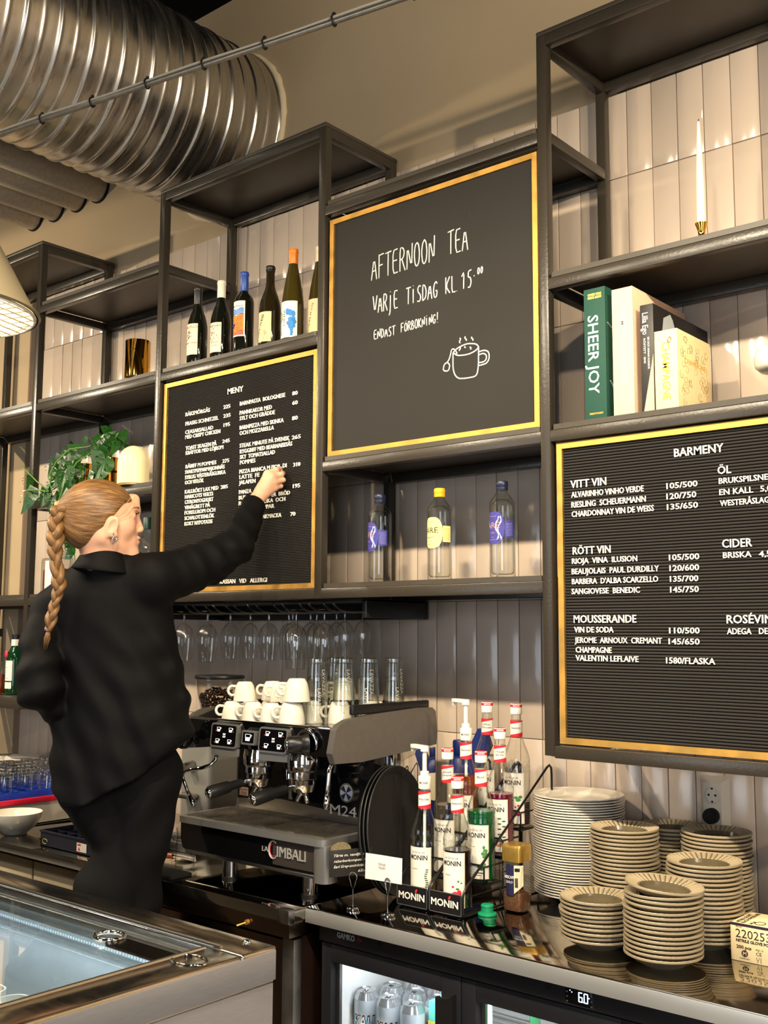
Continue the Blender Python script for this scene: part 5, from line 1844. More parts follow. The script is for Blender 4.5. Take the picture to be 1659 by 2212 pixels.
# steam knobs
kd = Vector((-.62, -.78, -.05)).normalized()
k0 = Vector((-.606, -.268, 1.020))
mb = MB()
mb.tube([k0, k0 + kd * .008, k0 + kd * .02, k0 + kd * .026, k0 + kd * .052, k0 + kd * .060, k0 + kd * .0605], [.030, .030, .023, .0245, .0245, .0215, .018], 32)
k_ = obj('steam_knob', mb, BLACK, em, world=True, smooth=40)
mb = MB()
mb.tube([k0 + kd * .0602, k0 + kd * .064, k0 + kd * .067, k0 + kd * .068], [.0182, .0170, .011, .002], 28)
obj('knob_cap', mb, CHROME, k_, world=True, smooth=180)
mb = MB()
mb.tube([(-.606 + .038 * math.cos(q), -.275, 1.020 + .036 * math.sin(q)) for q in [-.4 + 3.9 * i / 20 for i in range(21)]], [.003 + .004 * math.sin(PI * i / 20) for i in range(21)], 8)
obj('knob_surround', mb, CHROME, em, world=True, smooth=180)
mb = MB()
mb.ball((-1.095, -.315, 1.004), .031, 22)
mb.cyl((-1.085, -.27, 1.008), (-1.092, -.30, 1.005), .016, n=16)
obj('steam_knob', mb, BLACKG, em, world=True, smooth=180)
# group heads and portafilters
for gx, hx in ((-.875, -.945), (-.685, -.755)):
    mb = MB()
    mb.lathe([(.0, .0), (.036, .0), (.040, .004), (.040, .022), (.046, .028), (.048, .055), (.044, .075), (0, .075)], n=40, c=(gx - .02, -.185, .905))
    obj('group_head', mb, CHROME, em, world=True, smooth=40)
    mb = MB()
    mb.lathe([(.020, -.026), (.030, -.022), (.035, -.002), (.037, .0), (.037, .012), (0, .012)], n=36, c=(gx - .02, -.185, .892))
    pf = obj('portafilter', mb, CHROME, em, world=True, smooth=40)
    mb = MB()
    c0 = Vector((gx - .02, -.185, .893))
    hd = Vector((hx, -.345, .858))
    d_ = (hd - c0).normalized()
    mb.tube([c0 + d_ * .03, c0 + d_ * .058], .008, 12)
    obj('neck', mb, CHROME, pf, world=True)
    mb = MB()
    L_ = (hd - c0).length
    mb.tube([c0 + d_ * .056, c0 + d_ * .062, c0 + d_ * (L_ * .55), c0 + d_ * (L_ * .6), c0 + d_ * (L_ - .02), c0 + d_ * (L_ - .006)], [.011, .013, .0135, .018, .020, .019], 20)
    obj('handle', mb, BLACK, pf, world=True, smooth=50)
    mb = MB()
    mb.tube([hd - d_ * .008, hd - d_ * .002, hd + d_ * .002], [.0165, .0165, .012], 20)
    obj('handle_cap', mb, CHROME, pf, world=True, smooth=50)
    mb = MB()
    for s in (-1, 1):
        mb.tube([(gx - .02, -.187, .868), (gx - .02 + s * .012, -.187, .860), (gx - .02 + s * .018, -.19, .848), (gx - .02 + s * .020, -.19, .838)], [.007, .007, .0065, .006], 10)
    obj('spout', mb, SATIN, pf, world=True, smooth=180)
mb = MB()
mb.lathe([(.009, -.03), (.015, -.028), (.016, 0), (.012, .004), (.012, .04), (0, .04)], n=24, c=(-.772, -.17, .925))
mb.cyl((-.772, -.17, .90), (-.772, -.17, .84), .006, n=12)
obj('hot_water_spout', mb, CHROME, em, world=True, smooth=50)
# steam wands
mb = MB()
pts = [(-.995, -.262, .975), (-.995, -.272, .945), (-1.002, -.285, .930), (-1.03, -.296, .920), (-1.075, -.30, .912), (-1.102, -.302, .905), (-1.112, -.303, .893), (-1.105, -.303, .878), (-1.085, -.302, .845)]
mb.tube(pts, .0058, 12)
mb.tube([(-1.085, -.302, .845), (-1.062, -.301, .815), (-1.055, -.301, .803)], [.0062, .0095, .0055], 14)
obj('steam_wand', mb, CHROME, em, world=True, smooth=180)
mb = MB()
mb.tube([(-.528, -.248, .975), (-.524, -.262, .968), (-.519, -.274, .958), (-.518, -.277, .945), (-.520, -.279, .90), (-.5215, -.280, .885)], .0058, 12)
mb.tube([(-.5215, -.280, .888), (-.5225, -.281, .862), (-.523, -.281, .850)], [.0062, .0092, .006], 14)
obj('steam_wand', mb, CHROME, em, world=True, smooth=180)

# ---- cups and tall glasses on the machine
CUPZ = 1.0600
cup = thing('coffee_cup', 'x', 'cup', (0, 0, 0))
mb = MB()
mb.lathe([(.019, .058), (.021, .0585), (.0225, .056), (.0275, .048), (.0325, .025), (.0345, .006), (.0350, .0), (.0335, .0), (.0325, .006), (.030, .025), (.0245, .048), (.0, .052)], n=40, cap0=False, cap1=False)
mb.lathe([(0, .0555), (.019, .0555), (.019, .058)], n=40, cap0=False, cap1=False)
obj('cup_body', mb, PORC, cup, smooth=60)
mb = MB()
mb.tube([(.026, 0, .0445)] + [(.0385 + .0125 * math.cos(q), 0, .0315 + .0140 * math.sin(q)) for q in [1.9 - 3.9 * k / 16 for k in range(17)]] + [(.0320, 0, .0175)], .0042, 12)
obj('handle', mb, PORC, cup, smooth=180)
cups = [(-.985, -.215, 0, 2.9, 1), (-.905, -.205, 0, 2.7, 1), (-.830, -.2, 0, 2.8, 1), (-.748, -.195, 0, 2.8, 1.14), (-1.0, -.125, 0, 2.6, 1), (-.925, -.115, 0, 2.9, 1), (-.845, -.11, 0, 2.5, 1), (-.76, -.1, 0, 2.8, 1.1), (-.68, -.06, 0, 2.9, 1.1), (-.62, .03, 0, 2.6, 1.1),
        (-.965, -.185, 1, 2.85, 1), (-.93, -.10, 1, 2.6, 1), (-.86, -.13, 1, 2.75, 1), (-.795, -.15, 1, 2.9, 1), (-.738, -.185, 1, 2.7, 1.14), (-.70, -.02, 1, 2.7, 1.1)]
cl_ = ['leftmost cup of the lower front row on the machine', 'second cup from the left in the lower front row', 'third cup from the left in the lower front row', 'large cup at the right end of the lower front row',
       'left cup of the lower rear row', 'second cup of the lower rear row', 'third cup of the lower rear row', 'fourth cup of the lower rear row', 'lower cup seen through the tall glasses', 'rear lower cup behind the tall glasses',
       'leftmost cup of the upper row', 'upper cup behind the leftmost upper one', 'middle cup of the upper row', 'upper cup just left of the large one', 'large cup at the right end of the upper row', 'upper cup seen through the tall glasses']
for i, (x_, y_, lv, rz, sc_) in enumerate(cups):
    c_ = cup if i == 0 else dup(cup, (0, 0, 0))
    c_.location = (x_, y_, CUPZ + lv * .0595 * (1.14 if sc_ > 1.05 else 1))
    c_.rotation_euler = (0, 0, rz + 1.05)
    c_.scale = (sc_, sc_, sc_)
    c_['label'] = 'white upturned ' + cl_[i]
    c_['group'] = 'white cups on the espresso machine'
TUMB = thin_glass('tumbler_glass', (.985, .99, .975, 1), (.62, .66, .60, 1), .3, base=.05)
tg = thing('tall_glass', 'x', 'glass', (0, 0, 0))
mb = MB()
mb.lathe([(.0335, 0), (.0315, .06), (.0275, .125), (.0262, .138), (.024, .140), (0, .140)], n=36, cap0=False)
mb.lathe([(.0325, 0), (.0303, .06), (.0263, .122), (0, .125)], n=36, cap0=False)
obj('glass_wall', mb, TUMB, tg, smooth=50)
mb = MB()
mb.tube([(.0329 * math.cos(q), .0329 * math.sin(q), .0008) for q in [2 * PI * k / 36 for k in range(36)]], .0009, 6, closed=True)
mb.lathe([(.0, .127), (.0258, .127), (.0258, .1365), (0, .1365)], n=36)
obj('rim_and_base', mb, thin_glass('bright_glass_edge', (.9, .92, .88, 1), (.5, .54, .5, 1), .4, base=.16), tg, smooth=60)
mb = MB()
me = text_mesh('LAVAZZA', .012, .075, extrude=.0002)
for v in me.vertices:
    a = -.95 + (v.co.y - .006) / .032
    zz = .105 - v.co.x
    rr = .0338 - (zz / .138) * .0065
    v.co = Vector((rr * math.cos(a), rr * math.sin(a), zz))
mb.mesh(me)
obj('printed_name', mb, mat('white_glass_print', C(230, 226, 214), .6), tg, smooth=0)
spots = [(-.7188, -.12), (-.726, -.03), (-.668, -.055), (-.617, .0), (-.597, .095)]
nm = ['leftmost', 'second', 'third', 'fourth', 'rightmost']
first = True
for i, (x_, y_) in enumerate(spots):
    for lv in (0, 1):
        c_ = tg if first else dup(tg, (0, 0, 0))
        first = False
        c_.location = (x_, y_, CUPZ + lv * .055)
        c_.rotation_euler = (0, 0, (.4, -.3, .1, -.1, .5)[i] + lv * .5)
        c_['label'] = ('lower' if lv == 0 else 'upper') + ' upturned tall glass of the ' + nm[i] + ' nested pair on the machine'
        c_['group'] = 'tall glasses on the espresso machine'

# ---- coffee grinder behind the machine
gr = thing('coffee_grinder', 'grey coffee grinder with a clear hopper of dark beans', 'coffee grinder', (-1.478, .16, CT))
mb = MB()
mb.box(-.08, .085, -.11, .10, .0, .345, bev=.018, seg=4)
obj('body', mb, mat('grey_grinder_shell', C(150, 146, 136), .4), gr, smooth=40)
mb = MB()
mb.lathe([(.06, .345), (.068, .35), (.07, .365), (.045, .385), (.04, .40), (0, .40)], n=36)
obj('collar', mb, CHROME, gr, smooth=50)
mb = MB()
mb.lathe([(.048, .40), (.060, .425), (.078, .50), (.085, .555), (.085, .562)], n=48, cap0=False, cap1=False)
obj('hopper', mb, thin_glass('smoky_hopper', (.92, .90, .84, 1), (.5, .48, .42, 1), .25), gr, smooth=60)
mb = MB()
mb.lathe([(.0, .577), (.02, .578), (.090, .574), (.092, .568), (.090, .562), (0, .562)], n=56)
obj('lid', mb, BLACK, gr, smooth=40)
BEAN = mat('coffee_bean', C(52, 30, 20), .35, noise=.4, nscale=90)
mb = MB()
r_ = random.Random(4)
for k in range(820):
    zz = r_.uniform(.41, .52)
    rm = np.interp(zz, [.40, .425, .50, .555], [.045, .055, .073, .08])
    a, q = r_.uniform(0, 2 * PI), math.sqrt(r_.uniform(.45, 1)) * rm if zz < .505 else math.sqrt(r_.uniform(0, 1)) * rm
    mb.ball((q * math.cos(a), q * math.sin(a), zz + .012 * math.cos(a * 2 + 1) * (zz > .49)), .0062, 7, sc=(1, .68, .6), M=Matrix.Rotation(r_.uniform(0, 6), 4, 'Z') @ Matrix.Rotation(r_.uniform(0, 3), 4, 'X'))
o_ = obj('coffee_beans', mb, BEAN, gr, smooth=180)
o_['kind'] = 'stuff'
mb = MB()
mb.cyl((-.01, -.112, .26), (-.01, -.15, .255), .02, .016, n=20)
mb.box(-.05, .03, -.16, -.112, .15, .165, bev=.004)
obj('dosing_fork', mb, SATIN, gr)
# ------------------------------------------------------------------ hanging glass rack and wine glasses
rk = thing('glass_rack', 'black hanging rail rack for stemware under the shelving', 'glass rack', (-1.18, .21, 1.376))
mb = MB()
mb.box(-1.70, -.672, .345, .366, 1.376, 1.4375, bev=.002)
mb.box(-.690, -.670, .05, .345, 1.378, 1.4375, bev=.002)
mb.box(-1.70, -1.682, .05, .345, 1.378, 1.4375, bev=.002)
mb.box(-1.70, -.670, .05, .345, 1.430, 1.4378)
obj('frame', mb, BLACK, rk, world=True)
lanes = [-1.64, -1.471, -1.363, -1.255, -1.145, -1.019, -.898, -.79]
for lx in lanes:
    for s in (-1, 1):
        mb = MB()
        xx = lx + s * .021
        mb.tube([(xx, .345, 1.4005), (xx, .06, 1.4005), (xx, .035, 1.403), (xx, .012, 1.415), (xx, .002, 1.425)], .0038, 8)
        obj('rail_rod', mb, BLACKG, rk, world=True, smooth=180)
wg = thing('wine_glass', 'x', 'wine glass', (0, 0, 0))
WGL = thin_glass('wine_glass_glass', (.985, .985, .975, 1), (.70, .71, .69, 1), .3, base=.09)
mb = MB()
mb.lathe([(.033, 0), (.0335, -.0012), (.028, -.003), (.010, -.006), (.005, -.012)], n=40, cap1=False)
mb.lathe([(.005, -.012), (.0042, -.02), (.0042, -.036), (.0060, -.045)], n=20, cap0=False, cap1=False)
o1 = obj('foot_and_stem', mb, thin_glass('stem_glass', (.95, .95, .93, 1), (.60, .62, .59, 1), .35, base=.16), wg, smooth=60)
mb = MB()
mb.lathe([(.0058, -.045), (.018, -.052), (.030, -.066), (.0368, -.088), (.0378, -.104), (.0358, -.130), (.0312, -.163), (.0292, -.183)], n=44, cap0=True, cap1=False)
obj('bowl', mb, WGL, wg, smooth=60)
mb = MB()
mb.tube([(.0292 * math.cos(q), .0292 * math.sin(q), -.183) for q in [2 * PI * k / 40 for k in range(40)]], .0008, 6, closed=True)
obj('rim', mb, _M['stem_glass'], wg, smooth=180)
hang = [(-1.64, .12, 1, 'half hidden behind her sleeve at the left end'), (-1.471, .09, 1, 'front of the lane just right of her sleeve'), (-1.471, .20, .95, 'second in the lane right of her sleeve'), (-1.471, .30, .95, 'third in the lane right of her sleeve'),
        (-1.255, .19, .95, 'front of the middle lane'), (-1.255, .29, .95, 'rear of the middle lane'), (-1.145, .20, .92, 'front of the lane right of the middle one'), (-1.145, .29, .92, 'rear of the lane right of the middle one'),
        (-1.019, .09, 1.08, 'large front one of the lane left of the last'), (-1.019, .19, 1, 'second of the lane left of the last'), (-1.019, .29, .9, 'rear of the lane left of the last'), (-.898, .10, 1.0, 'front of the rightmost lane'), (-.898, .20, .85, 'small, behind the front one of the rightmost lane'), (-.898, .29, .8, 'smallest, rear of the rightmost lane')]
for i, (x_, y_, s_, lb_) in enumerate(hang):
    c_ = wg if i == 0 else dup(wg, (0, 0, 0))
    c_.location = (x_, y_, 1.4075)
    c_.scale = (s_, s_, s_)
    c_['label'] = 'hanging wine glass, ' + lb_
    c_['group'] = 'wine glasses hanging from the rack'

# ------------------------------------------------------------------ syrup racks and bottles
RACKW = mat('dark_wire', C(46, 44, 42), .32, metal=.7)
for k, (xa, xb, lb_) in enumerate(((-.366, -.262, 'black wire syrup bottle rack, the left of two, with name card'), (-.256, -.150, 'black wire syrup bottle rack, the right of two, with name card'))):
    t = thing('bottle_rack', lb_, 'bottle rack', ((xa + xb) / 2, .03, CT), group='stepped syrup racks')
    for xx in (xa, xb):
        mb = MB()
        mb.tube([(xx, .275, CT + .004), (xx, -.145, CT + .004), (xx, -.157, CT + .007), (xx, -.162, CT + .016), (xx, -.162, CT + .052), (xx, -.158, CT + .064), (xx, -.146, CT + .076), (xx, .255, CT + .345), (xx, .268, CT + .350), (xx, .278, CT + .342), (xx, .280, CT + .32), (xx, .280, CT + .012), (xx, .275, CT + .004)], .0033, 8)
        obj('side_wire', mb, RACKW, t, world=True, smooth=180)
    for r_, (yy, zz) in enumerate(((-.11, .004), (-.02, .065), (.07, .122), (.16, .185))):
        mb = MB()
        mb.box(xa + .003, xb - .003, yy - .042, yy + .042, CT + zz - .0035, CT + zz + .0015)
        obj('step_plate', mb, BLACK, t, world=True)
        if r_:
            mb = MB()
            mb.tube([(xa + .004, yy - .041, CT + zz + .002), (xa + .004, yy - .041, CT + zz + .045), (xa + .010, yy - .041, CT + zz + .051), (xb - .010, yy - .041, CT + zz + .051), (xb - .004, yy - .041, CT + zz + .045), (xb - .004, yy - .041, CT + zz + .002)], .0024, 8)
            mb.tube([(xb - .004, yy - .041, CT + zz + .047), (xb - .004, yy + .042, CT + zz + .047)], .0024, 8)
            mb.tube([(xb - .004, yy + .036, CT + zz), (xb - .004, yy + .036, CT + .006)], .0024, 8)
            obj('step_wire', mb, RACKW, t, world=True, smooth=180)
    mb = MB()
    mb.box(xa + .001, xb - .001, -.1675, -.1655, CT + .006, CT + .060)
    cd_ = obj('name_card', mb, mat('card_black', C(24, 22, 22), .3), t, world=True)
    mb = MB()
    text_on(mb, 'MONIN', (xa + .007, -.1678, CT + .024), (1, 0, 0), (0, 0, 1), .0175, .088, extrude=.0003, offset=.025)
    obj('card_lettering', mb, LETTER, cd_, world=True)
    mb = MB()
    mb.prism([(-.004, -.003), (.001, -.004), (.004, .002), (.0045, .006), (-.001, .004)], (xa + .0665, -.1678, CT + .0475), (1, 0, 0), (0, 0, 1), (0, -.0003, 0))
    obj('red_drop', mb, mat('monin_red', C(226, 52, 58), .5), cd_, world=True)
    mb = MB()
    for a, b, c_, d in ((xa + .001, xb - .001, .006, .0075), (xa + .001, xb - .001, .0585, .060), (xa + .001, xa + .0022, .006, .06), (xb - .0022, xb - .001, .006, .06)):
        mb.box(a, b, -.1679, -.1676, CT + c_, CT + d)
    obj('card_border', mb, mat('grey_print', C(100, 102, 108), .5), cd_, world=True)

SYG = thin_glass('syrup_glass', (.97, .975, .96, 1), (.62, .65, .62, 1), .3, base=.06)
REDB = mat('band_red', C(222, 38, 48), .55)
CAPW = mat('white_cap', C(236, 230, 220), .4)


def art(lb, R, ang, kind):
    def patch(mb, u, v, ru, rv):
        a = ang + u / R
        mb.ball(((R + .0006) * math.cos(a), (R + .0006) * math.sin(a), v), 1.0, 10, M=Matrix.Rotation(a, 4, 'Z') @ Matrix.Diagonal((.0004, ru, rv, 1)))

    def put(nm, col, L):
        mb = MB()
        for q in L:
            patch(mb, *q)
        obj(nm, mb, mat('print_%d_%d_%d' % col, C(*col), .6), lb, smooth=180)
    leaf = [(.004, .072, .003, .006), (.010, .078, .006, .003), (.012, .066, .005, .004), (.007, .060, .004, .003), (.016, .072, .004, .003)]
    if kind == 'strawberry':
        put('printed_fruit', (214, 48, 62), [(.002, .040, .012, .015), (.012, .050, .007, .009), (-.004, .066, .004, .003)])
        put('printed_leaves', (70, 120, 60), [(.016, .034, .006, .006), (.010, .080, .003, .003), (.018, .076, .003, .002), (.008, .061, .005, .003)])
    elif kind == 'vanilla':
        put('printed_flower', (232, 214, 140), [(.006, .032, .009, .006), (.014, .036, .006, .005), (.002, .038, .004, .005)])
        put('printed_leaves', (84, 104, 60), [(.014 + .002 * math.sin(k), .050 + k * .0055, .0045, .0018) for k in range(9)])
        put('printed_pods', (60, 44, 40), [(-.012, .032, .009, .0016), (-.010, .027, .009, .0016)])
    elif kind == 'basil':
        put('printed_leaves', (72, 138, 66), [(.004, .045, .009, .006), (.012, .050, .008, .006), (.008, .038, .009, .004), (.018, .086, .007, .004), (.012, .078, .006, .005), (.016, .070, .007, .004), (.020, .078, .004, .006), (.014, .094, .004, .005)])
        put('printed_stalk', (80, 74, 60), [(.002, .028, .016, .0016), (-.004, .022, .012, .001)])
    elif kind == 'caramel':
        put('printed_cubes', (186, 104, 50), [(.0, .036, .006, .005), (.009, .040, .006, .005), (.004, .046, .005, .004), (.013, .034, .005, .004)])
    elif kind == 'spritz':
        put('printed_leaves', (70, 88, 62), [(.010 + .006 * (-1) ** k, .052 + k * .007, .006, .0022) for k in range(8)])
        put('printed_spice', (206, 128, 60), [(.002, .030, .009, .004), (.012, .034, .008, .004), (.016, .028, .006, .003)])
        put('printed_stick', (70, 50, 40), [(.004, .042, .014, .002)])
    elif kind == 'raspberry':
        put('printed_fruit', (196, 40, 66), [(.010, .040, .009, .007), (.004, .046, .005, .005), (.002, .058, .003, .003), (.016, .060, .0035, .0035), (.010, .062, .003, .003)])
        put('printed_leaves', (72, 132, 66), [(.010, .078, .008, .005), (.004, .084, .006, .004), (.016, .086, .006, .004)])
    else:
        put('printed_block', (232, 218, 190), [(.004, .04, .01, .008), (.012, .05, .007, .006)])
        put('printed_pods', (90, 66, 46), [(.002, .032, .012, .0018)])


def syrup(label, x, y, z, name, liquid, level, kind, pump=False, ang=-1.42, name2=None):
    t = thing('syrup_bottle', label, 'syrup bottle', (x, y, z), group='flavoured syrup bottles in the racks')
    R = .0375
    mb = MB()
    mb.lathe([(.028, 0), (.036, .002), (R, .008), (R, .150), (R + .0008, .153), (R + .0008, .158), (R - .0004, .161), (R + .0006, .175), (R + .0002, .188), (.0355, .198), (.030, .214), (.0235, .230), (.0185, .246), (.0160, .262), (.0150, .285), (.0145, .312)], n=48)
    obj('bottle_glass', mb, SYG, t, smooth=50)
    mb = MB()
    for k in range(6):     # the embossed frieze on the shoulder
        a = ang + (k - 2) * .52
        mb.tube([((R + .0008) * math.cos(a + .2 * math.cos(q)), (R + .0008) * math.sin(a + .2 * math.cos(q)), .175 + .009 * math.sin(q)) for q in [2 * PI * j / 12 for j in range(12)]], .0008, 5, closed=True)
    obj('embossed_frieze', mb, SYG, t, smooth=180)
    prof = [(.025, .006), (.0345, .008), (.0352, .012)]
    top = [(.0352, .160), (.0358, .185), (.030, .207), (.0215, .232), (.0165, .25), (.0138, .27)]
    for r, zz in top:
        if zz < level:
            prof.append((r, zz))
    rl = float(np.interp(level, [.0, .185, .207, .232, .25, .30], [.0354, .0355, .029, .0212, .0165, .0135]))
    prof += [(rl, level), (0, level)]
    mb = MB()
    mb.lathe([(0, .006)] + prof, n=40)
    obj('syrup', mb, liquid, t, smooth=50)
    mb = MB()
    label_round(mb, (0, 0, 0), R + .0005, ang, 1.0, .012, .152, n=20)
    lb = obj('label', mb, LWHITE, t, smooth=180)
    mb = MB()
    text_round(mb, 'Le Sirop de', (0, 0, 0), R + .0007, ang, .136, .0062, .040, extrude=.0002, shear=.25)
    obj('script_line', mb, mat('print_grey', C(130, 110, 80), .7), lb)
    mb = MB()
    text_round(mb, 'MONIN', (0, 0, 0), R + .0007, ang, .119, .0125, .054, extrude=.0002, offset=.02)
    obj('brand_lettering', mb, INK, lb)
    mb = MB()
    text_round(mb, name, (0, 0, 0), R + .0007, ang - .25, .094, .0035, .018, extrude=.0002, shear=.2)
    for k in range(3):
        label_round(mb, (0, 0, 0), R + .0007, ang - .2, .18 - .02 * k, .016 + k * .003, .0168 + k * .003, n=5)
    obj('flavour_line', mb, mat('print_rose', C(170, 110, 100), .7), lb)
    mb = MB()
    for a0, a1, z0, z1 in ((-1, 1, .0135, .0142), (-1, 1, .1498, .1505)):
        label_round(mb, (0, 0, 0), R + .0007, ang, .96, z0, z1, n=16)
    for s in (-1, 1):
        label_round(mb, (0, 0, 0), R + .0007, ang + s * .955, .012, .0135, .1505, n=3)
    obj('label_border', mb, mat('print_sand', C(190, 160, 110), .7), lb)
    art(lb, R, ang + .25, kind)
    # neck band
    mb = MB()
    label_round(mb, (0, 0, 0), .0172, -PI / 2, PI, .250, .296, n=40)
    nb = obj('neck_band', mb, LWHITE, t, smooth=180)
    mb = MB()
    label_round(mb, (0, 0, 0), .0174, -PI / 2, PI, .285, .296, n=40, shape=lambda u: (.2875 + .005 * (u - .5) * 4 * (abs(u - .5) < .3) * 1.0 if abs(u - .5) < .25 else (.2925 if u > .5 else .2825), .2962))
    label_round(mb, (0, 0, 0), .0174, -PI / 2, PI, .250, .26, n=40, shape=lambda u: (.2498, .2575 + .005 * (u - .5) * 4 if abs(u - .5) < .25 else (.2625 if u > .5 else .2525)))
    obj('red_stripe', mb, REDB, nb, smooth=180)
    mb = MB()
    for j, s in enumerate(name.split(' ')):
        text_round(mb, s, (0, 0, 0), .0175, ang + .35, .273 - j * .0085 + (.004 if ' ' in name else 0), .0052, min(.028, .0042 * len(s)), extrude=.0002, shear=.2)
    obj('flavour_name', mb, INK, nb)
    if not pump:
        mb = MB()
        mb.lathe([(.0162, .314), (.0166, .316), (.0166, .332), (.0160, .333), (.0168, .3335), (.0168, .3415), (.0158, .343), (0, .343)], n=40)
        cp = obj('screw_cap', mb, CAPW, t, smooth=40)
        mb = MB()
        mb.lathe([(.0170, .334), (.0170, .3412)], n=40, cap0=False, cap1=False)
        mb.lathe([(.0150, .3432), (0, .3434)], n=30, cap0=False)
        rb = obj('red_cap_band', mb, REDB, cp, smooth=40)
        mb = MB()
        text_round(mb, 'MONIN', (0, 0, 0), .0171, ang + .5, .3355, .0042, .020, extrude=.0002, offset=.02)
        obj('cap_lettering', mb, LETTER, rb)
    else:
        mb = MB()
        mb.lathe([(.0165, .302), (.0172, .304), (.0172, .334), (.0160, .336), (.0120, .337), (.0120, .348), (.009, .349), (0, .349)], n=40)
        pc = obj('pump_collar', mb, WHITEP, t, smooth=40)
        mb = MB()
        text_round(mb, 'MONIN', (0, 0, 0), .0174, ang + .3, .316, .0058, .024, extrude=.0002, offset=.01)
        obj('collar_lettering', mb, INK, pc)
        mb = MB()
        mb.cyl((0, 0, .345), (0, 0, .410), .0062, n=20)
        mb.cyl((0, 0, .30), (0, 0, .03), .0042, n=12)
        obj('pump_tube', mb, WHITEP, t, smooth=40)
        mb = MB()
        mb.prism(rrect(.071, .019, .008, 5, -.0245, 0), (0, 0, .408), (.96, -.28, 0), (.28, .96, 0), (0, 0, .009))
        mb.tube([(-.0505, .0145, .412), (-.0535, .0155, .408), (-.054, .0157, .398)], [.0058, .0056, .0046], 12)
        mb.cyl((0, 0, .402), (0, 0, .412), .0115, n=20)
        obj('pump_head', mb, WHITEP, t, smooth=40)
    return t


def liq(nm, col, tr=.35):
    return mat('syrup_' + nm, C(*col), .08, trans=tr, ior=1.36)


CLEARL = thin_glass('clear_syrup', (.97, .96, .92, 1), (.6, .58, .5, 1), .3, base=0.0)
X1, X2 = -.314, -.203
syrup('vanilla syrup bottle with a white pump, front of the left rack', X1, -.112, CT + .0058, 'Vanilla', liq('gold', (168, 120, 40), .5), .062, 'vanilla', True)
syrup('dark strawberry syrup bottle, front of the right rack', X2, -.112, CT + .0058, 'Strawberry', liq('darkred', (26, 8, 10), .1), .156, 'strawberry')
syrup('salted caramel syrup bottle with red and white cap, second in the left rack', X1 + .011, -.022, CT + .0668, 'Salted Caramel', CLEARL, .19, 'caramel')
syrup('bright green basil syrup bottle in the right rack', X2 + .014, -.022, CT + .0668, 'Basil', liq('green', (6, 96, 44), .3), .186, 'basil')
syrup('amber hazelnut syrup bottle with a tall white pump', X1 + .010, .068, CT + .1238, 'Hazelnut', liq('amber', (150, 66, 10), .45), .203, 'block', True)
syrup('deep red orange spritz syrup bottle, third in the right rack', X2 + .016, .068, CT + .1238, 'Orange Spritz', liq('crimson', (120, 8, 40), .3), .165, 'spritz')
syrup('white chocolate syrup bottle at the back of the left rack', X1 + .022, .158, CT + .1868, 'White Chocolate', CLEARL, .19, 'block')
syrup('raspberry syrup bottle at the back of the right rack', X2 + .012, .158, CT + .1868, 'Raspberry', liq('plum', (44, 10, 18), .15), .07, 'raspberry')
t = thing('plastic_stopper', 'green plastic stopper lying on the right syrup rack', 'stopper', (-.165, -.075, CT + .006))
t.location = (-.128, -.085, CT)
mb = MB()
mb.lathe([(.024, 0), (.025, .002), (.024, .006), (.016, .008), (.0155, .026), (.013, .028), (0, .028)], n=36)
obj('plug', mb, mat('green_plastic', C(16, 138, 92), .4), t, smooth=40)
mb = MB()
mb.lathe([(.0158, .020), (.0165, .021), (.0165, .025), (.0158, .026)], n=36, cap0=False, cap1=False)
obj('ridge', mb, _M['green_plastic'], t, smooth=40)

BLUEP = mat('royal_blue_plastic', C(26, 40, 104), .4)
t = thing('cleaner_bottle', 'blue plastic bottle with angled blue handle behind the syrups', 'bottle', (-.475, .275, CT))
mb = MB()
mb.lathe([(.035, 0), (.041, .004), (.041, .20), (.041, .31), (.034, .345), (.024, .355)], n=36)
obj('body', mb, BLUEP, t, smooth=50)
mb = MB()
mb.lathe([(.0415, .21), (.0418, .212), (.0418, .30), (.0415, .302)], n=36, cap0=False, cap1=False)
obj('label', mb, LCREAM, t)
mb = MB()
mb.lathe([(.023, .356), (.024, .358), (.024, .395), (.021, .40), (0, .40)], n=28)
obj('cap', mb, BLUEP, t, smooth=40)
mb = MB()
mb.prism([(.012, .33), (.075, .44), (.105, .425), (.118, .39), (.07, .30), (.04, .29)], (0, -.012, 0), (1, 0, 0), (0, 0, 1), (0, .02, 0))
obj('handle', mb, BLUEP, t)

# ------------------------------------------------------------------ trays, cards
tr = thing('serving_tray', 'x', 'tray', (0, 0, 0))
mb = MB()
mb.lathe([(0, 0), (.150, 0), (.158, .004), (.172, .016), (.176, .017), (.176, .0135), (.161, 0), (.153, -.004), (0, -.004)], n=80)
obj('tray_body', mb, mat('black_tray', C(24, 23, 22), .6, bump=.1, bscale=160), tr, smooth=40)
mb = MB()
mb.tube([(.1755 * math.cos(q), .1755 * math.sin(q), .0155) for q in [2 * PI * k / 80 for k in range(80)]], .0016, 6, closed=True)
obj('rim', mb, mat('dark_rim', C(52, 50, 47), .35), tr, smooth=180)
for k, lb_ in enumerate(('front most of three round black trays leaning by the espresso machine', 'middle of three round black trays leaning by the espresso machine', 'rear most of three round black trays, against the espresso machine')):
    c_ = tr if k == 0 else dup(tr, (0, 0, 0))
    nrm = Matrix.Rotation(math.radians(11), 4, 'Z') @ Matrix.Rotation(math.radians(90 - 6), 4, 'Y')
    c_.matrix_local = Matrix.Translation((-.452 - k * .0105, -.075 - .004 * k, CT + .1765)) @ nrm
    c_['label'] = lb_
    c_['group'] = 'round black trays'

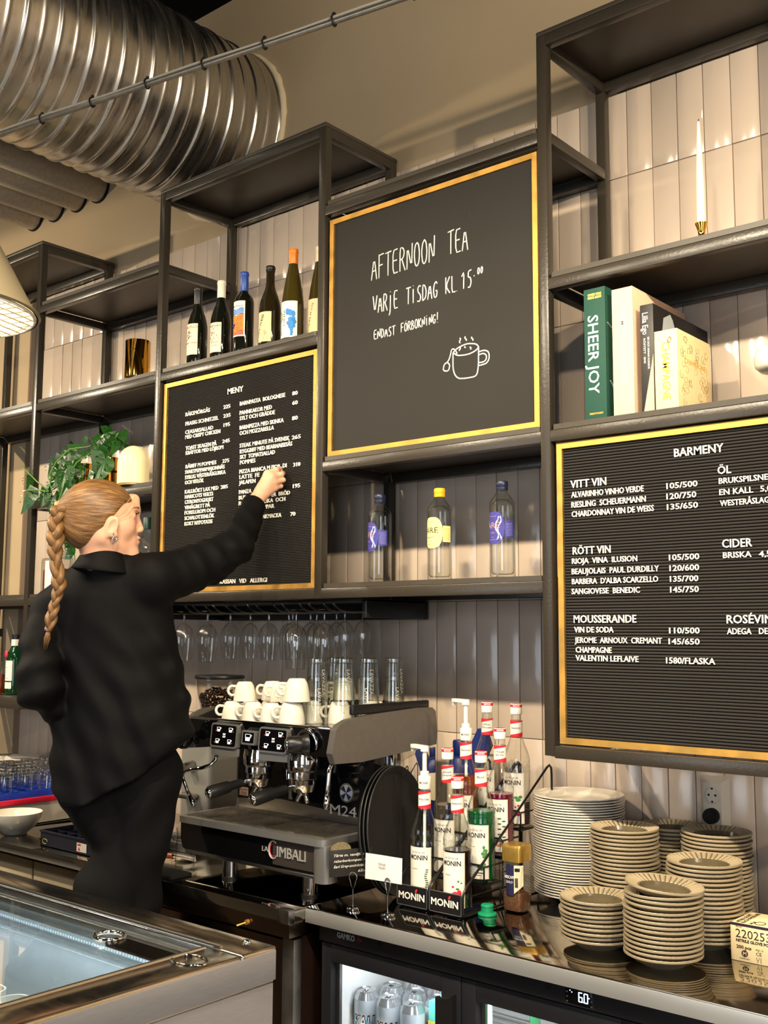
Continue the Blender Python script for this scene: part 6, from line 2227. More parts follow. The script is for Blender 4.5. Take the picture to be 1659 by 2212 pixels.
CLIPM = CHROME
for k, (cx, cy, lb_) in enumerate(((-.425, -.279, 'chrome ring card stand holding the small chalk sign, left of two'), (-.314, -.268, 'chrome ring card stand holding the white allergy card, right of two'))):
    t = thing('card_stand', lb_, 'card stand', (cx, cy, CT), rotz=(.5, -.2)[k], group='card stands on the worktop')
    mb = MB()
    mb.lathe([(.0165, 0), (.018, .001), (.018, .006), (.0165, .0072), (.0150, .0072), (.0145, .0088), (.004, .0096), (0, .0096)], n=40)
    obj('base', mb, CHROME, t, smooth=35)
    mb = MB()
    mb.cyl((0, 0, .009), (0, 0, .052), .0016, n=10)
    obj('stem', mb, CHROME, t)
    mb = MB()
    for s in (-1, 1):
        q0 = [(.0 + s * .0004, .0, .050), (s * .006, .0, .066)] + [(.0105 * math.cos(q), s * .0012, .084 + .0125 * math.sin(q)) for q in ([-.75 + (4.6) * i / 18 for i in range(19)] if s > 0 else [PI + .75 - 4.6 * i / 18 for i in range(19)])]
        mb.tube(q0, .0011, 8)
    obj('ring_clip', mb, CHROME, t, smooth=180)
t = thing('allergy_card', 'small white paper card reading Allergi Nötfri in the right card stand', 'card', (-.314, -.268, CT + .083), rotz=-.2)
t.rotation_euler = (0, .02, .17)
t.location = (-.330, -.2665, CT + .083)
mb = MB()
mb.grid(lambda u, v: ((u - .5) * .112, .0012 * math.sin(u * 5), .066 * v + .002), 10, 6)
sheet = obj('sheet', mb, mat('glossy_card', C(236, 228, 220), .3, bump=.2, bscale=50), t, smooth=180)
mb = MB()
text_on(mb, 'Allergi:', (-.016, -.0016, .044), (1, 0, 0), (0, 0, 1), .0052, .023, extrude=.0003)
text_on(mb, 'Nötfri', (-.014, -.0016, .0345), (1, 0, 0), (0, 0, 1), .0052, .021, extrude=.0003)
obj('lettering', mb, mat('grey_ink', C(120, 116, 112), .6), sheet)
t = thing('chalk_sign', 'small black sign with white handwriting about a cake, beside the white card', 'sign', (-.425, -.272, CT + .084))
t.rotation_euler = (math.radians(0), math.radians(0), math.radians(64))
t.location = (-.448, -.262, CT + .082)
mb = MB()
mb.box(-.062, .062, -.0008, .0008, 0, .070, bev=.0004)
cs = obj('sign_board', mb, mat('sign_black', C(26, 24, 23), .5), t)
mb = MB()
for k, (s, w) in enumerate((('Tårta m. vaniljkräm', .098), ('rabarberkompott &', .094), ('Earl Grey-smörkräm', .090), ('65:-', .022))):
    text_on(mb, s, (-.05 + (.07 if k == 3 else 0), -.0011, .052 - k * .0145), (1, 0, .0), (0, 0, 1), .0068, w, extrude=.0003, shear=.3, offset=.01)
obj('handwriting', mb, CHALK, cs)
mb = MB()
mb.prism([(.03 * math.cos(q), .02 * math.sin(q)) for q in [PI * k / 10 for k in range(11)]], (-.03, -.0006, .070), (1, 0, 0), (0, 0, 1), (0, .0012, 0))
obj('gold_sticker', mb, mat('gold_leaf', C(150, 136, 100), .45, metal=.6, noise=.3, nscale=200), cs)

# ------------------------------------------------------------------ coffee jar
t = thing('coffee_jar', 'glass jar of instant coffee with a gold lid beside the white plates', 'coffee jar', (-.0945, .005, CT))
mb = MB()
sq = lambda a, i, r: r * (1.0 / (abs(math.cos(a)) ** 6 + abs(math.sin(a)) ** 6) ** (1 / 6.0)) * .92
mb.lathe([(.026, 0), (.031, .002), (.033, .010), (.0335, .04), (.0315, .075), (.0335, .112), (.031, .124), (.029, .128)], n=56, wave=sq)
obj('jar_glass', mb, GLASSTHICK, t, smooth=50)
mb = MB()
mb.lathe([(0, .004), (.029, .004), (.031, .012), (.0315, .038), (.0308, .048), (0, .054)], n=48, wave=sq)
obj('coffee_granules', mb, mat('coffee_granules', C(104, 66, 40), .85, noise=.5, nscale=180, bump=1.0, bscale=420), t, smooth=60)
mb = MB()
mb.lathe([(.0305, .129), (.0335, .1295), (.0338, .165), (.033, .171), (.0325, .172), (.0, .172)], n=56, wave=sq)
obj('lid', mb, mat('gold_lid', C(206, 164, 78), .3, metal=.8, rvar=.05, nscale=60), t, smooth=40)
mb = MB()
for a in (-.75, ):
    mb.grid(lambda u, v: ((.0345 - .0004) * (1.0) * math.cos(-1.95 + .75 * u) * .985, (.0345) * math.sin(-1.95 + .75 * u) * .985, .045 + .078 * v), 10, 4)
lb = obj('label', mb, mat('navy_label', C(36, 34, 66), .4), t, smooth=180)
mb = MB()
text_round(mb, 'NESCAFE', (0, 0, 0), .0349, -1.60, .088, .007, .034, extrude=.0002, offset=.02)
text_round(mb, 'GOLD', (0, 0, 0), .0349, -1.58, .076, .006, .020, extrude=.0002)
obj('label_lettering', mb, LETTER, lb)
mb = MB()
mb.grid(lambda u, v: (.0347 * math.cos(-1.2 + .75 * u) * .985, .0347 * math.sin(-1.2 + .75 * u) * .985, (.05 + .02 * u + (.072 - .02 * u) * v)), 10, 4)
bl = obj('back_label', mb, LCREAM, t, smooth=180)
mb = MB()
for k in range(9):
    mb.cyl((.0347 * math.cos(-1.13 + k * .028), .0347 * math.sin(-1.13 + k * .028), .066), (.0347 * math.cos(-1.13 + k * .028), .0347 * math.sin(-1.13 + k * .028), .090), .0003 + .0002 * (k % 2), n=4)
label_round(mb, (0, 0, 0), .0346, -.95, .2, .106, .115, n=6)
obj('back_print', mb, INK, bl)

# ------------------------------------------------------------------ plates
def plate_mesh(name, r, foot, h, well, ribs_, mats, n=96, lip=.78):
    mb = MB()
    top = [(.0, well[1]), (well[0] * .96, well[1]), (well[0], well[1] + .0012), (well[0] * 1.06, well[1] + h * .35), (well[0] * 1.12, h * .62)]
    nr = 5
    rim0 = well[0] * 1.14
    for k in range(nr):
        q = k / (nr - 1)
        top.append((rim0 + (r * .975 - rim0) * q, h * .66 + h * .30 * q))
    top += [(r * .993, h * .99), (r, h * .96), (r * .9985, h * lip), (r * .985, h * (lip - .03))]
    bot = [(r * .93, h * (lip - .10)), (r * .78, h * .42), (foot * 1.15, h * .14), (foot * 1.04, .0), (foot * .92, .0), (foot * .88, h * .10), (0, h * .10)]
    pr = top + bot
    rings = []
    for i, (rr, zz) in enumerate(pr):
        if rr < 1e-6:
            rings.append([mb.bm.verts.new((0, 0, zz))])
            continue
        ring = []
        for j in range(n):
            a = 2 * PI * j / n
            dz = 0
            if ribs_ and 4 < i < 5 + nr:
                dz = .0013 * (1 if (j % 4) in (0, 1) else -1) * (0.6 if i in (5, 4 + nr) else 1)
            ring.append(mb.bm.verts.new((rr * math.cos(a), rr * math.sin(a), zz + dz)))
        rings.append(ring)
    for ri_, (A, B) in enumerate(zip(rings[:-1], rings[1:])):
        for j in range(n):
            if len(A) == 1:
                f_ = mb.bm.faces.new((A[0], B[j], B[(j + 1) % n]))
            elif len(B) == 1:
                f_ = mb.bm.faces.new((A[j], B[0], A[(j + 1) % n]))
            else:
                f_ = mb.bm.faces.new((A[j], B[j], B[(j + 1) % n], A[(j + 1) % n]))
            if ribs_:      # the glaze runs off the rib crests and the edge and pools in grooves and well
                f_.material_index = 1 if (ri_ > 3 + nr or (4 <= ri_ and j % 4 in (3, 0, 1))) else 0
    o = obj(name, mb, mats, smooth=30 if ribs_ else 50)
    return o


WPL = mat('white_stoneware', C(232, 222, 204), .14, noise=.02)
wp = plate_mesh('dinner_plate', .128, .075, .022, (.086, .006), False, WPL, lip=.83)
NW, PITCH = 38, .00705
for k in range(NW):
    o = wp if k == 0 else wp.copy()
    if k:
        COL.objects.link(o)
    i_ = NW - 1 - k            # counted from the top
    o.location = (-.043 + rnd.uniform(-.0012, .0012), .247 + rnd.uniform(-.0012, .0012), CT + .0003 + k * PITCH)
    o.rotation_euler = (0, 0, rnd.uniform(0, 6))
    tag(o, ('top white dinner plate of the tall white stack' if i_ == 0 else ('lowest' if k == 0 else ordn(i_)) + (' white dinner plate in the tall white stack' if k == 0 else ' white dinner plate from the top of the tall white stack')), 'plate', 'white dinner plates in the tall stack')
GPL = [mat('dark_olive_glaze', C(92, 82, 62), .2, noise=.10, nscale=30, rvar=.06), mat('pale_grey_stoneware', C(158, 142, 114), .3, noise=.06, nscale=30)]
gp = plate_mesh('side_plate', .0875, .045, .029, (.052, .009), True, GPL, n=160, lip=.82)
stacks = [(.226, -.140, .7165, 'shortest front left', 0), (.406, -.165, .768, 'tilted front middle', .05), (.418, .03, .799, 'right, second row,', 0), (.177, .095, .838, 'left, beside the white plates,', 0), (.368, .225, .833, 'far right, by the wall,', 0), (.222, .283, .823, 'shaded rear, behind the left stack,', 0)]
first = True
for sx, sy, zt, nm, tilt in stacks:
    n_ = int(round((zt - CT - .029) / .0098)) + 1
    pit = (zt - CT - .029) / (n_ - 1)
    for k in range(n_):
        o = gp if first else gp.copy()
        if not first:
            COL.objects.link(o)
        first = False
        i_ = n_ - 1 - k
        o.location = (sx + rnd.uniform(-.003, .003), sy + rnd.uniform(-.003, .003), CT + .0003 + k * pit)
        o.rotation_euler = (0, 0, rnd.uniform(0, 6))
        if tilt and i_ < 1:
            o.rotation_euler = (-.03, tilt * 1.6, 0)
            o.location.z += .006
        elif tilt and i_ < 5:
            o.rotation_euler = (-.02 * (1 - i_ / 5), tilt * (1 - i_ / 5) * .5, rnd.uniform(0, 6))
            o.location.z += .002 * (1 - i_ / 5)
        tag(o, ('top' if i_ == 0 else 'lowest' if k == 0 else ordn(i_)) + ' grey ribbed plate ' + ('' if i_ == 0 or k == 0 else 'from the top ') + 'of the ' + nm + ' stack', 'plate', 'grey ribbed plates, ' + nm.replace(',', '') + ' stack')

# ------------------------------------------------------------------ glove box, socket
t = thing('glove_box', 'cream cardboard box of nitrile gloves marked 220253 at the right edge', 'box', (.63, .05, CT))
bx0, bx1, by0, by1, bz1 = .5065, .745, -.037, .083, CT + .0815
mb = MB()
mb.box(bx0, bx1, by0, by1, CT + .0003, bz1, bev=.0015)
bo = obj('carton', mb, mat('cream_card', C(240, 216, 166), .7, noise=.02), t, world=True)
INKB = mat('warm_black_print', C(48, 38, 34), .6)
mb = MB()
text_on(mb, '220253', (bx0 + .0125, by0 - .0002, CT + .052), (1, 0, 0), (0, 0, 1), .0185, .079, extrude=.0003)
obj('article_number', mb, INKB, bo, world=True)
mb = MB()
text_on(mb, 'NITRILE GLOVE POWDER FREE', (bx0 + .013, by0 - .0002, CT + .0425), (1, 0, 0), (0, 0, 1), .0062, .120, extrude=.0003, offset=.04)
text_on(mb, '200 pcs', (bx0 + .0135, by0 - .0002, CT + .0285), (1, 0, 0), (0, 0, 1), .0070, .034, extrude=.0003, offset=.03)
text_on(mb, 'CE', (bx0 + .058, by0 - .0002, CT + .019), (1, 0, 0), (0, 0, 1), .0075, .0125, extrude=.0003)
text_on(mb, 'AQL 1.5', (bx0 + .057, by0 - .0002, CT + .0295), (1, 0, 0), (0, 0, 1), .0038, .017, extrude=.0003)
text_on(mb, 'medium', (bx0 + .020, by0 - .0002, CT + .0065), (1, 0, 0), (0, 0, 1), .0035, .022, extrude=.0003)
text_on(mb, 'ITEM NO', (bx0 + .013, by0 - .0002, CT + .0735), (1, 0, 0), (0, 0, 1), .0028, .014, extrude=.0003)
mb.tube([(bx0 + .059, by0 - .0003, CT + .0155), (bx0 + .0592, by0 - .0003, CT + .0105), (bx0 + .0615, by0 - .0003, CT + .0085), (bx0 + .064, by0 - .0003, CT + .0105), (bx0 + .0642, by0 - .0003, CT + .0155)], .0005, 5)
mb.tube([(bx0 + .0615, by0 - .0003, CT + .0085), (bx0 + .0615, by0 - .0003, CT + .004)], .0005, 5)
mb.tube([(bx0 + .0685, by0 - .0003, CT + .0155), (bx0 + .0685, by0 - .0003, CT + .004)], .0006, 5)
obj('front_print', mb, INKB, bo, world=True)
mb = MB()
mb.cyl((bx0 + .032, by0 - .0003, CT + .0185), (bx0 + .032, by0 + .001, CT + .0185), .0074, n=30)
rd = obj('size_roundel', mb, INKB, bo, world=True)
mb = MB()
text_on(mb, 'M', (bx0 + .0285, by0 - .0005, CT + .0148), (1, 0, 0), (0, 0, 1), .0078, .0072, extrude=.0003)
obj('size_letter', mb, mat('cream_card', C(240, 216, 166), .7), rd, world=True)
mb = MB()
mb.box(bx0 + .0008, bx1, by0 - .0004, by0 + .004, bz1 - .0045, bz1 + .0004)
obj('dark_band', mb, mat('aubergine_print', C(44, 30, 52), .5), bo, world=True)
mb = MB()
text_on(mb, 'NITRILE GLOVE', (bx0 + .016, by0 + .012, bz1 + .0001), (0, 1, 0), (-1, 0, 0), .0085, .082, extrude=.0003, offset=.03)
text_on(mb, 'BLACK POWDER FREE', (bx0 + .028, by0 + .012, bz1 + .0001), (0, 1, 0), (-1, 0, 0), .0085, .100, extrude=.0003, offset=.03)
text_on(mb, '200 pcs', (bx0 + .045, by0 + .012, bz1 + .0001), (0, 1, 0), (-1, 0, 0), .006, .026, extrude=.0003, offset=.03)
mb.tube([(bx0 + .058 + .011 * math.cos(q), by0 + .03 + .014 * math.sin(q), bz1) for q in [2 * PI * k / 24 for k in range(24)]], .0012, 5, closed=True)
obj('lid_print', mb, INKB, bo, world=True)
mb = MB()
mb.prism([(.03 * math.cos(q), .05 * math.sin(q)) for q in [2 * PI * k / 30 for k in range(30)]], (.66, .03, bz1 + .0002), (1, 0, 0), (0, 1, 0), (0, 0, .0004))
obj('opening', mb, BLACKM, bo, world=True)

t = thing('wall_socket', 'grey wall socket plate with a black plug in its lower outlet', 'socket', (.30, .385, .87))
SK = mat('grey_socket_plastic', C(176, 166, 152), .4)
mb = MB()
cx, cz, w_, h_ = .300, .866, .042, .082
A = [(cx - w_, .3848, cz - h_), (cx + w_, .3848, cz - h_), (cx + w_, .3848, cz + h_), (cx - w_, .3848, cz + h_)]
B = [(cx - .026, .3665, cz - h_ + .018), (cx + .024, .3665, cz - h_ + .018), (cx + .024, .3665, cz + h_ - .018), (cx - .026, .3665, cz + h_ - .018)]
va, vb = [mb.bm.verts.new(p) for p in A], [mb.bm.verts.new(p) for p in B]
mb.bm.faces.new(vb)
mb.bm.faces.new(va[::-1])
for i in range(4):
    mb.bm.faces.new((va[i], va[(i + 1) % 4], vb[(i + 1) % 4], vb[i]))
obj('plate', mb, SK, t, world=True, smooth=20)
mb = MB()
M_ = Matrix.Translation((cx - .001, .3664, cz + .032)) @ Matrix.Rotation(math.radians(90), 4, 'X')
mb.lathe([(.0225, .0), (.0225, .0016), (.0205, .002), (.0195, -.0002), (.018, -.0005), (0, -.0005)][::1], n=40, M=M_)
s_ = obj('outlet', mb, SK, t, world=True, smooth=40)
mb = MB()
for dx, dz, r_ in ((-.0095, 0, .0032), (.0095, 0, .0032), (0, .0175, .003), (0, -.0175, .003)):
    mb.cyl((cx - .001 + dx, .3658, cz + .032 + dz), (cx - .001 + dx, .3672, cz + .032 + dz), r_, n=14)
obj('pin_holes', mb, BLACKM, s_, world=True)
mb = MB()
mb.lathe([(.0, 0), (.0205, 0), (.0205, .018), (.018, .026), (0, .027)], n=40, M=Matrix.Translation((cx - .001, .3664, cz - .022)) @ Matrix.Rotation(math.radians(90), 4, 'X'))
mb.tube([(cx - .001, .352, cz - .032), (cx + .0, .348, cz - .055), (cx + .002, .350, cz - .10), (cx + .004, .352, .62)], [.008, .006, .004, .004], 12)
pg = tag(obj('plug', mb, BLACKM, smooth=40), 'black plug pushed into the lower outlet of the wall socket', 'plug')
# ------------------------------------------------------------------ ice cream display freezer in front
CTOP = .787
cs_ = thing('display_freezer', 'stainless steel ice cream display freezer with a glass lid, lower left', 'display freezer', (-1.1, -1.7, FZ))
CX1_, CX0_, CY1_, CY0_ = .133, -2.4, -1.102, -2.05
GREYP = mat('grey_steel_side', C(146, 144, 146), .45, metal=.35, noise=.05, nscale=40, nstretch=(1, 1, 8))
mb = MB()
mb.box(CX1_ - .03, CX1_ - .004, CY0_, CY1_ - .004, FZ + .06, CTOP - .062, bev=.002)
obj('end_panel', mb, GREYP, cs_, world=True)
mb = MB()
mb.box(CX0_, CX1_ - .03, CY1_ - .03, CY1_ - .004, FZ + .06, CTOP - .06)
obj('rear_panel', mb, GREYP, cs_, world=True)
mb = MB()
mb.box(CX0_, CX1_ - .03, CY0_, CY0_ + .026, FZ + .06, CTOP - .06)
obj('front_panel', mb, GREYP, cs_, world=True)
mb = MB()
mb.box(CX0_ + .05, CX1_ - .08, CY0_ + .05, CY1_ - .05, FZ + .001, FZ + .06)
obj('plinth', mb, BLACK, cs_, world=True)
# rim with raised edges
W1 = .088
mb = MB()
mb.box(CX0_, CX1_, CY1_ - W1 + .006, CY1_, CTOP - .058, CTOP, bev=.006, seg=3)
obj('rear_rim', mb, STEEL, cs_, world=True)
mb = MB()
mb.box(CX1_ - W1, CX1_, CY0_, CY1_ - W1 + .0055, CTOP - .058, CTOP - .001, bev=.006, seg=3)
obj('end_rim', mb, STEEL, cs_, world=True)
mb = MB()
mb.box(CX0_, CX1_ - W1 - .001, CY0_, CY0_ + .08, CTOP - .058, CTOP - .001, bev=.006, seg=3)
obj('front_rim', mb, STEEL, cs_, world=True)
mb = MB()
mb.tube([(CX0_, CY1_ - W1 + .012, CTOP + .001), (CX1_ - .06, CY1_ - W1 + .012, CTOP + .001)], .0042, 8)
mb.tube([(CX1_ - W1 + .006, CY0_, CTOP), (CX1_ - W1 + .006, CY1_ - W1 - .01, CTOP)], .0042, 8)
mb.tube([(CX1_ - .006, CY0_, CTOP - .0585), (CX1_ - .006, CY1_ - .006, CTOP - .0585)], .003, 8)
obj('rim_bead', mb, SATIN, cs_, world=True)
mb = MB()
mb.box(CX1_ - .001, CX1_ + .0015, CY0_, CY1_ - .004, CTOP - .056, CTOP - .007, bev=.0007)
obj('end_skirt', mb, GREYP, cs_, world=True)
mb = MB()
mb.ball((CX1_ - .050, CY1_ - .026, CTOP + .001), .0085, 16, sc=(1, 1, .7))
obj('dome_screw', mb, CHROME, cs_, world=True, smooth=180)
LIDX1, LIDY1 = CX1_ - W1 - .004, CY1_ - W1 - .002
mb = MB()
mb.box(CX0_ + .02, LIDX1, CY0_ + .082, LIDY1, CTOP - .016, CTOP - .010)
obj('glass_lid', mb, thin_glass('lid_glass', (.95, .97, .97, 1), (.8, .84, .84, 1), .3, base=.20), cs_, world=True)
INNER = mat('white_freezer_liner', C(214, 222, 226), .4)
mb = MB()
zf = .42
for a in ((CX0_, LIDX1 + .005, LIDY1 + .002, LIDY1 + .006, zf, CTOP - .06), (LIDX1 + .003, LIDX1 + .007, CY0_ + .08, LIDY1, zf, CTOP - .06), (CX0_, LIDX1, CY0_ + .075, CY0_ + .08, zf, CTOP - .06), (CX0_, LIDX1, CY0_ + .08, LIDY1, zf - .004, zf)):
    mb.box(*a)
obj('liner', mb, INNER, cs_, world=True)
mb = MB()
mb.box(CX0_ + .05, LIDX1 - .03, LIDY1 - .016, LIDY1 - .006, CTOP - .052, CTOP - .044)
obj('led_strip', mb, mat('freezer_led', C(215, 240, 255), .4, emit=C(210, 236, 255), estr=1.6), cs_, world=True)
mb = MB()
for k in range(150):
    xx = -1.35 + k * .0088
    mb.box(xx - .0016, xx + .0016, LIDY1 - .0175, LIDY1 - .016, CTOP - .050, CTOP - .046)
obj('led_dots', mb, mat('freezer_led_dot', C(235, 250, 255), .4, emit=C(225, 243, 255), estr=4), cs_, world=True, smooth=0)
l = bpy.data.lights.new('freezer_led', 'AREA')
l.shape = 'RECTANGLE'
l.size, l.size_y = 1.3, .03
l.energy = 5.5
l.color = (.80, .92, 1)
lo = bpy.data.objects.new('freezer_led', l)
COL.objects.link(lo)
lo.location = (-.65, LIDY1 - .03, CTOP - .054)
lo.rotation_euler = (math.radians(-28), 0, 0)
# lid handle: a long pressed plate with a ring at either end
mb = MB()
zz = CTOP - .0085
mb.prism(rrect(.205, .046, .022, 6, -.025, -1.262), (0, 0, zz), (1, 0, 0), (0, 1, 0), (0, 0, .004))
hd_ = obj('lid_handle', mb, mat('dark_bronze_steel', C(84, 72, 62), .22, metal=1.0), cs_, world=True)
mb = MB()
for cx_, rx, ry in ((-.142, .030, .024), (.082, .036, .024)):
    mb.tube([(cx_ + rx * math.cos(q), -1.255 + ry * math.sin(q), zz + .006) for q in [2 * PI * k / 36 for k in range(36)]], .0042, 8, closed=True)
obj('handle_ring', mb, CHROME, hd_, world=True, smooth=180)
# tubs
flav = [((196, 228, 232), 'pale blue'), ((236, 214, 222), 'pale pink'), ((238, 236, 228), 'white'), ((214, 206, 190), 'cream'), ((206, 222, 236), 'icy blue'), ((226, 200, 190), 'peach')]
n_ = 0
for i in range(3):
    for j in range(2):
        x0_, y0_ = -.205 - i * .27, LIDY1 - .03 - j * .36
        col, nm = flav[n_]
        t = thing('ice_cream_tub', nm + ' ice cream tub inside the display freezer, ' + ('rear' if j == 0 else 'front') + ' row, ' + ('first', 'second', 'third')[i] + ' from the right end', 'ice cream tub', (x0_ + .12, y0_ - .17, zf + .0005), group='ice cream tubs')
        n_ += 1
        mb = MB()
        o_, h_ = rrect(.245, .335, .03, 5), .19
        A = [mb.bm.verts.new((u * .93, v * .93, 0)) for u, v in o_]
        B = [mb.bm.verts.new((u, v, h_)) for u, v in o_]
        D_ = [mb.bm.verts.new((u * .97, v * .975, h_)) for u, v in o_]
        E_ = [mb.bm.verts.new((u * .93, v * .94, .06)) for u, v in o_]
        k_n = len(o_)
        for P_, Q_ in ((A, B), (B, D_), (D_, E_)):
            for q in range(k_n):
                mb.bm.faces.new((P_[q], P_[(q + 1) % k_n], Q_[(q + 1) % k_n], Q_[q]))
        mb.bm.faces.new(A[::-1])
        mb.bm.faces.new(E_)
        obj('pan', mb, WHITEP, t, smooth=30)
        mb = MB()
        r_ = random.Random(n_)
        px_, py_ = r_.uniform(0, 6), r_.uniform(0, 6)
        mb.grid(lambda u, v: ((u - .5) * .225, (v - .5) * .312, .135 + .022 * math.sin(u * 9 + px_) * math.cos(v * 8 + py_) + .012 * math.sin(u * 21 + v * 13) - .06 * max(abs(u - .5), abs(v - .5)) ** 3 * 8 * .5), 26, 32)
        obj('ice_cream', mb, mat('ice_cream_%d' % n_, C(*col), .6, noise=.08, nscale=20), t, smooth=180)

# ------------------------------------------------------------------ left end of the back counter
t = thing('storage_crate', 'white crate with a red rim holding upturned glasses, left counter', 'crate', (-2.45, -.035, CT))
ox0, ox1, oy0, oy1 = -2.74, -2.17, -.315, .26
mb = MB()
for a in ((ox0, ox1, oy0, oy0 + .008, CT, .682), (ox0, ox1, oy1 - .008, oy1, CT, .682), (ox0, ox0 + .008, oy0, oy1, CT, .682), (ox1 - .008, ox1, oy0, oy1, CT, .682), (ox0, ox1, oy0, oy1, CT + .0003, CT + .006)):
    mb.box(*a)
obj('crate_body', mb, mat('off_white_crate', C(196, 188, 174), .5), t, world=True)
mb = MB()
for a in ((ox0 - .006, ox1 + .008, oy0 - .008, oy0 + .012), (ox0 - .006, ox1 + .008, oy1 - .012, oy1 + .008), (ox0 - .006, ox0 + .012, oy0, oy1), (ox1 - .012, ox1 + .008, oy0, oy1)):
    mb.box(*a, .682, .702, bev=.003)
obj('rim', mb, mat('red_plastic_rim', C(204, 22, 48), .4), t, world=True)
t = thing('glass_basket', 'blue dishwasher basket full of upturned glasses inside the crate', 'basket', (-2.45, -.035, .66))
mb = MB()
bx = (-2.715, -2.195, -.285, .235)
for k in range(9):
    yy = bx[2] + k * (bx[3] - bx[2]) / 8
    mb.box(bx[0], bx[1], yy - .003, yy + .003, .690, .716)
    xx = bx[0] + k * (bx[1] - bx[0]) / 8
    mb.box(xx - .003, xx + .003, bx[2], bx[3], .690, .716)
obj('grid', mb, mat('blue_basket', C(30, 70, 190), .4), t, world=True)
mb = MB()
for a in ((bx[0], bx[1], bx[2], bx[2] + .005), (bx[0], bx[1], bx[3] - .005, bx[3]), (bx[0], bx[0] + .005, bx[2], bx[3]), (bx[1] - .005, bx[1], bx[2], bx[3])):
    mb.box(*a, CT + .0065, .722)
obj('side_wall', mb, mat('blue_basket', C(30, 70, 190), .4), t, world=True)
dg = thing('tumbler', 'x', 'glass', (0, 0, 0))
mb = MB()
mb.lathe([(.0295, 0), (.0285, .03), (.026, .062), (.0245, .070), (0, .0705)], n=28, cap0=False)
mb.lathe([(.0283, 0), (.0272, .03), (.0245, .058), (0, .060)], n=28, cap0=False)
obj('glass_wall', mb, TUMB, dg, smooth=50)
mb = MB()
mb.lathe([(0, .0605), (.024, .0605), (.0243, .069), (0, .0702)], n=28)
obj('base', mb, _M['bright_glass_edge'], dg, smooth=50)
n_ = 0
rown = ('nearest the wall edge', 'second', 'third', 'fourth', 'fifth', 'sixth')
for i in range(6):
    for j in range(6):
        if (i, j) in ((0, 3), (1, 2), (2, 4)):
            continue
        c_ = dg if n_ == 0 else dup(dg, (0, 0, 0))
        n_ += 1
        c_.location = (-2.235 - i * .084, .195 - j * .086, .7165)
        c_['label'] = 'upturned tumbler in the blue basket, %s row from the right, place %s from the wall' % (('first', 'second', 'third', 'fourth', 'fifth', 'sixth')[i], ('one', 'two', 'three', 'four', 'five', 'six')[j])
        c_['group'] = 'glasses in the blue basket'
for k, ((i, j), lb_) in enumerate((((0, 3), 'upturned wine glass standing in the blue basket, beside the woman\'s hip'), ((1, 2), 'upturned wine glass in the blue basket, tall foot left of the other'), ((2, 4), 'upturned wine glass at the left of the blue basket'))):
    c_ = dup(wg, (-2.235 - i * .084, .195 - j * .086, .7165 + .1838 * .70), label=lb_, group='upturned wine glasses in the basket')
    c_.scale = (1, 1, .70)
for k in range(12):
    o = wp.copy()
    COL.objects.link(o)
    o.scale = (.9, .9, .9)
    o.location = (-2.90, .21, CT + .0004 + k * .0135)
    i_ = 11 - k
    tag(o, ('top' if i_ == 0 else 'lowest' if k == 0 else ordn(i_)) + ' white plate ' + ('' if i_ == 0 or k == 0 else 'from the top ') + 'of the stack behind the glass basket', 'plate', 'white plates behind the glass basket')

mb = MB()
mb.lathe([(.035, 0), (.040, .001), (.042, .006), (.066, .026), (.086, .056), (.0925, .078), (.0905, .0795), (.083, .057), (.062, .029), (.036, .011), (0, .010)], n=56)
bw = tagobj('bowl', mb, PORC, 'white porcelain bowl at the left edge of the counter', 'bowl', (-2.055, -.293, CT + .0002), smooth=60)
mb = MB()
mb.tube([(-.01 + .012 * i, .05 - .002 * i * i, .0285 + .0035 * i) for i in range(4)], .0022, 8)
obj('blue_mark', mb, mat('blue_glaze', C(44, 54, 130), .2), bw, smooth=180)

t = thing('sorting_box', 'low dark navy compartment box with a red white sticker on the counter', 'box', (-1.63, -.22, CT))
NB = mat('navy_box_plastic', C(26, 28, 44), .4)
qx0, qx1, qy0, qy1 = -1.80, -1.44, -.35, -.10
mb = MB()
for a in ((qx0, qx1, qy0, qy0 + .004, CT, CT + .052), (qx0, qx1, qy1 - .004, qy1, CT, CT + .052), (qx0, qx0 + .004, qy0, qy1, CT, CT + .052), (qx1 - .004, qx1, qy0, qy1, CT, CT + .052), (qx0, qx1, qy0, qy1, CT + .0003, CT + .004)):
    mb.box(*a)
obj('box_body', mb, NB, t, world=True)
mb = MB()
for a in ((qx0 - .004, qx1 + .004, qy0 - .004, qy0 + .003), (qx0 - .004, qx1 + .004, qy1 - .003, qy1 + .004), (qx0 - .004, qx0 + .003, qy0, qy1), (qx1 - .003, qx1 + .004, qy0, qy1)):
    mb.box(*a, CT + .048, CT + .054, bev=.001)
obj('lip', mb, NB, t, world=True)
mb = MB()
for k in range(1, 6):
    xx = qx0 + k * (qx1 - qx0) / 6
    mb.box(xx - .0012, xx + .0012, qy0 + .004, qy1 - .004, CT + .004, CT + .046)
for k in range(1, 4):
    yy = qy0 + k * (qy1 - qy0) / 4
    mb.box(qx0 + .004, qx1 - .004, yy - .0012, yy + .0012, CT + .004, CT + .046)
obj('divider', mb, NB, t, world=True)
mb = MB()
mb.box(-1.585, -1.53, qy0 - .0012, qy0 - .0004, CT + .010, CT + .038)
st = obj('sticker', mb, PAPER, t, world=True)
mb = MB()
mb.prism([(0, 0), (.014, 0), (.007, .011)], (-1.578, qy0 - .0016, CT + .014), (1, 0, 0), (0, 0, 1), (0, .0003, 0))
mb.box(-1.580, -1.562, qy0 - .0016, qy0 - .0013, CT + .029, CT + .035)
obj('sticker_mark', mb, mat('sticker_red', C(206, 50, 60), .6), st, world=True)
mb = MB()
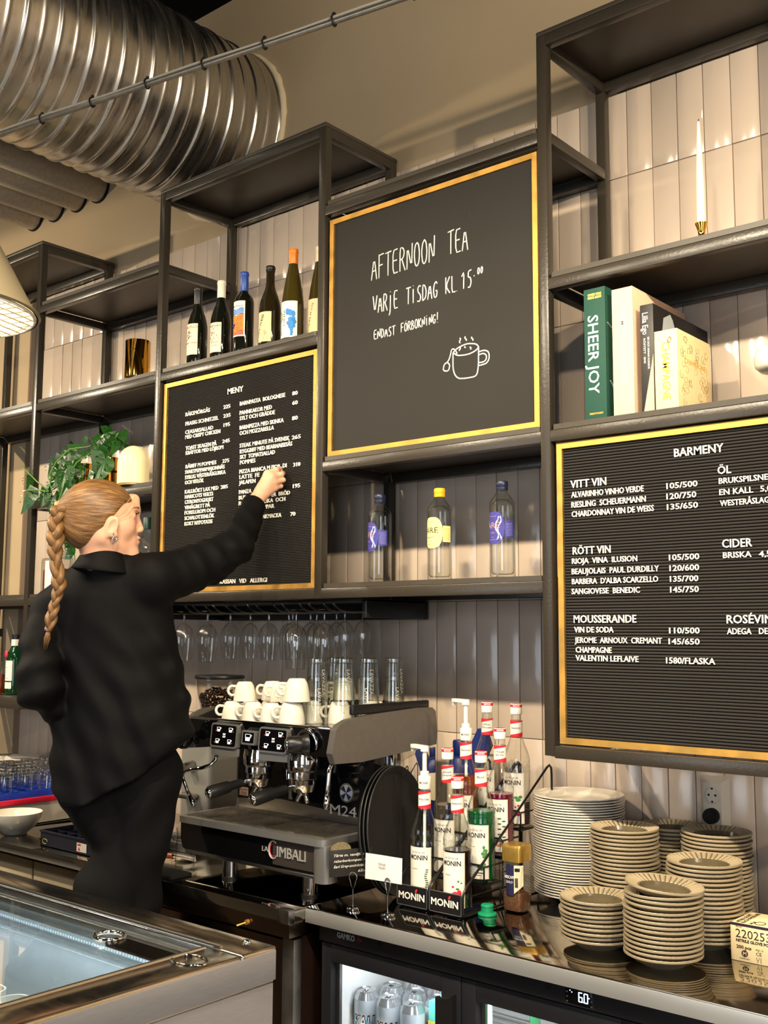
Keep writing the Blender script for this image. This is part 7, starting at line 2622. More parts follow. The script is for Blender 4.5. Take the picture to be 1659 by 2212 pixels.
mb.tube([(-1.772 + .014 * math.cos(q), qy0 - .0012, CT + .018 + .008 * math.sin(q)) for q in [2 * PI * k / 24 for k in range(24)]], .001, 6, closed=True)
obj('maker_badge', mb, mat('badge_yellow', C(176, 176, 60), .5), t, world=True)
mb = MB()
r_ = random.Random(9)
for k in range(16):
    mb.ball((-1.555 + r_.uniform(-.035, .035), -.19 + r_.uniform(-.03, .03), CT + .045 + r_.uniform(0, .025)), r_.uniform(.010, .018), 10, sc=(1, .8, .7))
tag(obj('crumpled_napkin', mb, mat('crumpled_paper', C(228, 208, 196), .8, bump=.8, bscale=60), smooth=180), 'crumpled pale napkin lying in the navy compartment box', 'napkin')
mb = MB()
mb.box(-1.30, -1.05, -.385, -.305, CT + .0003, CT + .012, bev=.004)
tag(obj('rubber_mat', mb, BLACKM), 'black rubber mat at the front of the counter, left of the machine feet', 'mat')
t = thing('marker_pen', 'orange marker pen lying on the counter beside her hip', 'pen', (-1.33, -.19, CT))
mb = MB()
mb.cyl((-1.44, -.215, CT + .0065), (-1.31, -.172, CT + .0065), .0058, n=14)
obj('barrel', mb, mat('orange_plastic', C(232, 110, 40), .4), t, world=True)
mb = MB()
mb.cyl((-1.31, -.172, CT + .0065), (-1.30, -.1687, CT + .0065), .003, .001, n=12)
obj('tip', mb, BLACK, t, world=True)
t = thing('glass_jug', 'small glass jug at the left foot of the espresso machine', 'jug', (-1.215, -.20, CT))
mb = MB()
mb.lathe([(.026, 0), (.030, .003), (.031, .02), (.028, .06), (.026, .09), (.029, .11)], n=36, cap1=False)
obj('jug_wall', mb, GLASSTHICK, t, smooth=60)
mb = MB()
mb.tube([(.027, 0, .10), (.048, 0, .095), (.052, 0, .06), (.030, 0, .03)], .004, 10)
obj('handle', mb, GLASSTHICK, t, smooth=180)
t = thing('knock_box', 'grey steel tray left of the espresso machine, behind the woman', 'tray', (-1.36, -.03, CT))
mb = MB()
mb.box(-1.44, -1.28, -.10, .03, CT + .0003, CT + .03, bev=.004)
mb.box(-1.43, -1.29, -.09, .02, CT + .03, CT + .055, bev=.008)
obj('tray_body', mb, STEELDK, t, world=True)
# ------------------------------------------------------------------ the woman at the letter board
def smin(a, b, k):
    h = np.clip(0.5 + 0.5 * (b - a) / k, 0, 1)
    return b + (a - b) * h - k * h * (1 - h)


def smax(a, b, k):
    return -smin(-a, -b, k)


def cone(P, a, b, ra, rb):
    a, b = np.array(a, np.float32), np.array(b, np.float32)
    ba = b - a
    t = np.clip(((P - a) @ ba) / (ba @ ba), 0, 1)
    return np.linalg.norm(P - a - t[:, None] * ba, axis=1) - (ra + (rb - ra) * t)


def ell(P, c, r, A=None):
    q = P - np.array(c, np.float32)
    if A is not None:
        q = q @ np.array(A, np.float32).T
    r = np.array(r, np.float32)
    k0 = np.linalg.norm(q / r, axis=1)
    k1 = np.linalg.norm(q / (r * r), axis=1) + 1e-9
    return k0 * (k0 - 1) / k1


def chain(P, pts, rs, k=0.012):
    d = None
    for i in range(len(pts) - 1):
        c_ = cone(P, pts[i], pts[i + 1], rs[i], rs[i + 1])
        d = c_ if d is None else smin(d, c_, k)
    return d


def sdf_object(name, fn, lo, hi, h, m, parent, smooth_it=2):
    """one closed mesh around the zero level of fn (surface nets, evaluated only near the surface)"""
    lo, hi = np.array(lo, np.float32), np.array(hi, np.float32)
    B = 4
    nc = np.ceil((hi - lo) / (h * B)).astype(int) + 1
    n = nc * B
    g = np.stack(np.meshgrid(*[lo[i] + (np.arange(nc[i]) + 0.5) * h * B - h * 0.5 for i in range(3)], indexing='ij'), -1).reshape(-1, 3).astype(np.float32)
    dc = fn(g)
    near = np.abs(dc) < h * B * 1.9
    D = np.repeat(np.repeat(np.repeat(dc.reshape(nc), B, 0), B, 1), B, 2).astype(np.float32)
    idx = np.argwhere(near.reshape(nc))
    off = np.stack(np.meshgrid(*[np.arange(B)] * 3, indexing='ij'), -1).reshape(-1, 3)
    cells = (idx[:, None, :] * B + off[None]).reshape(-1, 3)
    pts = lo + cells.astype(np.float32) * h
    vals = np.concatenate([fn(c_) for c_ in np.array_split(pts, max(1, len(pts) // 400000))])
    D[cells[:, 0], cells[:, 1], cells[:, 2]] = vals
    neg = D < 0
    cnt = np.zeros(np.array(D.shape) - 1, np.int8)
    for dx in (0, 1):
        for dy in (0, 1):
            for dz in (0, 1):
                cnt += neg[dx:n[0] - 1 + dx, dy:n[1] - 1 + dy, dz:n[2] - 1 + dz]
    act = np.argwhere((cnt > 0) & (cnt < 8))
    vid = -np.ones(cnt.shape, np.int32)
    vid[act[:, 0], act[:, 1], act[:, 2]] = np.arange(len(act))
    acc = np.zeros((len(act), 3), np.float32)
    wts = np.zeros(len(act), np.float32)
    cor = [(0, 0, 0), (1, 0, 0), (0, 1, 0), (1, 1, 0), (0, 0, 1), (1, 0, 1), (0, 1, 1), (1, 1, 1)]
    val = [D[act[:, 0] + a, act[:, 1] + b, act[:, 2] + c_] for a, b, c_ in cor]
    for i in range(8):
        for j in range(i + 1, 8):
            if sum(abs(cor[i][k] - cor[j][k]) for k in range(3)) != 1:
                continue
            m_ = (val[i] < 0) != (val[j] < 0)
            t = np.where(m_, val[i] / (val[i] - val[j] + 1e-12), 0)
            pi, pj = np.array(cor[i], np.float32), np.array(cor[j], np.float32)
            acc += m_[:, None] * (pi + t[:, None] * (pj - pi))
            wts += m_
    V = lo + (act + acc / wts[:, None]) * h
    F = []
    for ax in range(3):
        o1, o2 = [(1, 2), (2, 0), (0, 1)][ax]
        a = neg
        sl0 = [slice(0, -1)] * 3
        sl1 = [slice(0, -1)] * 3
        sl1[ax] = slice(1, None)
        x0_, x1_ = a[tuple(sl0)], a[tuple(sl1)]
        e = np.argwhere(x0_ != x1_)
        ok = (e[:, o1] > 0) & (e[:, o2] > 0)
        e = e[ok]
        s = x0_[e[:, 0], e[:, 1], e[:, 2]]
        u1 = np.zeros(3, int)
        u1[o1] = 1
        u2 = np.zeros(3, int)
        u2[o2] = 1
        q = [vid[tuple((e - k).T)] for k in (0 * u1, u1, u1 + u2, u2)]
        q = np.stack(q, 1)
        q[~s] = q[~s][:, ::-1]
        F.append(q)
    F = np.concatenate(F)
    F = F[(F >= 0).all(1)]
    for _ in range(smooth_it):     # a light relaxation takes the grid steps out
        S_ = np.zeros_like(V)
        N_ = np.zeros(len(V), np.float32)
        for k in range(4):
            a, b = F[:, k], F[:, (k + 1) % 4]
            np.add.at(S_, a, V[b])
            np.add.at(N_, a, 1)
        V = V * 0.5 + 0.5 * S_ / np.maximum(N_, 1)[:, None]
    off_ = np.array(wpos(parent)) if parent is not None else np.zeros(3)
    me = bpy.data.meshes.new(name)
    me.from_pydata((V - off_).tolist(), [], F.tolist())
    me.materials.append(m)
    me.shade_smooth()
    bm = bmesh.new()
    bm.from_mesh(me)
    bmesh.ops.recalc_face_normals(bm, faces=bm.faces)
    bm.to_mesh(me)
    bm.free()
    o = bpy.data.objects.new(name, me)
    COL.objects.link(o)
    o.parent = parent
    return o


SKIN = mat('skin', C(226, 172, 140), .45, spec=.4, noise=.05, nscale=30, sss=.12, bump=.08, bscale=500)
CLOTH = mat('black_viscose', C(7, 6, 7), .7, spec=.16, bump=.08, bscale=900)
TROUS = mat('black_trousers', C(11, 10, 12), .85, spec=.2, bump=.12, bscale=900)
RT, FW = np.array((.7639, .6453, 0), np.float32), np.array((-.6453, .7639, 0), np.float32)
HF, HR = np.array((.52, .854, 0), np.float32), np.array((.854, -.52, 0), np.float32)   # where the face looks, and its right side
HC = np.array((-1.0980, -0.6484, 1.6667), np.float32)
woman = thing('person', 'woman in black shirt with a long blonde braid reaching up to a letter board', 'person', (-1.1433, -0.5139, .075))


def H(f, s, z):
    return HC + HF * f + HR * s + np.array((0, 0, z), np.float32)


HA = np.stack([HF, HR, np.array((0, 0, 1), np.float32)])
shoulderR, elbowR, wristR = (-0.9993, -0.5185, 1.4890), (-0.9572, -0.2477, 1.5899), (-1.0285, -0.0959, 1.7566)
shoulderL, elbowL, wristL = (-1.2609, -0.6841, 1.3832), (-1.1838, -0.7728, 1.1795), (-1.2905, -0.5680, 1.0586)
hipL, kneeL, ankleL, toeL = (-1.1963, -0.5684, 0.8897), (-1.1580, -0.4938, 0.6959), (-1.1096, -0.5923, 0.2216), (-1.2103, -0.5334, 0.1404)
hipR, kneeR, ankleR, toeR = (-1.0797, -0.4700, 0.8904), (-1.0946, -0.4905, 0.6800), (-1.1008, -0.4859, 0.1762), (-1.2081, -0.4208, 0.1044)
TIPD = .0
MCP = [(-1.0150, -0.0590, 1.8500), (-1.0016, -0.0526, 1.8387), (-0.9958, -0.0451, 1.8221), (-0.9983, -0.0381, 1.8046)]
PIP = [(-1.0014, -0.0301, 1.8661), (-0.9896, -0.0179, 1.8509), (-0.9883, -0.0102, 1.8331), (-0.9970, -0.0119, 1.8135)]
DIP = [(-1.0108, -0.0062, 1.8731), (-1.0072, 0.0056, 1.8585), (-1.0074, 0.0085, 1.8385), (-1.0159, 0.0043, 1.8185)]
TIP = [(-1.0231, 0.0102, 1.8700), (-1.0239, 0.0156, 1.8565), (-1.0252, 0.0172, 1.8380), (-1.0336, 0.0129, 1.8194)]
THB = [(-1.0207, -0.0875, 1.7889), (-1.0341, -0.0530, 1.8339), (-1.0331, -0.0164, 1.8599), (-1.0266, 0.0050, 1.8681)]


def head_sdf(P):
    d = ell(P, H(-.002, 0, .006), (.100, .074, .092), HA)
    d = smin(d, ell(P, H(.040, 0, -.040), (.066, .060, .082), HA), .03)
    for s in (-1, 1):
        d = smin(d, cone(P, H(.012, s * .052, -.070), H(.086, s * .012, -.106), .016, .014), .028)
        d = smin(d, ell(P, H(.070, s * .036, -.036), (.030, .024, .030), HA), .02)
    d = smin(d, cone(P, H(.100, 0, .05), H(.104, 0, .018), .016, .013), .03)
    d = smin(d, ell(P, H(.090, 0, .016), (.022, .044, .012), HA), .016)
    d = smin(d, ell(P, H(.098, 0, -.104), (.017, .020, .016), HA), .014)
    d = smin(d, ell(P, H(.096, 0, -.072), (.018, .030, .024), HA), .02)
    for s in (-1, 1):
        d = smax(d, -ell(P, H(.112, s * .033, .000), (.014, .018, .010), HA), .010)
        d = smin(d, ell(P, H(.092, s * .032, -.001), (.0125, .0125, .0125), HA), .003)
    d = smin(d, cone(P, H(.108, 0, .006), H(.122, 0, -.036), .0055, .0085), .008)
    d = smin(d, ell(P, H(.113, 0, -.043), (.013, .016, .007), HA), .006)
    d = smin(d, ell(P, H(.1135, 0, -.0645), (.0085, .022, .0058), HA), .004)
    d = smin(d, ell(P, H(.1115, 0, -.0775), (.0085, .019, .0065), HA), .004)
    # ears
    for s in (-1, 1):
        th = .28
        A = np.stack([HF * math.cos(th) + HR * s * math.sin(th) * 0 + np.array((0, 0, -.25), np.float32), HR * s - HF * .35, np.array((0, 0, 1), np.float32) + HF * -.05])
        A = A / np.linalg.norm(A, axis=1)[:, None]
        c_ = H(.032, s * .0745, -.040)
        e = ell(P, c_, (.0185, .0075, .0310), A)
        e = smax(e, -ell(P, c_ + HR * s * .0095 + HF * .0030 + np.array((0, 0, .004), np.float32), (.0105, .0095, .0185), A), .002)
        e = smin(e, cone(P, c_ + HR * s * .004 + HF * .012 + np.array((0, 0, -.004), np.float32), c_ + HR * s * .005 + HF * .010 + np.array((0, 0, -.014), np.float32), .004, .004), .004)
        e = smin(e, ell(P, H(.041, s * .076, -.064), (.0085, .005, .0085), A), .006)
        d = smin(d, e, .006)
    # neck
    d = smin(d, cone(P, H(-.012, 0, -.060), (-1.1059, -0.6129, 1.5179), .050, .054), .03)
    return d


def hand_sdf(P):
    d = cone(P, wristR, MCP[1], .0215, .016)
    for i in range(4):
        d = smin(d, cone(P, wristR, MCP[i], .0165, (.0125, .012, .0115, .0105)[i]), .012)
    f = None
    for i in range(4):
        r = (.0088, .0088, .0083, .0074)[i]
        c_ = chain(P, [MCP[i], PIP[i], DIP[i], TIP[i]], [r * 1.25, r * 1.02, r * .95, r * .82], .004)
        f = c_ if f is None else np.minimum(f, c_)
    d = smin(d, f, .007)
    d = smin(d, chain(P, THB, [.016, .0115, .0098, .0078], .006), .008)
    return d


def body_sdf(P):
    d = head_sdf(P)
    d = smin(d, cone(P, (-1.1059, -0.6129, 1.5179), (-1.1287, -0.5715, 1.3772), .055, .10), .05)
    d = smin(d, cone(P, shoulderL, shoulderR, .055, .055), .05)
    d = smin(d, cone(P, (-1.1287, -0.5715, 1.3772), (-1.1430, -0.5356, 1.1459), .105, .095), .04)
    d = smin(d, cone(P, (-1.1430, -0.5356, 1.1459), (-1.1521, -0.5105, 0.9281), .095, .115), .05)
    d = smin(d, chain(P, [shoulderR, elbowR, wristR], [.046, .036, .0245]), .03)
    d = smin(d, hand_sdf(P), .010)
    d = smin(d, chain(P, [shoulderL, elbowL, wristL, (-1.3054, -0.5242, 1.0343)], [.046, .036, .026, .028]), .03)
    d = smin(d, chain(P, [hipR, kneeR, ankleR], [.082, .052, .036]), .03)
    d = smin(d, chain(P, [hipL, kneeL, ankleL], [.082, .052, .036]), .03)
    d = smin(d, cone(P, ankleR, toeR, .038, .030), .02)
    d = smin(d, cone(P, ankleL, toeL, .036, .030), .02)
    return d


sdf_object('body', body_sdf, (-1.4664, -0.9241, -0.0838), (-0.8321, 0.1552, 2.0124), .0034, SKIN, woman, 1)

# ---- shirt
LV = np.array([(1.5874, 0.0035, 0.0458, 0.05), (1.5465, 0.0147, 0.0977, 0.062), (1.4987, 0.006, 0.153, 0.085), (1.4306, -0.0046, 0.1831, 0.105), (1.3492, 0.004, 0.1886, 0.118), (1.2814, 0.0152, 0.1858, 0.122), (1.2136, 0.0258, 0.1865, 0.124), (1.105, 0.0475, 0.2009, 0.126), (1.0371, 0.058, 0.2125, 0.13), (0.9692, 0.0454, 0.2022, 0.132), (0.8878, 0.0301, 0.1838, 0.135), (0.8199, 0.0283, 0.1804, 0.135)], np.float32)     # z, centre r, half width, half depth
O2 = np.array((-1.1377, -0.5711, 0.0000), np.float32)
HEM = np.array([(-0.1963, 0.9283), (-0.155, 0.8851), (-0.0866, 0.8446), (-0.0115, 0.8518), (0.0431, 0.8792), (0.1316, 0.9298), (0.2066, 0.9886), (0.261, 1.0363), (0.3087, 1.0461)], np.float32)


def shirt_sdf(P):
    q = P - O2
    r, f, z = q @ RT, q @ FW, P[:, 2]
    o = np.argsort(LV[:, 0])
    L = LV[o]
    cr, a, b = (np.interp(z, L[:, 0], L[:, i]) for i in (1, 2, 3))
    # fold relief: long diagonal drapes from the raised shoulder to the left hip
    w = r * .80 + z * .60
    v = r * .55 - z * .83
    fold = .0042 * np.sin(w * 46 + 1.6 * np.sin(v * 7)) + .0030 * np.sin(w * 83 + 2.2 * np.sin(v * 9 + 1)) + .002 * np.sin(z * 60 + 3 * np.sin(r * 14))
    fold *= np.clip((1.47 - z) / .22, 0.12, 1)
    n_ = np.sqrt(((r - cr) / a) ** 2 + ((f) / b) ** 2 + 1e-9)
    d = (n_ - 1) * np.minimum(a, b) + fold
    d = smax(d, z - 1.585, .02)
    d = smin(d, cone(P, shoulderL, shoulderR, .062, .066), .05)
    d = smin(d, cone(P, (-1.1001, -0.6114, 1.5408), (-1.1178, -0.5896, 1.4718), .068, .088), .05)
    # raised right sleeve
    pts = [(-1.0029, -0.5205, 1.4822), (-0.9842, -0.4164, 1.5081), (-0.9739, -0.3273, 1.5431), (-0.9570, -0.2480, 1.5927), (-0.9929, -0.1708, 1.6661), (-1.0221, -0.1135, 1.7346)]
    sl = chain(P, pts, [.072, .062, .060, .050, .041, .034], .03)
    u = (P - np.array(shoulderR, np.float32)) @ (np.array(elbowR, np.float32) - np.array(shoulderR, np.float32)) / .29
    sl = sl + .0035 * np.sin(u * 95 + 3 * z) * np.clip((u - .02) / .1, 0, 1) + .003 * np.sin(z * 120 + P[:, 0] * 60) * (P[:, 1] > -.33)
    cut = (P - np.array((-1.0255, -0.1026, 1.7480), np.float32)) @ (np.array((-1.0285, -0.0959, 1.7566), np.float32) - np.array((-0.9929, -0.1708, 1.6661), np.float32)) / .115
    sl = np.maximum(sl, cut)
    sl = np.maximum(sl, -np.maximum(chain(P, pts[4:], [.037, .0305], .01), -(cut + .03)))
    arm = np.maximum(chain(P, [shoulderR, elbowR, wristR], [.058, .047, .0345]), cut)
    d = smin(d, smin(sl, arm, .02), .028)
    # left sleeve, elbow bent
    ptl = [(-1.2550, -0.6805, 1.3928), (-1.2348, -0.7289, 1.3021), (-1.1926, -0.7606, 1.2243), (-1.1764, -0.7708, 1.1643), (-1.2094, -0.6947, 1.1299), (-1.2830, -0.5617, 1.0587)]
    s2 = chain(P, ptl, [.062, .056, .055, .052, .050, .044], .03)
    s2 = s2 + .006 * np.sin(z * 75 + 2 * np.sin(r * 20)) * np.clip((1.36 - z) / .1, 0, 1)
    d = smin(d, smin(s2, chain(P, [shoulderL, elbowL, wristL], [.056, .046, .036]), .02), .008)
    d = smin(d, cone(P, (-1.1287, -0.5715, 1.3772), (-1.1430, -0.5356, 1.1459), .116, .106), .04)
    d = smin(d, cone(P, (-1.1430, -0.5356, 1.1459), (-1.1521, -0.5105, 0.9281), .106, .126), .05)
    hz = np.interp(r, HEM[:, 0], HEM[:, 1]) + .004 * np.sin(r * 40)
    d = np.maximum(d, hz - z)
    return d


sdf_object('shirt', shirt_sdf, (-1.5748, -0.9712, 0.6766), (-0.8795, 0.0719, 1.8949), .0048, CLOTH, woman, 2)
# shirt collar
mb = MB()
cN = Vector((-1.0988, -0.6173, 1.5431))
ax = Vector((.10, .05, 1)).normalized()
Mc = Matrix.Translation(cN) @ ax.to_track_quat('Z', 'Y').to_matrix().to_4x4()
mb.lathe([(.064, -.03), (.0605, .004), (.0585, .022), (.0575, .028), (.0600, .031), (.0650, .026), (.073, .004), (.086, -.022), (.0945, -.036), (.0925, -.039), (.080, -.03)], n=48, M=Mc, cap0=False, cap1=False)
obj('collar', mb, CLOTH, woman, world=True, smooth=180)

# ---- trousers
def trouser_sdf(P):
    q = P - O2
    r, f, z = q @ RT, q @ FW, P[:, 2]
    d = ell(P, (-1.1537, -0.5108, 0.9213), (.185, .135, .16), np.stack([RT, FW, np.array((0, 0, 1), np.float32)]))
    d = smin(d, chain(P, [(-1.0807, -0.4688, 0.8769), (-1.0865, -0.4877, 0.7069), (-1.0963, -0.4968, 0.5377), (-1.1065, -0.4789, 0.1857)], [.105, .088, .084, .098]), .03)
    d = smin(d, chain(P, [(-1.1702, -0.5866, 0.8939), (-1.1153, -0.5251, 0.7060), (-1.1013, -0.5748, 0.5896), (-1.0998, -0.5978, 0.2254)], [.102, .072, .092, .105]), .006)
    d = smin(d, chain(P, [hipR, kneeR, ankleR], [.094, .064, .048]), .03)
    d = smin(d, chain(P, [hipL, kneeL, ankleL], [.094, .064, .048]), .03)
    d = d + .003 * np.sin(z * 40 + 3 * np.sin(r * 16)) + .0025 * np.sin(r * 70 + 4 * np.sin(z * 11))
    d = np.maximum(d, z - 1.0643)
    d = np.maximum(d, .095 - z)
    return d


sdf_object('trousers', trouser_sdf, (-1.3002, -0.8624, -0.0555), (-0.9749, -0.1607, 1.2051), .006, TROUS, woman, 2)
for nm, ank, toe in (('shoe', ankleR, toeR), ('shoe', ankleL, toeL)):
    sdf_object(nm, lambda P, a=ank, t_=toe: np.maximum(smin(cone(P, a, t_, .046, .040), cone(P, np.array(a) + np.array((0, 0, -.02)), t_, .044, .042), .02), -(P[:, 2] - .077)), np.minimum(ank, toe) - .09, np.maximum(ank, toe) + .09, .006, BLACK, woman, 1)

# ---- hair
def hair_material():
    m = bpy.data.materials.new('blonde_hair')
    m.use_nodes = True
    nt = m.node_tree
    b = nt.nodes['Principled BSDF']
    b.inputs['Roughness'].default_value = .38
    b.inputs['Specular IOR Level'].default_value = .45
    geo_ = nt.nodes.new('ShaderNodeNewGeometry')
    sub = nt.nodes.new('ShaderNodeVectorMath')
    sub.operation = 'SUBTRACT'
    sub.inputs[1].default_value = tuple(float(v) for v in H(-.112, .0, .018))
    nt.links.new(geo_.outputs['Position'], sub.inputs[0])
    # strands run in half-planes round the axis from the tie to the brow
    dt = nt.nodes.new('ShaderNodeVectorMath')
    dt.operation = 'DOT_PRODUCT'
    dt.inputs[1].default_value = tuple(float(v) for v in HF)
    nt.links.new(sub.outputs[0], dt.inputs[0])
    al = nt.nodes.new('ShaderNodeVectorMath')
    al.operation = 'SCALE'
    al.inputs[0].default_value = tuple(float(v) for v in HF)
    nt.links.new(dt.outputs['Value'], al.inputs['Scale'])
    pr = nt.nodes.new('ShaderNodeVectorMath')
    pr.operation = 'SUBTRACT'
    nt.links.new(sub.outputs[0], pr.inputs[0])
    nt.links.new(al.outputs[0], pr.inputs[1])
    n0 = nt.nodes.new('ShaderNodeVectorMath')
    n0.operation = 'NORMALIZE'
    nt.links.new(pr.outputs[0], n0.inputs[0])
    sc_ = nt.nodes.new('ShaderNodeVectorMath')
    sc_.operation = 'SCALE'
    sc_.inputs['Scale'].default_value = 1.2
    nt.links.new(al.outputs[0], sc_.inputs[0])
    nm = nt.nodes.new('ShaderNodeVectorMath')
    nm.operation = 'ADD'
    nt.links.new(n0.outputs[0], nm.inputs[0])
    nt.links.new(sc_.outputs[0], nm.inputs[1])
    n = nt.nodes.new('ShaderNodeTexNoise')
    n.inputs['Scale'].default_value = 16
    n.inputs['Detail'].default_value = 5
    n.inputs['Roughness'].default_value = .65
    nt.links.new(nm.outputs[0], n.inputs['Vector'])
    cr = nt.nodes.new('ShaderNodeValToRGB')
    e = cr.color_ramp.elements
    e[0].position, e[0].color = .30, C(74, 52, 30)
    e[1].position, e[1].color = .70, C(172, 130, 80)
    e2 = e.new(.5)
    e2.color = C(118, 84, 48)
    nt.links.new(n.outputs['Fac'], cr.inputs['Fac'])
    nt.links.new(cr.outputs[0], b.inputs['Base Color'])
    bp = nt.nodes.new('ShaderNodeBump')
    bp.inputs['Strength'].default_value = .5
    bp.inputs['Distance'].default_value = .002
    nt.links.new(n.outputs['Fac'], bp.inputs['Height'])
    nt.links.new(bp.outputs[0], b.inputs['Normal'])
    return m


HAIR = hair_material()


def hair_sdf(P):
    q = (P - HC) @ HA.T
    d = ell(P, H(-.003, 0, .008), (.108, .080, .0985), HA)
    d = smin(d, ell(P, H(-.040, 0, -.038), (.062, .062, .062), HA), .03)
    # ridge gathered into the tie
    d = smin(d, cone(P, H(-.080, 0, .014), H(-.110, 0, .018), .034, .013), .03)
    line = np.interp(q[:, 2], [-.115, -.098, -.05, -.012, .025, .055, .075], [-.045, -.028, .008, .036, .062, .088, .120])
    line = line + .020 * np.clip(1 - (np.abs(q[:, 1]) / .05) ** 2, 0, 1) * (q[:, 2] > 0)
    d = smax(d, (q[:, 0] - line) * .8, .006)
    d = smax(d, -.108 - q[:, 2], .004)
    # keep the ears free
    for s in (-1, 1):
        d = smax(d, -ell(P, H(.034, s * .080, -.040), (.022, .02, .034), HA), .004)
    return d


sdf_object('hair', hair_sdf, H(0, 0, 0) - .155, H(0, 0, 0) + .155, .0028, HAIR, woman, 2)
mb = MB()
tie = [Vector(H(-.110, 0, .018)) + (Vector(HR) * math.cos(q) + Vector((0, 0, 1)) * math.sin(q)) * .0165 for q in [2 * PI * k / 24 for k in range(24)]]
mb.tube(tie, .0058, 8, closed=True)
tie = [Vector(H(-.119, 0, .0165)) + (Vector(HR) * math.cos(q) + Vector((.0, 0, 1)) * math.sin(q)) * .0145 for q in [2 * PI * k / 24 for k in range(24)]]
mb.tube(tie, .0055, 8, closed=True)
obj('hair_tie', mb, mat('hair_wrap', C(206, 168, 116), .4), woman, world=True, smooth=180)
# braid
BR = [Vector(p) for p in ((-1.1309, -0.7310, 1.6804), (-1.1332, -0.7520, 1.6759), (-1.1355, -0.7628, 1.6472), (-1.1322, -0.7656, 1.5965), (-1.1281, -0.7673, 1.5436), (-1.1170, -0.7632, 1.4910), (-1.1133, -0.7608, 1.4519), (-1.1211, -0.7671, 1.4064), (-1.1263, -0.7722, 1.3676), (-1.1320, -0.7758, 1.3327))]


def bez(t):
    x_ = t * (len(BR) - 1)
    i = min(int(x_), len(BR) - 2)
    u = x_ - i
    p0, p1, p2, p3 = BR[max(0, i - 1)], BR[i], BR[i + 1], BR[min(len(BR) - 1, i + 2)]
    return .5 * ((2 * p1) + (p2 - p0) * u + (2 * p0 - 5 * p1 + 4 * p2 - p3) * u * u + (3 * p1 - p0 - 3 * p2 + p3) * u ** 3)


def braid_hair():
    m = HAIR.copy()
    m.name = 'braided_hair'
    nt = m.node_tree
    tx = [n for n in nt.nodes if n.type == 'TEX_NOISE'][0]
    for l_ in list(tx.inputs['Vector'].links):
        nt.links.remove(l_)
    uv = nt.nodes.new('ShaderNodeAttribute')
    uv.attribute_name = 'strand'
    nt.links.new(uv.outputs['Vector'], tx.inputs['Vector'])
    tx.inputs['Scale'].default_value = 6
    return m


BHAIR = braid_hair()
mb = MB()
lay = mb.bm.verts.layers.float_vector.new('strand')
for k in range(3):
    pts, rs = [], []
    N = 130
    for i in range(N):
        t = .06 + .94 * i / (N - 1)
        p = bez(t)
        tg_ = (bez(min(1, t + .01)) - bez(max(0, t - .01))).normalized()
        sx = Vector(RT)
        fy = Vector(FW)
        ph = t * 2 * PI * 3.5 + k * 2 * PI / 3 + .25 * math.sin(t * 17)
        w_ = (.0145 - .0075 * t + .0012 * math.sin(t * 23)) * (1 if t > .12 else .75 + .25 * t / .12)
        pts.append(p + sx * (w_ * 1.05 * math.sin(ph)) + fy * (w_ * .75 * math.sin(2 * ph)))
        rs.append(w_ * (.98 + .06 * math.sin(2 * ph + 1)))
    vs = mb.tube(pts, rs, 14)
    for j, v in enumerate(vs):
        i_, a_2 = j // 14, 2 * PI * (j % 14) / 14
        v[lay] = (math.cos(a_2) * 1.2 + k * 7, math.sin(a_2) * 1.2, i_ * .012)
obj('braid', mb, BHAIR, woman, world=True, smooth=180)
mb = MB()
e0 = BR[-1]
mb.tube([e0 + Vector(RT) * (.0062 * math.cos(q)) + Vector(FW) * (.0062 * math.sin(q)) for q in [2 * PI * k / 16 for k in range(16)]], .0026, 8, closed=True)
obj('braid_tie', mb, mat('purple_elastic', C(150, 90, 130), .5), woman, world=True, smooth=180)
mb = MB()
lay = mb.bm.verts.layers.float_vector.new('strand')
for k in range(16):
    a = 2 * PI * k / 16
    o_ = Vector(RT) * math.cos(a) + Vector(FW) * math.sin(a)
    e1 = Vector((-1.1438, -0.7776, 1.2785)) + o_ * .004 + Vector((0, 0, rnd.uniform(0, .012)))
    vs = mb.tube([e0 + o_ * .003, e0 * .6 + e1 * .4 + o_ * .005, e1], [.0026, .0028, .0006], 6)
    for j, v in enumerate(vs):
        v[lay] = (k * 3.1, (j % 6) * .4, (j // 6) * .2)
obj('braid_tuft', mb, BHAIR, woman, world=True, smooth=180)
# loose strands: one along the temple, short flyaways round the tie and the crown
mb = MB()
mb.tube([Vector(H(*p)) for p in ((.092, .045, .062), (.082, .066, .045), (.066, .079, .02), (.050, .083, .0), (.042, .083, -.006))], .0007, 5)
mb.tube([Vector(H(*p)) for p in ((.098, .040, .055), (.092, .058, .035), (.074, .075, .008), (.052, .081, -.006), (.044, .081, -.010))], .0009, 5)
for k in range(26):
    th, ph_ = rnd.uniform(-1.2, 1.2), rnd.uniform(.5, 2.9)
    p = Vector(H(.106 * math.cos(ph_), .080 * math.sin(th) * math.sin(ph_), .008 + .098 * math.sin(ph_) * math.cos(th)))
    q_ = p + Vector(HF) * rnd.uniform(-.02, .008) + Vector((0, 0, rnd.uniform(.0, .007))) + Vector(HR) * rnd.uniform(-.008, .008)
    mb.tube([p, (p + q_) / 2 + Vector((0, 0, .002)), q_], [.0004, .0004, .0002], 4)
obj('loose_hair', mb, mat('light_strand', C(206, 168, 112), .4), woman, world=True, smooth=180)
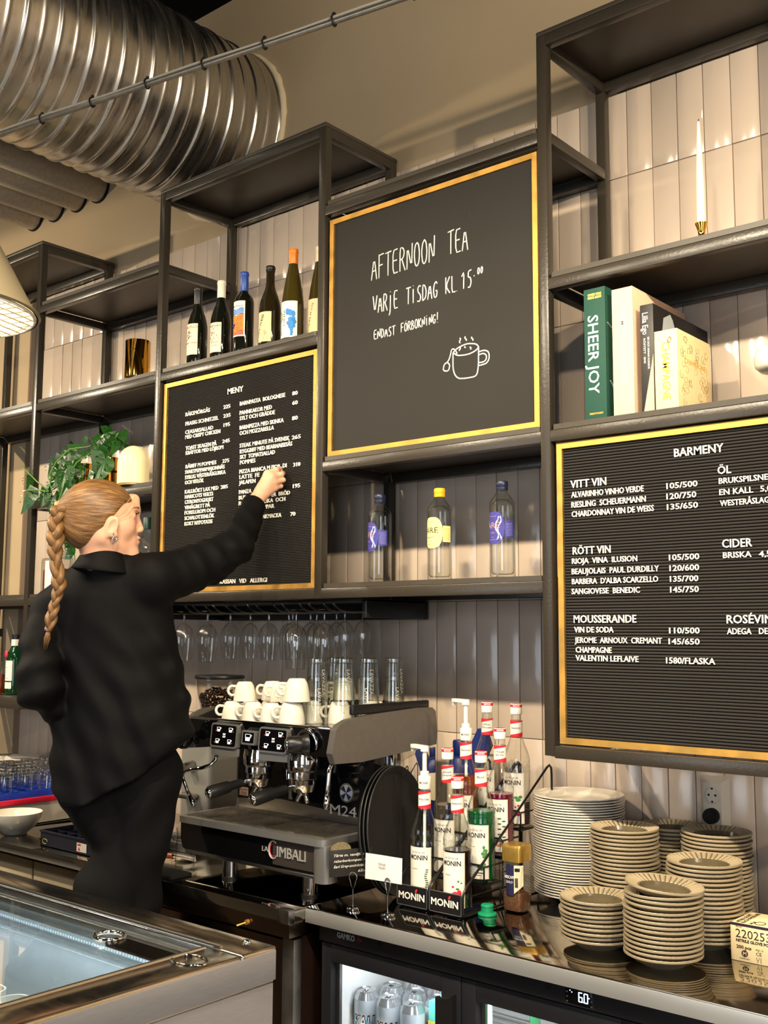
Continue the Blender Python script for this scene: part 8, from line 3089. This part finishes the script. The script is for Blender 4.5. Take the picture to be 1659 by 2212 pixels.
# face details
mb = MB()
for s in (-1, 1):
    for k in range(9):
        u = -.010 + k * .0025
        p = Vector(H(.1045 - abs(u) * .35, s * .033 + u, .0045))
        mb.tube([p, p + Vector(HF) * .006 + Vector((0, 0, .001)), p + Vector(HF) * .0085 + Vector((0, 0, .0045))], [.0009, .0007, .0003], 5)
obj('eyelashes', mb, mat('dark_lash', C(34, 24, 20), .6), woman, world=True, smooth=180)
mb = MB()
for s in (-1, 1):
    mb.tube([Vector(H(.112, s * .016, .020)), Vector(H(.110, s * .030, .0245)), Vector(H(.100, s * .044, .023)), Vector(H(.090, s * .051, .018))], [.0016, .0019, .0016, .0008], 6)
obj('eyebrows', mb, mat('brow_hair', C(128, 94, 60), .7), woman, world=True, smooth=180)
mb = MB()
mb.ball(H(.1165, 0, -.0650), 1, 12, M=Matrix(((HF[0], HR[0], 0), (HF[1], HR[1], 0), (0, 0, 1))).to_4x4() @ Matrix.Diagonal((.0062, .0185, .0046, 1)))
mb.ball(H(.1145, 0, -.0765), 1, 12, M=Matrix(((HF[0], HR[0], 0), (HF[1], HR[1], 0), (0, 0, 1))).to_4x4() @ Matrix.Diagonal((.0062, .0165, .0054, 1)))
obj('lips', mb, mat('lip_tone', C(200, 124, 106), .4), woman, world=True, smooth=180)
mb = MB()
for s in (-1, 1):
    c_ = Vector(H(.043, s * .083, -.071))
    mb.tube([c_ + Vector(HF) * (.0068 * math.cos(q)) + Vector((0, 0, .0078 * math.sin(q))) for q in [2.2 + 4.6 * k / 18 for k in range(19)]], [.0018 + .0014 * math.sin(PI * k / 18) for k in range(19)], 8)
    mb.ball(c_ + Vector((0, 0, .011)) - Vector(HF) * .005, .0025, 8)
obj('earring', mb, CHROME, woman, world=True, smooth=180)
mb = MB()
mb.tube([Vector(H(.062 + .012 * i, .040 - .010 * i, -.138 - .002 * math.sin(i))) for i in range(4)], .004, 8)
obj('neck_beads', mb, mat('red_beads', C(130, 28, 30), .3, bump=1, bscale=700), woman, world=True, smooth=180)
mb = MB()
d_ = (Vector(DIP[0]) - Vector(PIP[0])).normalized()
c_ = Vector(PIP[0]).lerp(Vector(DIP[0]), .45)
s1 = d_.orthogonal().normalized()
s2 = d_.cross(s1)
mb.tube([c_ + (s1 * math.cos(q) + s2 * math.sin(q)) * .0093 for q in [2 * PI * k / 20 for k in range(20)]], .0014, 6, closed=True)
obj('ring', mb, SATIN, woman, world=True, smooth=180)
mb = MB()
for i in range(4):
    d_ = (Vector(TIP[i]) - Vector(DIP[i])).normalized()
    n_ = (Vector(RT) * .6 + Vector((0, 0, .5)) - Vector(FW) * .3)
    n_ = (n_ - d_ * n_.dot(d_)).normalized()
    x_ = d_.cross(n_)
    M = Matrix((x_, d_, n_)).transposed().to_4x4()
    M.translation = Vector(DIP[i]).lerp(Vector(TIP[i]), .75) + n_ * .0066
    mb.ball((0, 0, 0), 1, 10, M=M @ Matrix.Diagonal((.0045, .006, .0012, 1)))
obj('fingernails', mb, mat('nail', C(236, 190, 170), .2), woman, world=True, smooth=180)
mb = MB()
text_on(mb, 'E', (Vector((-1.0180, 0.0096, 1.8678)) + Vector((0, -.004, 0))), (.9, .3, .2), (-.2, 0, .95), .014, None, extrude=.0025)
tag(obj('plastic_letter', mb, LETTER, smooth=30), 'single white plastic letter held in the woman\'s fingertips', 'letter')

# the step she stands on, behind the display freezer
t = thing('step_stool', 'low black step stool under the woman\'s feet behind the freezer', 'step stool', (-1.1299, -0.5301, FZ))
t.location.z = FZ
mb = MB()
cx, cy = wpos(t).x, wpos(t).y
mb.box(cx - .24, cx + .24, cy - .15, cy + .15, .035, .075, bev=.005)
obj('tread', mb, BLACK, t, world=True)
for sx in (-1, 1):
    for sy in (-1, 1):
        mb = MB()
        mb.box(cx + sx * .21 - .015, cx + sx * .21 + .015, cy + sy * .12 - .015, cy + sy * .12 + .015, FZ + .0005, .035)
        obj('leg', mb, BLACK, t, world=True)
